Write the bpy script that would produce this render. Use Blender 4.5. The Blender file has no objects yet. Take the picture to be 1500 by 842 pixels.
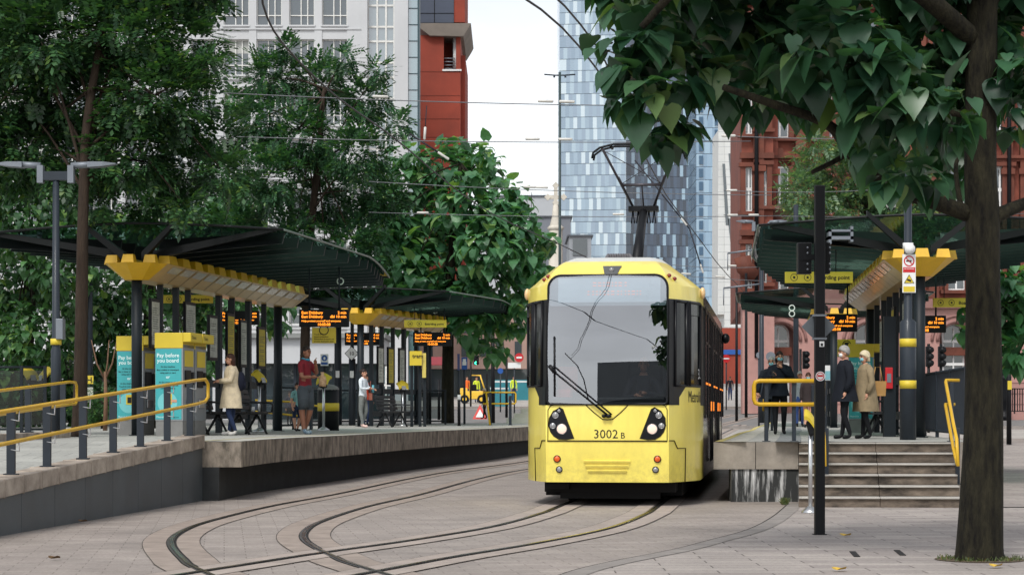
import bpy, math, random
import numpy as np
from mathutils import Vector, Matrix
random.seed(7); RNG = np.random.default_rng(7)
R = math.radians
SC = bpy.context.scene
COL = SC.collection
# ------------------------------------------------------------------ camera, sky, sun, exposure
F = 3000.0; CX = 750.0; HY = 604.0; CH = 1.39
cd = bpy.data.cameras.new('camera'); cam = bpy.data.objects.new('camera', cd); COL.objects.link(cam)
cam.location = (0, 0, CH); cam.rotation_euler = (R(90), 0, 0)
cd.sensor_width = 36; cd.lens = 72; cd.shift_y = (HY-421)/1500.0
cd.clip_start = .5; cd.clip_end = 4000
cd.dof.use_dof = True; cd.dof.focus_distance = 31.5; cd.dof.aperture_fstop = 9
SC.camera = cam
w = bpy.data.worlds.new('World'); SC.world = w; w.use_nodes = True
nt = w.node_tree; bg = nt.nodes['Background']
sky = nt.nodes.new('ShaderNodeTexSky'); sky.sky_type = 'NISHITA'; sky.sun_disc = False
SUN_EL, SUN_AZ = R(52), R(200)
sky.sun_elevation = SUN_EL; sky.sun_rotation = SUN_AZ
sky.air_density = 1.0; sky.dust_density = 1.5; sky.ozone_density = 1.0
hs = nt.nodes.new('ShaderNodeHueSaturation'); hs.inputs['Saturation'].default_value = .22
nt.links.new(sky.outputs[0], hs.inputs['Color']); 
cn = nt.nodes.new('ShaderNodeTexNoise'); cn.inputs['Scale'].default_value = 3.2; cn.inputs['Detail'].default_value = 6
ct = nt.nodes.new('ShaderNodeTexCoord'); cm_ = nt.nodes.new('ShaderNodeMapping'); cm_.inputs['Scale'].default_value = (1,1,3.5)
nt.links.new(ct.outputs['Generated'], cm_.inputs[0]); nt.links.new(cm_.outputs[0], cn.inputs['Vector'])
cr_ = nt.nodes.new('ShaderNodeMapRange'); nt.links.new(cn.outputs['Fac'], cr_.inputs[0]); cr_.inputs[1].default_value = .3; cr_.inputs[2].default_value = .7; cr_.inputs[3].default_value = .74; cr_.inputs[4].default_value = 1.04
cv = nt.nodes.new('ShaderNodeVectorMath'); cv.operation = 'SCALE'; nt.links.new(hs.outputs[0], cv.inputs[0]); nt.links.new(cr_.outputs[0], cv.inputs['Scale'])
nt.links.new(cv.outputs[0], bg.inputs[0])
bg.inputs[1].default_value = .15
sl = bpy.data.lights.new('sun', 'SUN'); sl.energy = 1.5; sl.angle = R(14); sl.color = (1, .97, .92)
so = bpy.data.objects.new('sun', sl); COL.objects.link(so)
d = Vector((math.sin(SUN_AZ)*math.cos(SUN_EL), math.cos(SUN_AZ)*math.cos(SUN_EL), math.sin(SUN_EL)))
so.rotation_euler = d.to_track_quat('Z', 'Y').to_euler()
SC.view_settings.view_transform = 'Standard'; SC.view_settings.look = 'None'
SC.view_settings.exposure = 0.55; SC.view_settings.gamma = 1.0
SC.cycles.use_denoising = True; SC.cycles.max_bounces = 8; SC.cycles.transparent_max_bounces = 12
SC.cycles.sample_clamp_indirect = 8
# ------------------------------------------------------------------ pixel <-> place
def gz(Y): return 0.0 if Y < 52 else (Y-52)**2*.0009 if Y < 66 else 14*14*.0009 + (Y-66)*.0252
def pz(Y): return .93 + .3*gz(Y)
def P(px, py, Y): return Vector(((px-CX)*Y/F, Y, CH-(py-HY)*Y/F))
def XA(px, Y): return (px-CX)*Y/F
def ZA(py, Y): return CH-(py-HY)*Y/F
def G(px, py):
    lo, hi = 5.0, 400.0
    for _ in range(50):
        m = (lo+hi)/2
        if HY+(CH-gz(m))*F/m > py: lo = m
        else: hi = m
    return Vector((XA(px, lo), lo, gz(lo)))
# ------------------------------------------------------------------ materials
MATS = {}
def srgb(r, g, b):
    f = lambda c: (c/255/12.92) if c/255 <= .04045 else ((c/255+.055)/1.055)**2.4
    return (f(r), f(g), f(b))
def mat(name, col=(.5,.5,.5), rough=.6, metal=0., var=.15, scale=3., bump=0., bscale=60., emit=0., coat=0., stretch=None, alt=None):
    if name in MATS: return MATS[name]
    m = bpy.data.materials.new(name); m.use_nodes = True; MATS[name] = m
    n = m.node_tree.nodes; l = m.node_tree.links; b = n['Principled BSDF']
    b.inputs['Roughness'].default_value = rough; b.inputs['Metallic'].default_value = metal
    if sum(col) < .12: b.inputs['Specular IOR Level'].default_value = .25
    if coat: b.inputs['Coat Weight'].default_value = coat; b.inputs['Coat Roughness'].default_value = .08
    tc = n.new('ShaderNodeTexCoord'); mp = n.new('ShaderNodeMapping'); l.new(tc.outputs['Object'], mp.inputs[0])
    if stretch: mp.inputs['Scale'].default_value = stretch
    nz = n.new('ShaderNodeTexNoise'); nz.inputs['Scale'].default_value = scale; nz.inputs['Detail'].default_value = 6; nz.inputs['Roughness'].default_value = .65
    l.new(mp.outputs[0], nz.inputs['Vector'])
    cr = n.new('ShaderNodeValToRGB'); l.new(nz.outputs['Fac'], cr.inputs[0])
    c2 = alt or tuple(min(1, c*(1+var)) for c in col); c1 = tuple(c*(1-var) for c in col)
    cr.color_ramp.elements[0].position = .32; cr.color_ramp.elements[1].position = .7
    cr.color_ramp.elements[0].color = (*c1, 1); cr.color_ramp.elements[1].color = (*c2, 1)
    l.new(cr.outputs[0], b.inputs['Base Color'])
    if emit:
        l.new(cr.outputs[0], b.inputs['Emission Color']); b.inputs['Emission Strength'].default_value = emit
    rr = n.new('ShaderNodeMapRange'); l.new(nz.outputs['Fac'], rr.inputs[0])
    rr.inputs[3].default_value = max(0, rough-.1); rr.inputs[4].default_value = min(1, rough+.1); l.new(rr.outputs[0], b.inputs['Roughness'])
    if bump:
        nb = n.new('ShaderNodeTexNoise'); nb.inputs['Scale'].default_value = bscale; nb.inputs['Detail'].default_value = 4
        l.new(mp.outputs[0], nb.inputs['Vector'])
        bp = n.new('ShaderNodeBump'); bp.inputs['Strength'].default_value = bump; bp.inputs['Distance'].default_value = .02
        l.new(nb.outputs['Fac'], bp.inputs['Height']); l.new(bp.outputs[0], b.inputs['Normal'])
    return m
def paving(name, c1, c2, mortar, bw, rh, rot=0., rough=.75, msize=.012, offs=.5, stain=.35, tint=None):
    m = bpy.data.materials.new(name); m.use_nodes = True; MATS[name] = m
    n = m.node_tree.nodes; l = m.node_tree.links; b = n['Principled BSDF']
    tc = n.new('ShaderNodeTexCoord'); mp = n.new('ShaderNodeMapping'); l.new(tc.outputs['Object'], mp.inputs[0])
    mp.inputs['Rotation'].default_value = (0, 0, rot)
    br = n.new('ShaderNodeTexBrick'); l.new(mp.outputs[0], br.inputs['Vector'])
    br.inputs['Color1'].default_value = (*c1, 1); br.inputs['Color2'].default_value = (*c2, 1); br.inputs['Mortar'].default_value = (*mortar, 1)
    br.inputs['Scale'].default_value = 1; br.inputs['Mortar Size'].default_value = msize; br.inputs['Brick Width'].default_value = bw
    br.inputs['Row Height'].default_value = rh; br.offset = offs; br.inputs['Mortar Smooth'].default_value = .3
    nz = n.new('ShaderNodeTexNoise'); nz.inputs['Scale'].default_value = .8; nz.inputs['Detail'].default_value = 8; nz.inputs['Roughness'].default_value = .7
    l.new(mp.outputs[0], nz.inputs['Vector'])
    cr = n.new('ShaderNodeValToRGB'); l.new(nz.outputs['Fac'], cr.inputs[0])
    cr.color_ramp.elements[0].position = .3; cr.color_ramp.elements[1].position = .7
    cr.color_ramp.elements[0].color = (1-stain,)*3+(1,); cr.color_ramp.elements[1].color = (1.0, 1.0, 1.0, 1)
    mx = n.new('ShaderNodeMix'); mx.data_type = 'RGBA'; mx.blend_type = 'MULTIPLY'; mx.inputs[0].default_value = 1
    l.new(br.outputs['Color'], mx.inputs[6]); l.new(cr.outputs[0], mx.inputs[7])
    # fine speckle
    n2 = n.new('ShaderNodeTexNoise'); n2.inputs['Scale'].default_value = 25; n2.inputs['Detail'].default_value = 5
    l.new(mp.outputs[0], n2.inputs['Vector'])
    mr = n.new('ShaderNodeMapRange'); l.new(n2.outputs['Fac'], mr.inputs[0]); mr.inputs[1].default_value=.25; mr.inputs[2].default_value=.75; mr.inputs[3].default_value = .8; mr.inputs[4].default_value = 1.18
    vm = n.new('ShaderNodeVectorMath'); vm.operation = 'SCALE'; l.new(mx.outputs[2], vm.inputs[0]); l.new(mr.outputs[0], vm.inputs['Scale'])
    vo = n.new('ShaderNodeTexVoronoi'); vo.inputs['Scale'].default_value = 1.7; l.new(mp.outputs[0], vo.inputs['Vector'])
    vr = n.new('ShaderNodeMapRange'); l.new(vo.outputs['Distance'], vr.inputs[0]); vr.inputs[1].default_value = .035; vr.inputs[2].default_value = .06; vr.inputs[3].default_value = .68; vr.inputs[4].default_value = 1
    v3 = n.new('ShaderNodeVectorMath'); v3.operation = 'SCALE'; l.new(vm.outputs[0], v3.inputs[0]); l.new(vr.outputs[0], v3.inputs['Scale'])
    l.new(v3.outputs[0], b.inputs['Base Color'])
    r2 = n.new('ShaderNodeMapRange'); l.new(nz.outputs['Fac'], r2.inputs[0]); r2.inputs[3].default_value = rough-.22; r2.inputs[4].default_value = rough+.12; l.new(r2.outputs[0], b.inputs['Roughness'])
    bp = n.new('ShaderNodeBump'); bp.inputs['Strength'].default_value = .4; bp.inputs['Distance'].default_value = .01
    mm = n.new('ShaderNodeMath'); mm.operation = 'SUBTRACT'; l.new(n2.outputs['Fac'], mm.inputs[0]); l.new(br.outputs['Fac'], mm.inputs[1])
    l.new(mm.outputs[0], bp.inputs['Height']); l.new(bp.outputs[0], b.inputs['Normal'])
    return m
def leafmat(name, c1, c2, trans=.3, rough=.45):
    m = bpy.data.materials.new(name); m.use_nodes = True; MATS[name] = m
    n = m.node_tree.nodes; l = m.node_tree.links; b = n['Principled BSDF']; out = n['Material Output']
    g = n.new('ShaderNodeNewGeometry'); cr = n.new('ShaderNodeValToRGB'); l.new(g.outputs['Random Per Island'], cr.inputs[0])
    cr.color_ramp.elements[0].color = (*c1, 1); cr.color_ramp.elements[1].color = (*c2, 1); cr.color_ramp.elements[1].position = .88; e_ = cr.color_ramp.elements.new(.97); e_.color = (c2[0]*2.0, c2[1]*1.35, c2[2]*.9, 1)
    tc = n.new('ShaderNodeTexCoord'); nz = n.new('ShaderNodeTexNoise'); nz.inputs['Scale'].default_value = 1.1; nz.inputs['Detail'].default_value = 3
    l.new(tc.outputs['Object'], nz.inputs['Vector'])
    mr = n.new('ShaderNodeMapRange'); l.new(nz.outputs['Fac'], mr.inputs[0]); mr.inputs[1].default_value=.3; mr.inputs[2].default_value=.7; mr.inputs[3].default_value=.65; mr.inputs[4].default_value=1.3
    vm = n.new('ShaderNodeVectorMath'); vm.operation='SCALE'; l.new(cr.outputs[0], vm.inputs[0]); l.new(mr.outputs[0], vm.inputs['Scale'])
    l.new(vm.outputs[0], b.inputs['Base Color']); b.inputs['Roughness'].default_value = rough
    t = n.new('ShaderNodeBsdfTranslucent'); v2 = n.new('ShaderNodeVectorMath'); v2.operation='MULTIPLY'; v2.inputs[1].default_value=(1.5,1.7,.6)
    l.new(vm.outputs[0], v2.inputs[0]); l.new(v2.outputs[0], t.inputs['Color'])
    mx = n.new('ShaderNodeMixShader'); mx.inputs[0].default_value = trans; l.new(b.outputs[0], mx.inputs[1]); l.new(t.outputs[0], mx.inputs[2]); l.new(mx.outputs[0], out.inputs[0])
    return m
def glass(name, tint=(.8,.85,.85), refl=.25, rough=.02, clear=True, body=(.02,.025,.03), edge=.55):
    """reflective pane: fresnel-ish glossy over clear or dark body"""
    if name in MATS: return MATS[name]
    m = bpy.data.materials.new(name); m.use_nodes = True; MATS[name] = m
    n = m.node_tree.nodes; l = m.node_tree.links; out = n['Material Output']; b = n['Principled BSDF']
    gl = n.new('ShaderNodeBsdfGlossy'); gl.inputs['Roughness'].default_value = rough; gl.inputs['Color'].default_value = (.95,.97,1,1)
    lw = n.new('ShaderNodeLayerWeight'); lw.inputs[0].default_value = .25
    mr = n.new('ShaderNodeMapRange'); l.new(lw.outputs['Facing'], mr.inputs[0]); mr.inputs[3].default_value = refl; mr.inputs[4].default_value = min(1, refl+edge)
    mx = n.new('ShaderNodeMixShader'); l.new(mr.outputs[0], mx.inputs[0])
    if clear:
        t = n.new('ShaderNodeBsdfTransparent'); t.inputs[0].default_value = (*tint, 1); l.new(t.outputs[0], mx.inputs[1])
    else:
        b.inputs['Base Color'].default_value = (*body, 1); b.inputs['Roughness'].default_value = .2; l.new(b.outputs[0], mx.inputs[1])
    l.new(gl.outputs[0], mx.inputs[2]); l.new(mx.outputs[0], out.inputs[0])
    return m
# ------------------------------------------------------------------ mesh builder
ORG = {}
class MB:
    def __init__(s): s.v = []; s.f = []; s.m = []; s.cur = 0; s.sm = []; s.smooth = False
    def face(s, idx): s.f.append(tuple(idx)); s.m.append(s.cur); s.sm.append(s.smooth)
    def add(s, vs, fs):
        o = len(s.v); s.v += [tuple(v) for v in vs]
        for f in fs: s.face([i+o for i in f])
        return s
    def box(s, c, d, rz=0., rx=0., ry=0.):
        hx, hy, hz = d[0]/2, d[1]/2, d[2]/2
        M = Matrix.Rotation(rz, 3, 'Z') @ Matrix.Rotation(ry, 3, 'Y') @ Matrix.Rotation(rx, 3, 'X') if (rz or rx or ry) else None
        vs = []
        for z in (-hz, hz):
            for x, y in ((-hx,-hy),(hx,-hy),(hx,hy),(-hx,hy)):
                p = Vector((x,y,z)); p = M @ p if M else p
                vs.append((p.x+c[0], p.y+c[1], p.z+c[2]))
        return s.add(vs, [(3,2,1,0),(4,5,6,7),(0,1,5,4),(1,2,6,5),(2,3,7,6),(3,0,4,7)])
    def bbox(s, a, b): return s.box([(a[i]+b[i])/2 for i in range(3)], [abs(b[i]-a[i]) for i in range(3)])
    def quad(s, *p): return s.add(p, [tuple(range(len(p)))])
    def prism(s, poly, vec):
        n = len(poly); vec = Vector(vec); a = [Vector(p) for p in poly]; b = [p+vec for p in a]
        return s.add(a+b, [tuple(range(n))[::-1], tuple(range(n, 2*n))] + [(i,(i+1)%n,n+(i+1)%n,n+i) for i in range(n)])
    def tube(s, pts, r, n=8, cap=True, close=False):
        pts = [Vector(p) for p in pts]; k = len(pts)
        rs = r if isinstance(r, (list, tuple)) else [r]*k
        o = len(s.v); up = None
        for i, p in enumerate(pts):
            a = pts[i-1] if (i > 0 or close) else p; b = pts[(i+1) % k] if (i < k-1 or close) else p
            t = (b-a); t = t.normalized() if t.length > 1e-9 else Vector((0,0,1))
            if up is None: up = Vector((0,0,1)) if abs(t.z) < .9 else Vector((1,0,0))
            x = up.cross(t)
            if x.length < 1e-4: x = Vector((1,0,0)).cross(t) if abs(t.x) < .9 else Vector((0,1,0)).cross(t)
            x.normalize(); y = t.cross(x); up = y
            for j in range(n):
                an = 2*math.pi*j/n; q = p + x*(math.cos(an)*rs[i]) + y*(math.sin(an)*rs[i]); s.v.append(tuple(q))
        sm = s.smooth; s.smooth = True
        for i in range(k if close else k-1):
            i2 = (i+1) % k
            for j in range(n): s.face((o+i*n+j, o+i*n+(j+1)%n, o+i2*n+(j+1)%n, o+i2*n+j))
        s.smooth = sm
        if cap and not close:
            s.face([o+j for j in range(n)][::-1]); s.face([o+(k-1)*n+j for j in range(n)])
        return s
    def cyl(s, c, r, z0, z1, n=14, r2=None): return s.tube([(c[0],c[1],z0),(c[0],c[1],z1)], [r, r if r2 is None else r2], n)
    def loft(s, rings, close=True, cap=True):
        o = len(s.v); n = len(rings[0])
        for rg in rings: s.v += [tuple(p) for p in rg]
        for i in range(len(rings)-1):
            for j in range(n if close else n-1):
                s.face((o+i*n+j, o+i*n+(j+1)%n, o+(i+1)*n+(j+1)%n, o+(i+1)*n+j))
        if cap and close:
            s.face([o+j for j in range(n)][::-1]); s.face([o+(len(rings)-1)*n+j for j in range(n)])
        return s
    def ell(s, c, r, nu=12, nv=8, rot=None):
        rings = []
        for i in range(nv+1):
            th = math.pi*(i/nv); th = min(max(th, .05), math.pi-.05)
            rg = []
            for j in range(nu):
                a = 2*math.pi*j/nu; p = Vector((r[0]*math.sin(th)*math.cos(a), r[1]*math.sin(th)*math.sin(a), -r[2]*math.cos(th)))
                if rot is not None: p = rot @ p
                rg.append((p.x+c[0], p.y+c[1], p.z+c[2]))
            rings.append(rg)
        sm = s.smooth; s.smooth = True; s.loft(rings); s.smooth = sm; return s
    def disc(s, c, r, n=20, ax='Y', r0=0.):
        def pt(a, q): 
            u, v_ = math.cos(a)*q, math.sin(a)*q
            return (c[0]+u, c[1], c[2]+v_) if ax == 'Y' else (c[0]+u, c[1]+v_, c[2]) if ax == 'Z' else (c[0], c[1]+u, c[2]+v_)
        a = [pt(2*math.pi*i/n, r) for i in range(n)]
        if not r0: return s.add(a, [tuple(range(n))])
        b = [pt(2*math.pi*i/n, r0) for i in range(n)]
        return s.add(a+b, [(i,(i+1)%n,n+(i+1)%n,n+i) for i in range(n)])
    def text(s, txt, p, size, xd=(1,0,0), yd=(0,0,1), align='LEFT', bold=False, ext=0.):
        c = bpy.data.curves.new('t', 'FONT'); c.body = txt; c.size = size; c.align_x = align; c.resolution_u = 2
        c.offset = size*.018 if bold else 0
        o = bpy.data.objects.new('t', c); COL.objects.link(o)
        me = bpy.data.meshes.new_from_object(o.evaluated_get(bpy.context.evaluated_depsgraph_get()))
        xd = Vector(xd); yd = Vector(yd); p = Vector(p)
        s.add([p + xd*v.co.x + yd*v.co.y for v in me.vertices], [tuple(q.vertices) for q in me.polygons])
        bpy.data.objects.remove(o); bpy.data.curves.remove(c); bpy.data.meshes.remove(me); return s
    def xf(s, M, start=0):
        s.v[start:] = [tuple(M @ Vector(v)) for v in s.v[start:]]; return s
    def build(s, name, mats, parent=None, org=None, smooth_angle=None, label=None, bevel=0.):
        o0 = Vector(org) if org is not None else (ORG[parent.name] if parent else Vector((0,0,0)))
        me = bpy.data.meshes.new(name)
        me.from_pydata([(v[0]-o0.x, v[1]-o0.y, v[2]-o0.z) for v in s.v], [], s.f)
        if not isinstance(mats, (list, tuple)): mats = [mats]
        for m in mats: me.materials.append(m)
        if len(mats) > 1: me.polygons.foreach_set('material_index', s.m)
        me.polygons.foreach_set('use_smooth', s.sm)
        me.validate()
        o = bpy.data.objects.new(name, me); COL.objects.link(o)
        if parent: o.parent = parent
        else: o.location = o0
        ORG[o.name] = o0
        if label: o['label'] = label
        if bevel:
            b = o.modifiers.new('bevel', 'BEVEL'); b.width = bevel; b.segments = 2; b.limit_method = 'ANGLE'; b.angle_limit = R(40)
        return o
def tag(o, label=None, cat=None, group=None, kind=None):
    if label: o['label'] = label
    if cat: o['category'] = cat
    if group: o['group'] = group
    if kind: o['kind'] = kind
    return o
def thing(name, label, cat, loc=(0,0,0), group=None):
    o = bpy.data.objects.new(name, None); COL.objects.link(o); o.location = loc; o.empty_display_size = .2
    ORG[o.name] = Vector(loc); return tag(o, label, cat, group)
def copy_tree(o, parent=None):
    c = o.copy(); COL.objects.link(c); c.parent = parent; ORG[c.name] = ORG[o.name].copy()
    for ch in list(o.children): copy_tree(ch, c)
    return c
def spline(pts, n=8):
    pts = [Vector(p) for p in pts]; out = []
    for i in range(len(pts)-1):
        p0 = pts[max(i-1,0)]; p1 = pts[i]; p2 = pts[i+1]; p3 = pts[min(i+2,len(pts)-1)]
        for k in range(n):
            t = k/n
            out.append(.5*((2*p1)+(p2-p0)*t+(2*p0-5*p1+4*p2-p3)*t*t+(3*p1-p0-3*p2+p3)*t**3))
    return out+[pts[-1]]
# common materials
DG = mat('dark_grey_paint', srgb(43,50,58), .5, 0, .12, 2, coat=.1)
BLK = mat('black_paint', srgb(12,14,18), .5, 0, .15, 2)
DKG = mat('shelter_steel', srgb(28,35,40), .5, 0, .12, 2)
YEL = mat('yellow_paint', (.64,.38,.010), .45, 0, .1, 3, coat=.1)
YSG = mat('yellow_sign', (.62,.47,.03), .5, 0, .06, 2)
WHT = mat('white_paint', (.75,.76,.75), .5, 0, .06, 2)
STL = mat('stainless_steel', (.55,.56,.57), .3, .9, .08, 4)
GRY = mat('light_grey_metal', srgb(118,124,132), .5, .3, .08, 3)
LED = mat('amber_led', (1.0,.28,.02), .5, emit=1.6, var=.05)
TXT = mat('dark_lettering', srgb(30,32,34), .6, var=.05)
GLS = glass('clear_glass', (.86,.92,.9), .10)
# ------------------------------------------------------------------ ground, tracks, platforms
TRAMPAVE = paving('tramway_paving', srgb(170,160,152), srgb(158,148,141), srgb(130,120,113), .42, .21, rot=R(-8), msize=.006, stain=.36)
PLAZA = paving('plaza_paving', srgb(180,171,164), srgb(157,148,143), srgb(98,91,87), .9, .30, msize=.008, stain=.28)
PLATTOP = paving('platform_paving', srgb(178,178,171), srgb(164,164,158), srgb(116,116,112), .6, .6, msize=.008, stain=.2)
FARPAVE = paving('far_paving', srgb(186,180,172), srgb(170,165,160), srgb(140,135,130), 1.2, .6, stain=.15)
ASPH = mat('asphalt', srgb(120,118,116), .85, 0, .15, 1.5, bump=.3, bscale=120)
KERB = mat('kerb_stone', srgb(140,134,129), .8, 0, .2, 3, bump=.2)
CONC = mat('weathered_concrete', srgb(92,86,74), .85, 0, .5, 2.6, bump=.35, bscale=40, stretch=(2.0,2.0,.9), alt=srgb(166,154,140))
COPE = mat('coping_stone', srgb(138,124,112), .85, 0, .35, 2.5, bump=.3, bscale=40, alt=srgb(186,174,160))
WALLP = mat('grey_wall_panel', srgb(74,80,85), .55, 0, .22, 1.5, bump=.1)
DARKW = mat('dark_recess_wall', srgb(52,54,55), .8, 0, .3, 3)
STAIN = mat('lime_streaked_wall', srgb(58,60,60), .8, 0, .35, 4.5, stretch=(2.2,2.2,.22), alt=srgb(215,215,215))
for n_ in STAIN.node_tree.nodes:
    if n_.type == 'VALTORGB': n_.color_ramp.elements[0].position = .50; n_.color_ramp.elements[1].position = .68
STONE = mat('pale_stone', srgb(196,190,178), .8, 0, .12, 2, bump=.2)
RAILM = mat('rail_steel', (.17,.16,.155), .36, .8, .25, 6)
RAILS = mat('rail_shine', (.62,.60,.58), .2, 1., .1, 6)
GROOVE = mat('rail_groove', (.02,.019,.018), .8)
BAND = mat('track_concrete', srgb(162,150,141), .8, 0, .2, 2.5, bump=.25, bscale=80)
BAND2 = mat('track_concrete_brown', srgb(150,137,127), .8, 0, .24, 2.5, bump=.25, bscale=80)
def setting(o): return tag(o, kind='structure')
m = MB(); ys = [-150,-60,-20,0,10,20,30,40,50]+[52+i*1.0 for i in range(15)]+[70,80,100,130,160,200,260,340,450,600,800,1100]
xs = [-900,-300,-120,-60,-30,-14,-6,0,6,14,30,60,120,300,900]
o = len(m.v)
for y in ys:
    for x in xs: m.v.append((x, y, gz(y)))
nx = len(xs)
for i in range(len(ys)-1):
    for j in range(nx-1): m.face((i*nx+j, i*nx+j+1, (i+1)*nx+j+1, (i+1)*nx+j))
setting(m.build('ground', TRAMPAVE))
def sheet(name, rows, mt, dz=.004, zf=gz):
    m = MB()
    for i in range(len(rows)-1):
        (xa, xb, y), (xc, xd, y2) = rows[i], rows[i+1]
        m.quad((xa,y,zf(y)+dz),(xb,y,zf(y)+dz),(xd,y2,zf(y2)+dz),(xc,y2,zf(y2)+dz))
    return setting(m.build(name, mt))
kp = [(760,880),(840,843),(900,826),(1000,806),(1050,793),(1110,776),(1145,757),(1167,737)]
kpts = spline([G(*p) for p in kp], 6)
kpts = [Vector((-2.6,9,0)), Vector((-1.5,13,0))] + kpts
sheet('plaza', [(p.x, 60, p.y) for p in kpts]+[(6.9,60,32.5),(6.9,60,52)]+[(9+i*.9,60,54+i*3) for i in range(7)], PLAZA)
sheet('kerb', [(p.x-.11, p.x+.11, p.y) for p in kpts], KERB, .009)
sheet('paving_joint', [(p.x-.130, p.x-.112, p.y) for p in kpts], GROOVE, .010)
sheet('pavement', [(-120,120,y) for y in (76,80,86)], FARPAVE)
sheet('road', [(-150,150,y) for y in (88,96,104,112,122)], ASPH)
sheet('pavement', [(-150,150,y) for y in (126,140,170,230)], FARPAVE)
m = MB()
for x0,x1,y in ((-150,150,87),(-150,150,124)): m.box((0,y,gz(y)+.02),(300,.3,.2))
setting(m.build('kerb', KERB))
# tracks
def strip(m, pts, a, b, dz, zf=gz):
    L = []
    for i, p in enumerate(pts):
        t = (pts[min(i+1,len(pts)-1)]-pts[max(i-1,0)]); t.z = 0; t.normalize(); nrm = Vector((t.y,-t.x,0))
        L.append((p+nrm*a, p+nrm*b))
    for i in range(len(L)-1):
        (a0,b0),(a1,b1) = L[i],L[i+1]
        q = [Vector((v.x,v.y,zf(v.y)+dz)) for v in (a0,b0,b1,a1)]; m.quad(*q)
    return m
V3 = lambda l: [Vector((x,y,0)) for x,y in l]
def offs(pts, d):
    out = []
    for i, p in enumerate(pts):
        t = (pts[min(i+1,len(pts)-1)]-pts[max(i-1,0)]); t.normalize(); out.append(p+Vector((t.y,-t.x,0))*d)
    return out
railA = spline(V3([(3,3),(1.2,7),(-.7,12),(-2.64,17.7),(-3.14,19.5),(-3.66,22),(-3.86,24.2),(-3.84,26.5),(-3.55,30.4),(-2.95,35),(-2.13,43),(-1.2,49.5),(.38,57),(2.1,66),(4.2,76),(7.5,90),(12,110)]), 10)
trackA = offs(railA, .7175)
trackB = spline(V3([(-6.5,6),(-4,12),(-1.95,17.8),(-1.25,19.8),(-.42,21.9),(.42,24.5),(1.02,27.5),(1.48,30.7),(3.3,45),(5.0,56),(7.5,72),(11,92)]), 10)
for nm, tr, dz, bm in (('tram_track', trackA, .0, BAND2), ('tram_track', trackB, .003, BAND)):
    m = MB()
    for sgn in (-1, 1):
        c = offs(tr, sgn*.7175)
        m.cur = 0; strip(m, c, -.30, -.055, .006+dz); strip(m, c, .055, .30, .006+dz)
        m.cur = 1; strip(m, c, -.055, .055, .007+dz)
        m.cur = 2; strip(m, c, -.045, .03, .012+dz)
        m.cur = 3; strip(m, c, -.02, .018, .018+dz)
        m.cur = 1; strip(m, c, -.306, -.30, .008+dz); strip(m, c, .30, .306, .008+dz)
    setting(m.build(nm, [bm, GROOVE, RAILM, RAILS]))
# left platform
EL = spline([Vector((x,y,0)) for x,y in ((-4.27,32.3),(-4.05,36),(-3.3,41),(-2.5,47),(-1.5,53),(-.38,58),(.4,61.5),(1.5,66),(2.8,71.5))], 6)
XB = -8.3
def ringL(p, zt):
    return [(p.x,p.y,zt),(p.x,p.y,zt-.4),(p.x-.35,p.y,zt-.4),(p.x-.35,p.y,-.2),(XB,p.y,-.2),(XB,p.y,zt)]
m = MB()
for i in range(len(EL)-1):
    a, b = ringL(EL[i], pz(EL[i].y)), ringL(EL[i+1], pz(EL[i+1].y))
    for j in range(6):
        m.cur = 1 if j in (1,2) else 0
        m.add(a+b, [(j,(j+1)%6,6+(j+1)%6,6+j)])
m.cur = 0; m.add([(-4.27,32.3,.93),(-4.27,32.3,.53),(-4.9,32.3,.53),(-4.9,32.3,.93)], [(0,1,2,3)])
m.cur = 1; m.add([(-4.62,32.3,.53),(-4.62,32.3,-.2),(-8.3,32.3,-.2),(-8.3,32.3,.53)], [(0,1,2,3)])
m.cur = 0; m.add([(p[0],p[1],p[2]) for p in ringL(EL[-1], pz(EL[-1].y))], [(0,1,2,3,4,5)])
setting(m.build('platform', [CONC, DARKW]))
m = MB()
for i in range(len(EL)-1):
    for k in range(2):
        pass
sheet('platform_paving', [(XB, p.x-.02, p.y) for p in EL], PLATTOP, .004, pz)
m = MB(); strip(m, EL, -.5, -.02, .008, pz); setting(m.build('platform_edge', mat('platform_edge_stone', srgb(178,176,166), .8, 0, .2, 2)))
m = MB(); strip(m, EL, -.68, -.6, .009, pz); setting(m.build('platform_line', mat('worn_yellow_line', srgb(190,178,120), .8, 0, .2, 3)))
m = MB()   # raised terrace behind the ramp and the platform
rows = [28,32.3,40,52,60,66,72]
for i in range(len(rows)-1):
    y, y2 = rows[i], rows[i+1]
    m.quad((-40,y,pz(y)+.002),(XB,y,pz(y)+.002),(XB,y2,pz(y2)+.002),(-40,y2,pz(y2)+.002))
m.quad((-40,28,-.1),(XB,28,-.1),(XB,28,pz(28)),(-40,28,pz(28)))
m.quad((XB,28,-.1),(XB,32.3,-.1),(XB,32.3,pz(30)),(XB,28,pz(28)))
m.quad((-40,72,-.1),(XB,72,-.1),(XB,72,pz(72)),(-40,72,pz(72)))
setting(m.build('terrace', PLATTOP))
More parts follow.
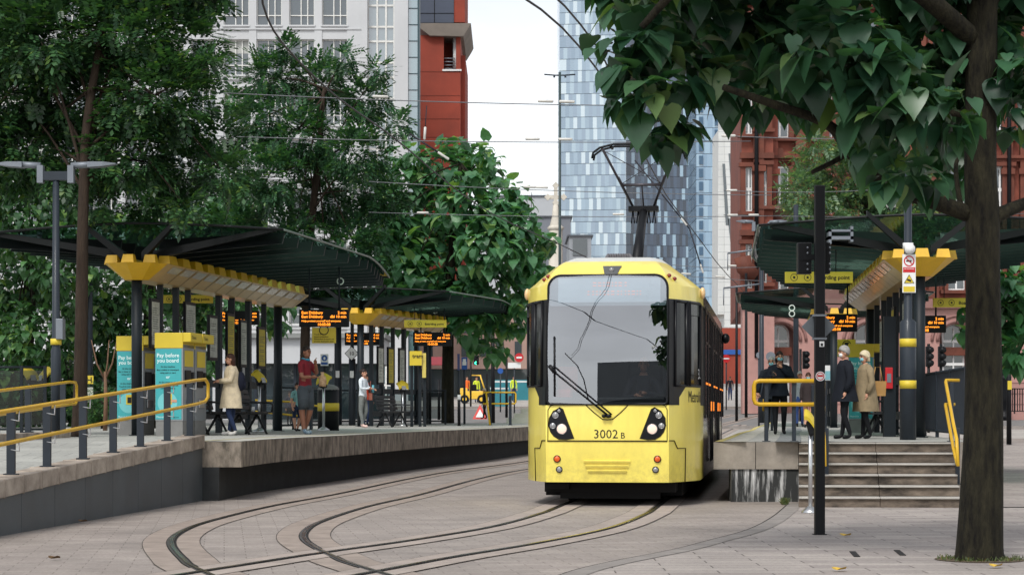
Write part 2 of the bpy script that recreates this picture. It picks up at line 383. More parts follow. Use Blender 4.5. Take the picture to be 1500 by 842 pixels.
# ramp
def rampx(Y): return -5.76 + (Y-23.04)*(.88/9.26)
def rampz(Y): return .63 + (Y-23.04)*.0437
m = MB(); st = [14+i*.65 for i in range(29)]; st[-1] = 32.29
for i in range(len(st)-1):     # coping blocks with joints
    y, y2 = st[i], st[i+1]; g = .006
    q = []
    for yy in (y+g, y2-g):
        x, z = rampx(yy), rampz(yy); q += [(x+.03,yy,z),(x+.03,yy,z-.2),(x-.32,yy,z-.2),(x-.32,yy,z)]
    m.add(q, [(0,1,2,3)[::-1],(4,5,6,7),(0,4,5,1),(1,5,6,2),(2,6,7,3),(3,7,4,0)])
setting(m.build('ramp_coping', COPE, bevel=.008))
m = MB(); st2 = [14+i*1.22 for i in range(16)]; st2[-1] = 32.29
for i in range(len(st2)-1):
    y, y2 = st2[i], st2[i+1]; g = .005; q = []
    for yy in (y+g, y2-g):
        x, z = rampx(yy), rampz(yy)-.203; q += [(x,yy,z),(x,yy,-.1),(x-.25,yy,-.1),(x-.25,yy,z)]
    m.add(q, [(0,1,2,3)[::-1],(4,5,6,7),(0,4,5,1),(1,5,6,2),(2,6,7,3),(3,7,4,0)])
setting(m.build('ramp_wall', WALLP))
m = MB(); m.quad((rampx(14)-.3,14,rampz(14)-.1),(rampx(32.3)-.3,32.3,rampz(32.3)-.1),(XB,32.3,rampz(32.3)-.1),(XB-.3,14,rampz(14)-.1))
m.quad((rampx(14)-.1,14.02,-.1),(XB-.3,14.02,-.1),(XB-.3,14.02,rampz(14)-.1),(rampx(14)-.1,14.02,rampz(14)-.1))
setting(m.build('ramp', PLATTOP))
m = MB()
for i in range(10): m.box((-8.2,29.0+i*.9,.93+.04),(.22,.885,.16))
setting(m.build('kerb', COPE, bevel=.01))
# right platform
ER = spline([Vector((x,y,0)) for x,y in ((3.14,31.9),(4.0,38),(4.95,45),(6.0,52),(7.1,60),(8.4,68),(9.7,76))], 6)
def xr(Y): return 7.3+(Y-31.9)*.105
m = MB()
def ringR(p):
    zt = pz(p.y); return [(p.x,p.y,zt),(p.x,p.y,zt-.42),(p.x+.3,p.y,zt-.42),(p.x+.3,p.y,-.2),(xr(p.y),p.y,-.2),(xr(p.y),p.y,zt)]
for i in range(len(ER)-1):
    a, b = ringR(ER[i]), ringR(ER[i+1])
    for j in range(6):
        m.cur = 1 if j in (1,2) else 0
        m.add(a+b, [(j,6+j,6+(j+1)%6,(j+1)%6)])
m.cur = 0
for xa, xb in ((3.14,3.79),(3.80,4.46)): m.add([(xa,31.9,.93),(xb,31.9,.93),(xb,31.9,.51),(xa,31.9,.51)], [(3,2,1,0)])
m.add([(6.76,31.9,.93),(7.3,31.9,.93),(7.3,31.9,-.1),(6.76,31.9,-.1)], [(3,2,1,0)])
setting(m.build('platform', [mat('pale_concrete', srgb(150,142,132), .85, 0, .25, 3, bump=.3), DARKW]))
m = MB(); m.bbox((3.42,31.93,-.1),(4.47,32.3,.508)); setting(m.build('platform_wall', STAIN))
sheet('platform_paving', [(p.x+.02, xr(p.y), p.y) for p in ER], PLATTOP, .004, pz)
m = MB(); strip(m, ER, .02, .5, .008, pz); setting(m.build('platform_edge', MATS['platform_edge_stone']))
m = MB(); strip(m, ER, .02, .14, .012, pz); setting(m.build('platform_line', mat('edge_line', srgb(205,190,120), .8, 0, .2, 3)))
m = MB(); strip(m, ER[:24], .95, 1.35, .009, pz); setting(m.build('tactile_strip', mat('tactile_paving', srgb(128,132,132), .8, 0, .15, 3, bump=.5, bscale=90)))
STEPR = mat('step_stone', srgb(66,58,50), .85, 0, .45, 2.6, bump=.3, bscale=60, stretch=(1,1,2.5), alt=srgb(134,120,106))
m = MB()
for i in range(6):
    z0, z1 = i*.155-(.1 if i == 0 else 0), (i+1)*.155; y = 30.0+.36*i
    for xa, xb in ((4.2,5.38),(5.386,6.555)):
        m.cur = 0; m.bbox((xa,y,z0),(xb,y+.36 if i < 5 else 32.2,z1-.027-(0 if i<5 else .004)))
        m.cur = 1; m.bbox((xa,y-.04,z1-.026),(xb,y+.315 if i < 5 else 32.1,z1-(0 if i<5 else .003)))
m.v = [(x+.142*(y-30),y-(x-4.2)*.05,z) for x,y,z in m.v]
setting(m.build('steps', [STEPR, mat('step_nosing', srgb(168,164,157), .75, 0, .15, 4, bump=.2)], bevel=.006))
m = MB(); m.bbox((7.0,29.9,.0),(40,30.05,.012)); setting(m.build('drain', GROOVE))
m = MB()
for i in range(3): m.bbox((XA(742,72)+.25*i, 70+.5*i, 0), (XA(742,72)+2.5, 73, pz(72)+.17*(i+1)))
setting(m.build('steps', STONE, bevel=.01))
# ------------------------------------------------------------------ people
SKIN = mat('skin', srgb(196,146,120), .55, 0, .06, 8)
SKIND = mat('skin_tanned', srgb(150,102,78), .55, 0, .06, 8)
def cloth(name, c, var=.18): return mat(name, c, .85, 0, var, 9, bump=.25, bscale=30)
HAIRD = mat('dark_brown_hair', srgb(42,30,26), .5, 0, .3, 30, stretch=(3,3,.4))
HAIRB = mat('auburn_hair', srgb(66,42,32), .5, 0, .35, 30, stretch=(3,3,.4))
HAIRG = mat('grey_hair', srgb(150,148,144), .6, 0, .3, 30)
HAIRW = mat('blonde_hair', srgb(205,192,160), .6, 0, .2, 30, stretch=(3,3,.4))
MASKB = mat('blue_mask', srgb(130,190,200), .7, 0, .05, 5)
MASKW = mat('white_mask', srgb(225,228,228), .7, 0, .05, 5)
EYE = mat('eye_dark', srgb(30,24,22), .3); LIP = mat('lips', srgb(150,84,74), .5)
def person(label, feet, H, face, skin, top, legs, shoes, hairm, arms, hair='short', coat=None, mask=None, stride=.06, shorts=False, group=None, sit=False, lean=0., sleeve=True, head_turn=0., plump=1.):
    root = thing('person', label, 'person', feet, group); root.rotation_euler.z = face; ORG[root.name] = Vector((0,0,0))
    if not isinstance(shoes, (list, tuple)): shoes = [shoes]
    V, E, RR, EM = [], [], [], []
    def v(p, r): V.append(Vector(p)*H); RR.append((r[0]*H, r[1]*H) if isinstance(r, tuple) else (r*H, r*H)); return len(V)-1
    def e(a, b, mt): E.append((a,b)); EM.append(mt)
    hz = .5 if not sit else .25
    L = lean
    pel = v((0,0,hz+.02), (.082*plump,.062*plump)); wai = v((0,-L*.3,hz+.11), (.075*plump,.056*plump)); che = v((0,-L*.7,hz+.22), (.088*plump,.062*plump))
    nb = v((0,-L,hz+.325), (.045,.04)); nk = v((0,-L-.008,hz+.37), .03)
    e(pel,wai,1); e(wai,che,1); e(che,nb,1); e(nb,nk,0)
    wr = []
    for k, sx in enumerate((1,-1)):
        el, wrp = arms[k]
        sh = v((sx*.098, -L*.95, hz+.298), .040); ev = v((el[0]*sx, el[1], el[2]), .027); wv = v((wrp[0]*sx, wrp[1], wrp[2]), .018)
        e(nb,sh,1); e(sh,ev,1 if sleeve else 1); e(ev,wv,1 if sleeve else 0)
        wr.append((V[ev]/H, V[wv]/H))
    for k, sx in enumerate((1,-1)):
        st = stride*(1 if k == 0 else -1)
        if not sit:
            hp = v((sx*.048, 0, .475), .058); kn = v((sx*.05, -st*.5-.012, .275), .040); an = v((sx*.052, st*.6+.012, .05), .024); 
        else:
            hp = v((sx*.05, -.05, .24), .058); kn = v((sx*.06, -.24, .25), .042); an = v((sx*.06, -.25, .04), .026)
        he = v((sx*.053, V[an].y/H-.012, .022), .022); to = v((sx*.062, V[an].y/H-.098, .019), (.026,.019))
        e(pel,hp,2); e(hp,kn,2); e(kn,an,0 if shorts else 2); e(an,he,3); e(he,to,3)
    me = bpy.data.meshes.new('sk'); me.from_pydata(V, E, []); o = bpy.data.objects.new('sk', me); COL.objects.link(o)
    sk = o.modifiers.new('s','SKIN'); sk.use_smooth_shade = True; sk.branch_smoothing = .3
    for i, r in enumerate(RR): me.skin_vertices[0].data[i].radius = r
    me.skin_vertices[0].data[0].use_root = True
    o.modifiers.new('u','SUBSURF').levels = 1; o.modifiers['u'].render_levels = 1
    ev = bpy.data.meshes.new_from_object(o.evaluated_get(bpy.context.evaluated_depsgraph_get()))
    m = MB(); m.smooth = True
    m.v = [tuple(q.co) for q in ev.vertices]
    seg = [(V[a],V[b]) for a,b in E]
    for p in ev.polygons:
        c = p.center; best = None
        for i,(a,b) in enumerate(seg):
            ab = b-a; t = min(1,max(0,(c-a).dot(ab)/ab.length_squared)); dd = (c-(a+ab*t)).length
            if best is None or dd < best[0]: best = (dd, i, t)
        mt = EM[best[1]]
        if shorts and EM[best[1]] == 2 and seg[best[1]][1].z < .3*H and best[2] > .97: mt = 0
        if not sleeve and mt == 1 and best[1] in (5,8) and best[2] > .75: mt = 0
        m.cur = mt; m.face(tuple(p.vertices))
    bpy.data.objects.remove(o); bpy.data.meshes.remove(me); bpy.data.meshes.remove(ev)
    # head with face
    hc = Vector((0, -L-.016, hz+.428)); Q = Matrix.Rotation(head_turn, 3, 'Z')
    def hp_(x,y,z): return (hc + Q @ Vector((x,y,z)))*H
    def he_(x,y,z,rx,ry,rz_,mt,nu=8,nv=6): m.cur = mt; m.ell(hp_(x,y,z), (rx*H,ry*H,rz_*H), nu, nv, Q)
    he_(0,.004,.012,.042,.052,.055,0,14,10); he_(0,-.012,-.028,.033,.038,.040,0,12,8)
    he_(0,-.052,-.008,.008,.012,.014,0); he_(.043,.004,-.006,.007,.012,.018,0); he_(-.043,.004,-.006,.007,.012,.018,0)
    he_(.017,-.046,.006,.008,.005,.005,4); he_(-.017,-.046,.006,.008,.005,.005,4); he_(0,-.047,-.034,.014,.005,.004,5)
    he_(.017,-.047,.017,.011,.005,.003,4); he_(-.017,-.047,.017,.011,.005,.003,4)
    # hands
    m.cur = 0
    for k, sx in enumerate((1,-1)):
        a, b = wr[k]; dr = (b-a).normalized(); side = dr.cross(Vector((0,1,0)) if abs(dr.y) < .8 else Vector((0,0,1))).normalized(); up = dr.cross(side)
        pc = (b+dr*.028)*H
        m.tube([(b-dr*.004)*H, (b+dr*.014)*H, (b+dr*.03)*H, (b+dr*.05)*H], [.014*H,.019*H,.021*H,.012*H], 7)
        for q, (off, ln) in enumerate(((-.015,.036),(-.005,.042),(.005,.040),(.015,.032))):
            f0 = b+dr*.045+side*off; f1 = f0+dr*ln*.5+up*.004; f2 = f1+dr*ln*.4+up*.013
            m.tube([f0*H,f1*H,f2*H], [.0055*H,.005*H,.004*H], 5)
        t0 = b+dr*.018+side*.016; m.tube([t0*H,(t0+dr*.018+side*.014)*H,(t0+dr*.036+side*.015+up*.008)*H],[.0065*H,.006*H,.0045*H],5)
    m.build('body', [skin, top, legs, shoes[0], EYE, LIP], root)
    # hair
    h = MB(); h.smooth = True
    if hair != 'none':
        rings = []
        for i in range(8):
            th = i/7*math.pi*.56; rg = []
            for j in range(16):
                an = 2*math.pi*j/16; back = .5+.5*math.sin(an)      # +y is the back
                t2 = th*(.72+.62*back); rr = 1.06+.03*math.sin(5*an+i)
                if hair in ('bob','curly'): rr += .16
                rg.append(hp_(.043*rr*math.sin(max(t2,.04))*math.cos(an), .006+.054*rr*math.sin(max(t2,.04))*math.sin(an), .014+.057*rr*math.cos(t2)))
            rings.append(rg)
        h.loft(rings)
        if hair in ('long','bob'):
            drop = .25 if hair == 'long' else .07; rings = []
            for i in range(6):
                t = i/5; wdt = .05*(1-.25*t)*(1+.05*math.sin(i*2.1)); rg = []
                for j in range(12):
                    an = 2*math.pi*j/12; rg.append(hp_(wdt*math.cos(an)*1.05, .030+.016*t+.034*(1-.4*t)*math.sin(an), .02-drop*t))
                rings.append(rg)
            h.loft(rings)
        if hair == 'bun': h.ell(hp_(0,.062,.028), (.024*H,)*3, 8, 6)
        h.build('hair', hairm, root)
    if mask:
        k = MB(); k.smooth = True; k.ell(hp_(0,-.03,-.026), (.034*H,.026*H,.027*H), 10, 8, Q); k.build('face_mask', mask, root)
    if coat:
        cm, hem, wd = coat; c = MB(); c.smooth = True; rings = []
        for z, rx, ry in ((hz+.345,.046,.045),(hz+.325,.075,.052),(hz+.300,.112,.062),(hz+.27,.118,.070),(hz+.2,.106,.076),(hz+.12,.094*wd,.072*wd),(hz+.04,.104*wd,.082*wd),((hz+.04+hem)/2,.114*wd,.092*wd),(hem,.122*wd,.100*wd)):
            lo = min(1, max(0, (z-hz)/.33)); rg = []
            for j in range(24):
                an = 2*math.pi*j/24; fl = 1+(.05*math.sin(an*5+z*9) if z < hz+.05 else .012*math.sin(an*3+z*40))
                rg.append(Vector((rx*fl*math.cos(an), ry*1.28*fl*math.sin(an)-L*lo, z))*H)
            rings.append(rg)
        c.loft(rings, cap=False)
        for k, sx in enumerate((1,-1)):
            a, b = wr[k]; s0 = Vector((sx*.094,-L*.95,hz+.298)); mid = (s0+a)/2
            c.tube([s0*H, mid*H, a*H, ((a+b)/2)*H, (b-(b-a)*.06)*H], [.046*H,.042*H,.037*H,.034*H,.030*H], 10)
        c.build('coat', cm, root)
    return root
def arm(ex,ey,ez,wx,wy,wz): return ((ex,ey,ez),(wx,wy,wz))
DOWN = arm(.125,.01,.63,.12,-.03,.49)
# ------------------------------------------------------------------ the tram
TYEL = mat('tram_yellow', srgb(248,228,108), .34, 0, .10, 1.6, coat=.45, stretch=(1.6,1.6,.35))
nn = TYEL.node_tree.nodes; ll = TYEL.node_tree.links; pb_ = nn['Principled BSDF']; src = pb_.inputs['Base Color'].links[0].from_socket
tcx = nn.new('ShaderNodeTexCoord'); sx_ = nn.new('ShaderNodeSeparateXYZ'); ll.new(tcx.outputs['Object'], sx_.inputs[0])
gm = nn.new('ShaderNodeMapRange'); ll.new(sx_.outputs['Z'], gm.inputs[0]); gm.inputs[1].default_value = .36; gm.inputs[2].default_value = .85; gm.inputs[3].default_value = .42; gm.inputs[4].default_value = .06
gn = nn.new('ShaderNodeTexNoise'); gn.inputs['Scale'].default_value = 9; gn.inputs['Detail'].default_value = 8; gn.inputs['Roughness'].default_value = .75; ll.new(tcx.outputs['Object'], gn.inputs['Vector'])
gr_ = nn.new('ShaderNodeMapRange'); ll.new(gn.outputs['Fac'], gr_.inputs[0]); gr_.inputs[1].default_value = .42; gr_.inputs[2].default_value = .72
gmu = nn.new('ShaderNodeMath'); gmu.operation = 'MULTIPLY'; ll.new(gm.outputs[0], gmu.inputs[0]); ll.new(gr_.outputs[0], gmu.inputs[1])
gx = nn.new('ShaderNodeMix'); gx.data_type = 'RGBA'; ll.new(gmu.outputs[0], gx.inputs[0]); ll.new(src, gx.inputs[6]); gx.inputs[7].default_value = (.22,.16,.07,1); ll.new(gx.outputs[2], pb_.inputs['Base Color'])
TBLK = mat('tram_black', srgb(11,13,18), .42, 0, .1, 2, coat=.04)
TROOF = mat('tram_roof', srgb(205,206,200), .5, 0, .08, 2)
UNDER = mat('underframe', srgb(20,19,19), .8, 0, .2, 4)
TSCR = glass('windscreen_glass', (.66,.72,.74), .25, .0)
TSID = glass('tram_side_glass', (.18,.20,.22), .07, .02)
TDRK2 = mat('cab_side_glazing', (.010,.012,.014), .12, 0, .1, 2)
TDRK = glass('dark_side_glazing', refl=.22, clear=False, body=(.02,.018,.018))
HEADL = mat('headlamp', (.80,.55,.45), .2, emit=.42, var=.02)
LENS = mat('lamp_lens', srgb(150,150,150), .15, .3, .15, 20)
ORNG = mat('orange_lens', srgb(225,92,10), .25, 0, .1, 20, coat=.5)
ORNE = mat('orange_marker', (1,.25,.03), .3, emit=.8, var=.05)
REDL = mat('red_lens', srgb(130,26,18), .25, coat=.5)
SEAMC = mat('panel_gap', srgb(50,42,20), .8)
TX, TY, TA = 1.40, 30.2, .128
tram = thing('tram', 'yellow and black tram numbered 3002 coming forward between the two platforms', 'tram', (TX,TY,0)); tram.rotation_euler.z = -TA; ORG[tram.name] = Vector((0,0,0))
def lerp(z, tab):
    if z <= tab[0][0]: return tab[0][1]
    for (a,b),(c,d_) in zip(tab, tab[1:]):
        if z <= c: return b+(d_-b)*(z-a)/(c-a)
    return tab[-1][1]
SXT = [(3.28,1.325),(3.42,1.16),(3.6,.93),(3.76,.72)]; BXT = [(3.07,.91),(3.3,.89),(3.45,.84),(3.6,.74),(3.76,.56)]
YFT = [(.34,.10),(.976,.0),(1.5,.02),(2.2,.065),(2.6,.10),(3.07,.15),(3.43,.20),(3.55,.34),(3.66,.62),(3.76,1.2)]; YCT = [(3.28,1.3),(3.45,1.42),(3.76,2.0)]
def FP(x, z, off=0.):
    bx = lerp(z,BXT); return Vector((x, lerp(z,YFT)-.02*(1-min(1,(x/bx)**2))-off, z))
def CP(sd, t, z, off=0.):
    bx, sx, yf, yc = lerp(z,BXT), lerp(z,SXT), lerp(z,YFT), lerp(z,YCT)
    A = Vector((bx,yf)); B = Vector((sx,yc)); d_ = (B-A); n = Vector((d_.y,-d_.x)).normalized()
    if t > 1: p = Vector((sx+off, yc+(t-1)*d_.length))
    else: p = A+d_*t+n*(.05*4*t*(1-t)+off)
    return Vector((p.x*sd, p.y, z))
def lp(px, py): return ((px-889)/99.3, CH-(py-HY)/99.3)
def hull_ring(z):
    bx = lerp(z,BXT); sx = lerp(z,SXT)
    L = [Vector((-sx,2.6,z))]+[CP(-1,t,z) for t in (1,.75,.5,.25)]
    L += [FP(bx*k/6,z) for k in range(-6,7)]
    return L+[CP(1,t,z) for t in (.25,.5,.75,1)]+[Vector((sx,2.6,z))]
zs = [.36,.66,.976,1.25,1.5,1.77,2.2,2.6,3.0,3.07,3.28,3.36,3.43,3.5,3.58,3.66,3.72,3.76]
rings = [hull_ring(z) for z in zs]
m = MB(); m.smooth = True; n = len(rings[0])
for i in range(len(zs)-1):
    for j in range(n-1):
        z0 = zs[i]
        if 1.5 <= z0 < 3.0 and 5 <= j <= 16: continue        # windscreen opening
        if 1.5 <= z0 < 3.07:
            if 4 <= j <= 17 or j in (0, n-2): m.cur = 1
            elif z0 >= 1.77: continue                         # cheek windows
            else: m.cur = 1 if j in (4,17) else 0
        elif z0 >= 3.58: m.cur = 2 if z0 >= 3.66 else 0
        else: m.cur = 0
        if z0 < 1.5 and j in (0, n-2): m.cur = 0
        m.quad(rings[i][j],rings[i][j+1],rings[i+1][j+1],rings[i+1][j])
m.cur = 2; m.add(rings[-1], [tuple(range(n))])
m.cur = 3; m.add(rings[0], [tuple(range(n))[::-1]])
body = m.build('cab_body', [TYEL,TBLK,TROOF,UNDER], tram)
import bmesh
bm_ = bmesh.new(); bm_.from_mesh(body.data); bmesh.ops.remove_doubles(bm_, verts=bm_.verts, dist=.001); bm_.to_mesh(body.data); bm_.free()
for p in body.data.polygons: p.use_smooth = True
body.data.set_sharp_from_angle(angle=R(24))
# lower cheek black triangles that slope to the windscreen foot
def panel(pts, off, fn, sub=1): 
    return [fn(*p, off) for p in pts]
for sd in (-1,1): m = MB(); m.add([CP(sd,t,z,.006) for t,z in ((0,1.5),(.12,1.5),(.42,1.775),(.12,1.775),(0,1.775))], [(0,1,2,3,4)]); m.build('pillar', TBLK, tram)
# windscreen: rounded panel
def rrect(x0,x1,z0,z1,r,n=5):
    pts = []
    for cx,cz,a0,rr in ((x1-r,z1-r,0,r),(x0+r,z1-r,90,r),(x0+.05,z0+.05,180,.05),(x1-.05,z0+.05,270,.05)):
        for k in range(n+1): a = R(a0+90*k/n); pts.append((cx+rr*math.cos(a), cz+rr*math.sin(a)))
    return pts
def frontpanel(m, poly, off, nz=14, nx=14):
    """fill a convex outline on the front surface by scan rows so it follows the curve"""
    zs_ = sorted(set([round(p[1],4) for p in poly]+[min(p[1] for p in poly)+(max(p[1] for p in poly)-min(p[1] for p in poly))*k/nz for k in range(nz+1)]))
    def span(z):
        xs_ = []
        for (x0,z0),(x1,z1) in zip(poly, poly[1:]+poly[:1]):
            if abs(z1-z0) < 1e-6:
                if abs(z-z0) < 1e-6: xs_ += [x0,x1]
            elif min(z0,z1)-1e-6 <= z <= max(z0,z1)+1e-6: xs_.append(x0+(x1-x0)*(z-z0)/(z1-z0))
        return min(xs_), max(xs_)
    o = len(m.v)
    for z in zs_:
        a, b = span(z)
        for k in range(nx+1): m.v.append(tuple(FP(a+(b-a)*k/nx, z, off)))
    for i in range(len(zs_)-1):
        for k in range(nx): m.face((o+i*(nx+1)+k, o+i*(nx+1)+k+1, o+(i+1)*(nx+1)+k+1, o+(i+1)*(nx+1)+k))
    return m
m = MB(); m.smooth = True; frontpanel(m, rrect(-.885,.885,1.515,3.425,.19), .022); wsg = m.build('windscreen', TSCR, tram)
m = MB(); m.smooth = True
ol = rrect(-.885,.885,1.515,3.425,.19,8); m.tube([FP(x,z,.018) for x,z in ol], .02, 6, close=True); m.build('windscreen_seal', TBLK, wsg)
m = MB(); m.smooth = True; frontpanel(m, rrect(-.88,.88,2.97,3.42,.18), .006, 6, 12); dsp = m.build('destination_display', mat('display_back', srgb(120,132,142), .5, var=.04), tram)
m = MB(); frontpanel(m, [(-.74,3.02),(.78,3.02),(.78,3.385),(-.74,3.385)], .010, 3, 12); m.build('display_window', mat('display_window', srgb(176,190,200), .3, var=.04), dsp)
m = MB()
for row,(z,w0,w1) in enumerate(((3.26,-.22,.30),(3.13,-.30,.52))):
    x = w0
    while x < w1:
        L = random.choice((.03,.05,.02)); 
        for k in range(2): m.add([FP(a,b,.014) for a,b in ((x,z+k*.045),(x+L,z+k*.045),(x+L,z+k*.045+.014),(x,z+k*.045+.014))],[(0,1,2,3)])
        x += L+random.choice((.025,.04))
m.build('lettering', mat('dim_led', srgb(230,150,130), .5, emit=.35, var=.05), dsp)
# cheek windows
for sd in (-1,1):
    m = MB(); m.smooth = True; ts = [.12,.27,.42,.56,.7,.84,1.0]
    zl = [1.775,2.2,2.6,3.07]
    for i in range(6):
        for a,b in zip(zl,zl[1:]): m.add([CP(sd,ts[i],a,.004),CP(sd,ts[i+1],a,.004),CP(sd,ts[i+1],b,.004),CP(sd,ts[i],b,.004)],[(0,1,2,3)])
    m.build('cab_window', TDRK2, tram)
    m = MB()
    for t in (.14,.44,.52,.98): m.tube([CP(sd,t,1.79,.006),CP(sd,t,3.05,.006)], .035 if t in (.44,.52) else .02, 6)
    for z in (1.79,3.04): m.tube([CP(sd,.14+.84*k/6,z,.006) for k in range(7)], .02, 6)
    m.tube([CP(sd,.56,1.95,.01),CP(sd,.56,2.85,.01),CP(sd,.92,2.85,.01),CP(sd,.92,1.95,.01)], .014, 5, close=True)
    m.build('window_frame', TBLK, tram)
# interior
m = MB(); m.bbox((-1.25,2.35,.9),(1.25,2.4,3.3)); m.bbox((-.82,.2,.9),(.82,1.4,.95)); m.bbox((-1.24,1.45,.9),(1.24,2.34,.95)); m.build('cab_interior', mat('cab_interior', srgb(58,60,62), .8), tram)
m = MB(); m.bbox((-.86,.16,1.3),(.86,.62,1.62)); m.bbox((-.86,.10,1.42),(.86,.16,1.55)); m.build('dashboard', BLK, tram, bevel=.03)
m = MB(); m.bbox((.2,1.35,1.2),(.75,1.5,2.15)); m.bbox((.2,1.0,1.15),(.75,1.5,1.3)); m.build('driver_seat', BLK, tram, bevel=.05)
m = MB(); m.bbox((-.86,1.2,1.7),(-.55,1.3,2.1)); m.bbox((-.86,.9,1.55),(-.62,1.2,1.75)); m.build('cab_seat', mat('red_seat', srgb(205,60,38), .6), tram, bevel=.05)
# seams
m = MB()
def seam(px, r=.006):
    m.tube([FP(*lp(*p), .003) for p in px], r, 5)
seam([(x,645.5) for x in range(801,980,8)], .010)
seam([(802,646),(802,600),(806,594),(812,592.5)]); seam([(977,646),(977,600),(974,594),(968,592.5)])
seam([(858,593),(870,604),(883,614),(889,614.5),(897,614),(909,604),(920,593)], .008)
for sd in (-1,1):
    m.tube([CP(sd,0,.976,.003),CP(sd,.12,.976,.003),CP(sd,.2,.86,.003),CP(sd,.42,.86,.003),CP(sd,.40,.36,.003)], .008, 5)
m.build('panel_seam', SEAMC, tram)
m = MB(); m.text('3002', (0,0,0), .185, align='CENTER', bold=False); k0 = len(m.v)
m.v = [tuple(FP(v[0]-.015, v[2]+1.012, .004)) for v in m.v]
q = MB(); q.text('B', (0,0,0), .125); o = len(m.v); m.v += [tuple(FP(v[0]+.20, v[2]+1.012, .004)) for v in q.v]
for f in q.f: m.face([i+o for i in f])
m.build('fleet_number', TXT, tram)
m = MB(); m.text('Metrolink', (0,0,0), .25); L0 = 1.36
m.v = [tuple(CP(1, .50+v[0]*.86/L0, v[2]+1.545, .005)) for v in m.v]; m.build('lettering', TXT, tram)
m = MB(); m.text('3002', (0,0,0), .22)
m.v = [tuple(CP(1, .86+v[0]*.8/L0, v[2]+1.90, .009)) for v in m.v]; m.build('fleet_number', mat('white_lettering', (.8,.8,.8), .5), tram)
# head lamps
for sd in (-1,1):
    px = [(819.5,596.5),(824,599),(840.5,642),(829,643.5),(818.5,643),(811,638.5),(806,632),(803,623),(804,612),(810,602)]
    pl = [((lp(*p)[0])*(1 if sd < 0 else -1), lp(*p)[1]) for p in px]
    c = Vector((sum(p[0] for p in pl)/len(pl), sum(p[1] for p in pl)/len(pl)))
    m = MB(); m.add([FP(*c,.010)]+[FP(*p,.007) for p in pl], [(0,i+1,(i+1)%len(pl)+1) for i in range(len(pl))])
    hl = m.build('headlight', TBLK, tram)
    m = MB(); m.tube([FP(*p,.006) for p in pl], .007, 5, close=True); m.build('trim', SEAMC, hl)
    for (qx,qy,r,mt) in ((822.7,628,7.4,HEADL),(813.2,608,4.2,LENS),(809.3,623.5,3.8,LENS),(818.5,601.5,1.8,LENS)):
        x, z = lp(qx,qy); x *= (1 if sd < 0 else -1); r /= 99.3; p = FP(x,z,.012)
        m = MB(); m.ell(p, (r,.02,r), 16, 8); ln = m.build('lens', mt, hl)
        m = MB(); m.smooth = True; m.tube([(p.x+math.cos(a)*r, p.y-.004, p.z+math.sin(a)*r) for a in [2*math.pi*i/18 for i in range(18)]], .006, 5, close=True); m.build('lens_ring', STL if mt is not HEADL else LENS, hl)
    for (qx,qy,mt,r) in ((815.3,672,ORNG,.047),(818.2,687.5,LENS,.042)):
        x, z = lp(qx,qy); x *= (1 if sd < 0 else -1); p = FP(x,z,.004)
        m = MB(); m.ell(p, (r,.02,r), 16, 8); il = m.build('indicator', mt, tram)
        m = MB(); m.smooth = True; m.tube([(p.x+math.cos(a)*r, p.y-.002, p.z+math.sin(a)*r) for a in [2*math.pi*i/18 for i in range(18)]], .009, 5, close=True); m.build('lens_ring', TBLK, il)
    # roof marker lamps, cab ball mirrors
    for t,z in ((.08,3.42),(.2,3.38)): m = MB(); m.ell(CP(sd,t,z,.012), (.035,.035,.03), 8, 6); m.build('marker_lamp', REDL, tram)
    m = MB(); m.ell((sd*1.355,1.42,3.22), (.045,.06,.09), 10, 8); m.build('side_lamp', mat('amber_cream_lens', srgb(225,190,140), .3, coat=.4), tram)
m = MB()
for i,(wd,z) in enumerate(((.345,lp(0,676)[1]),(.32,lp(0,683)[1]),(.29,lp(0,690)[1]))):
    rr = []
    for k in range(9):
        x = -wd+2*wd*k/8; rr.append([FP(x,z+.022,-.002),FP(x,z+.012,.03),FP(x,z-.014,.022),FP(x,z-.02,-.002)])
    m.loft(rr)
m.build('bumper_ridge', TYEL, tram)
# upper headlamp
m = MB(); pl = [(-.09,3.575),(.19,3.575),(.14,3.44),(-.05,3.44)]; m.add([FP(x,z,.03) for x,z in pl]+[FP(x,z,-.05) for x,z in pl], [(0,1,2,3),(4,5,1,0),(5,6,2,1),(6,7,3,2),(7,4,0,3)])
ul = m.build('upper_headlamp', mat('lamp_housing', srgb(90,92,92), .4), tram)
m = MB(); m.ell(FP(.05,3.505,.04), (.038,.02,.038), 12, 6); m.build('lens', LENS, ul)
m = MB(); m.add([(-.17,1.55,3.77),(.27,1.55,3.77),(.23,1.6,3.85),(-.13,1.6,3.85),(-.17,2.4,3.77),(.27,2.4,3.77),(.23,2.3,3.85),(-.13,2.3,3.85)], [(0,1,2,3),(3,2,6,7),(1,5,6,2),(0,3,7,4),(4,7,6,5)])
for k in range(9): m.box((-.1+.038*k,1.55,3.815),(.012,.05,.07))
m.build('roof_vent', mat('vent_grey', srgb(90,88,92), .6), tram)
# wiper
m = MB(); a = FP(*lp(806,540),.075); b = FP(*lp(892,609),.06)
m.smooth = True; m.tube([a,b], .016, 6); m.tube([a+Vector((.04,0,.05)), b+Vector((.045,0,.02))], .014, 6); m.tube([FP(*lp(804,535),.08),FP(*lp(812,545),.08)], .03, 6)
m.ell(b+Vector((0,.0,0)), (.045,.04,.03), 8, 6); m.ell(b+Vector((-.07,.0,.0)), (.035,.04,.03), 8, 6)
wp = m.build('wiper_arm', TBLK, tram)
m = MB(); m.tube([FP(*lp(811,492),.05),FP(*lp(812,580),.05)], .014, 6); m.build('wiper_blade', TBLK, wp)
m = MB(); m.smooth = True; m.tube([FP(*lp(*p),.04) for p in ((827,517),(845,535),(855,556),(861,582),(866,590))], .008, 5); m.build('washer_hose', TBLK, wp)
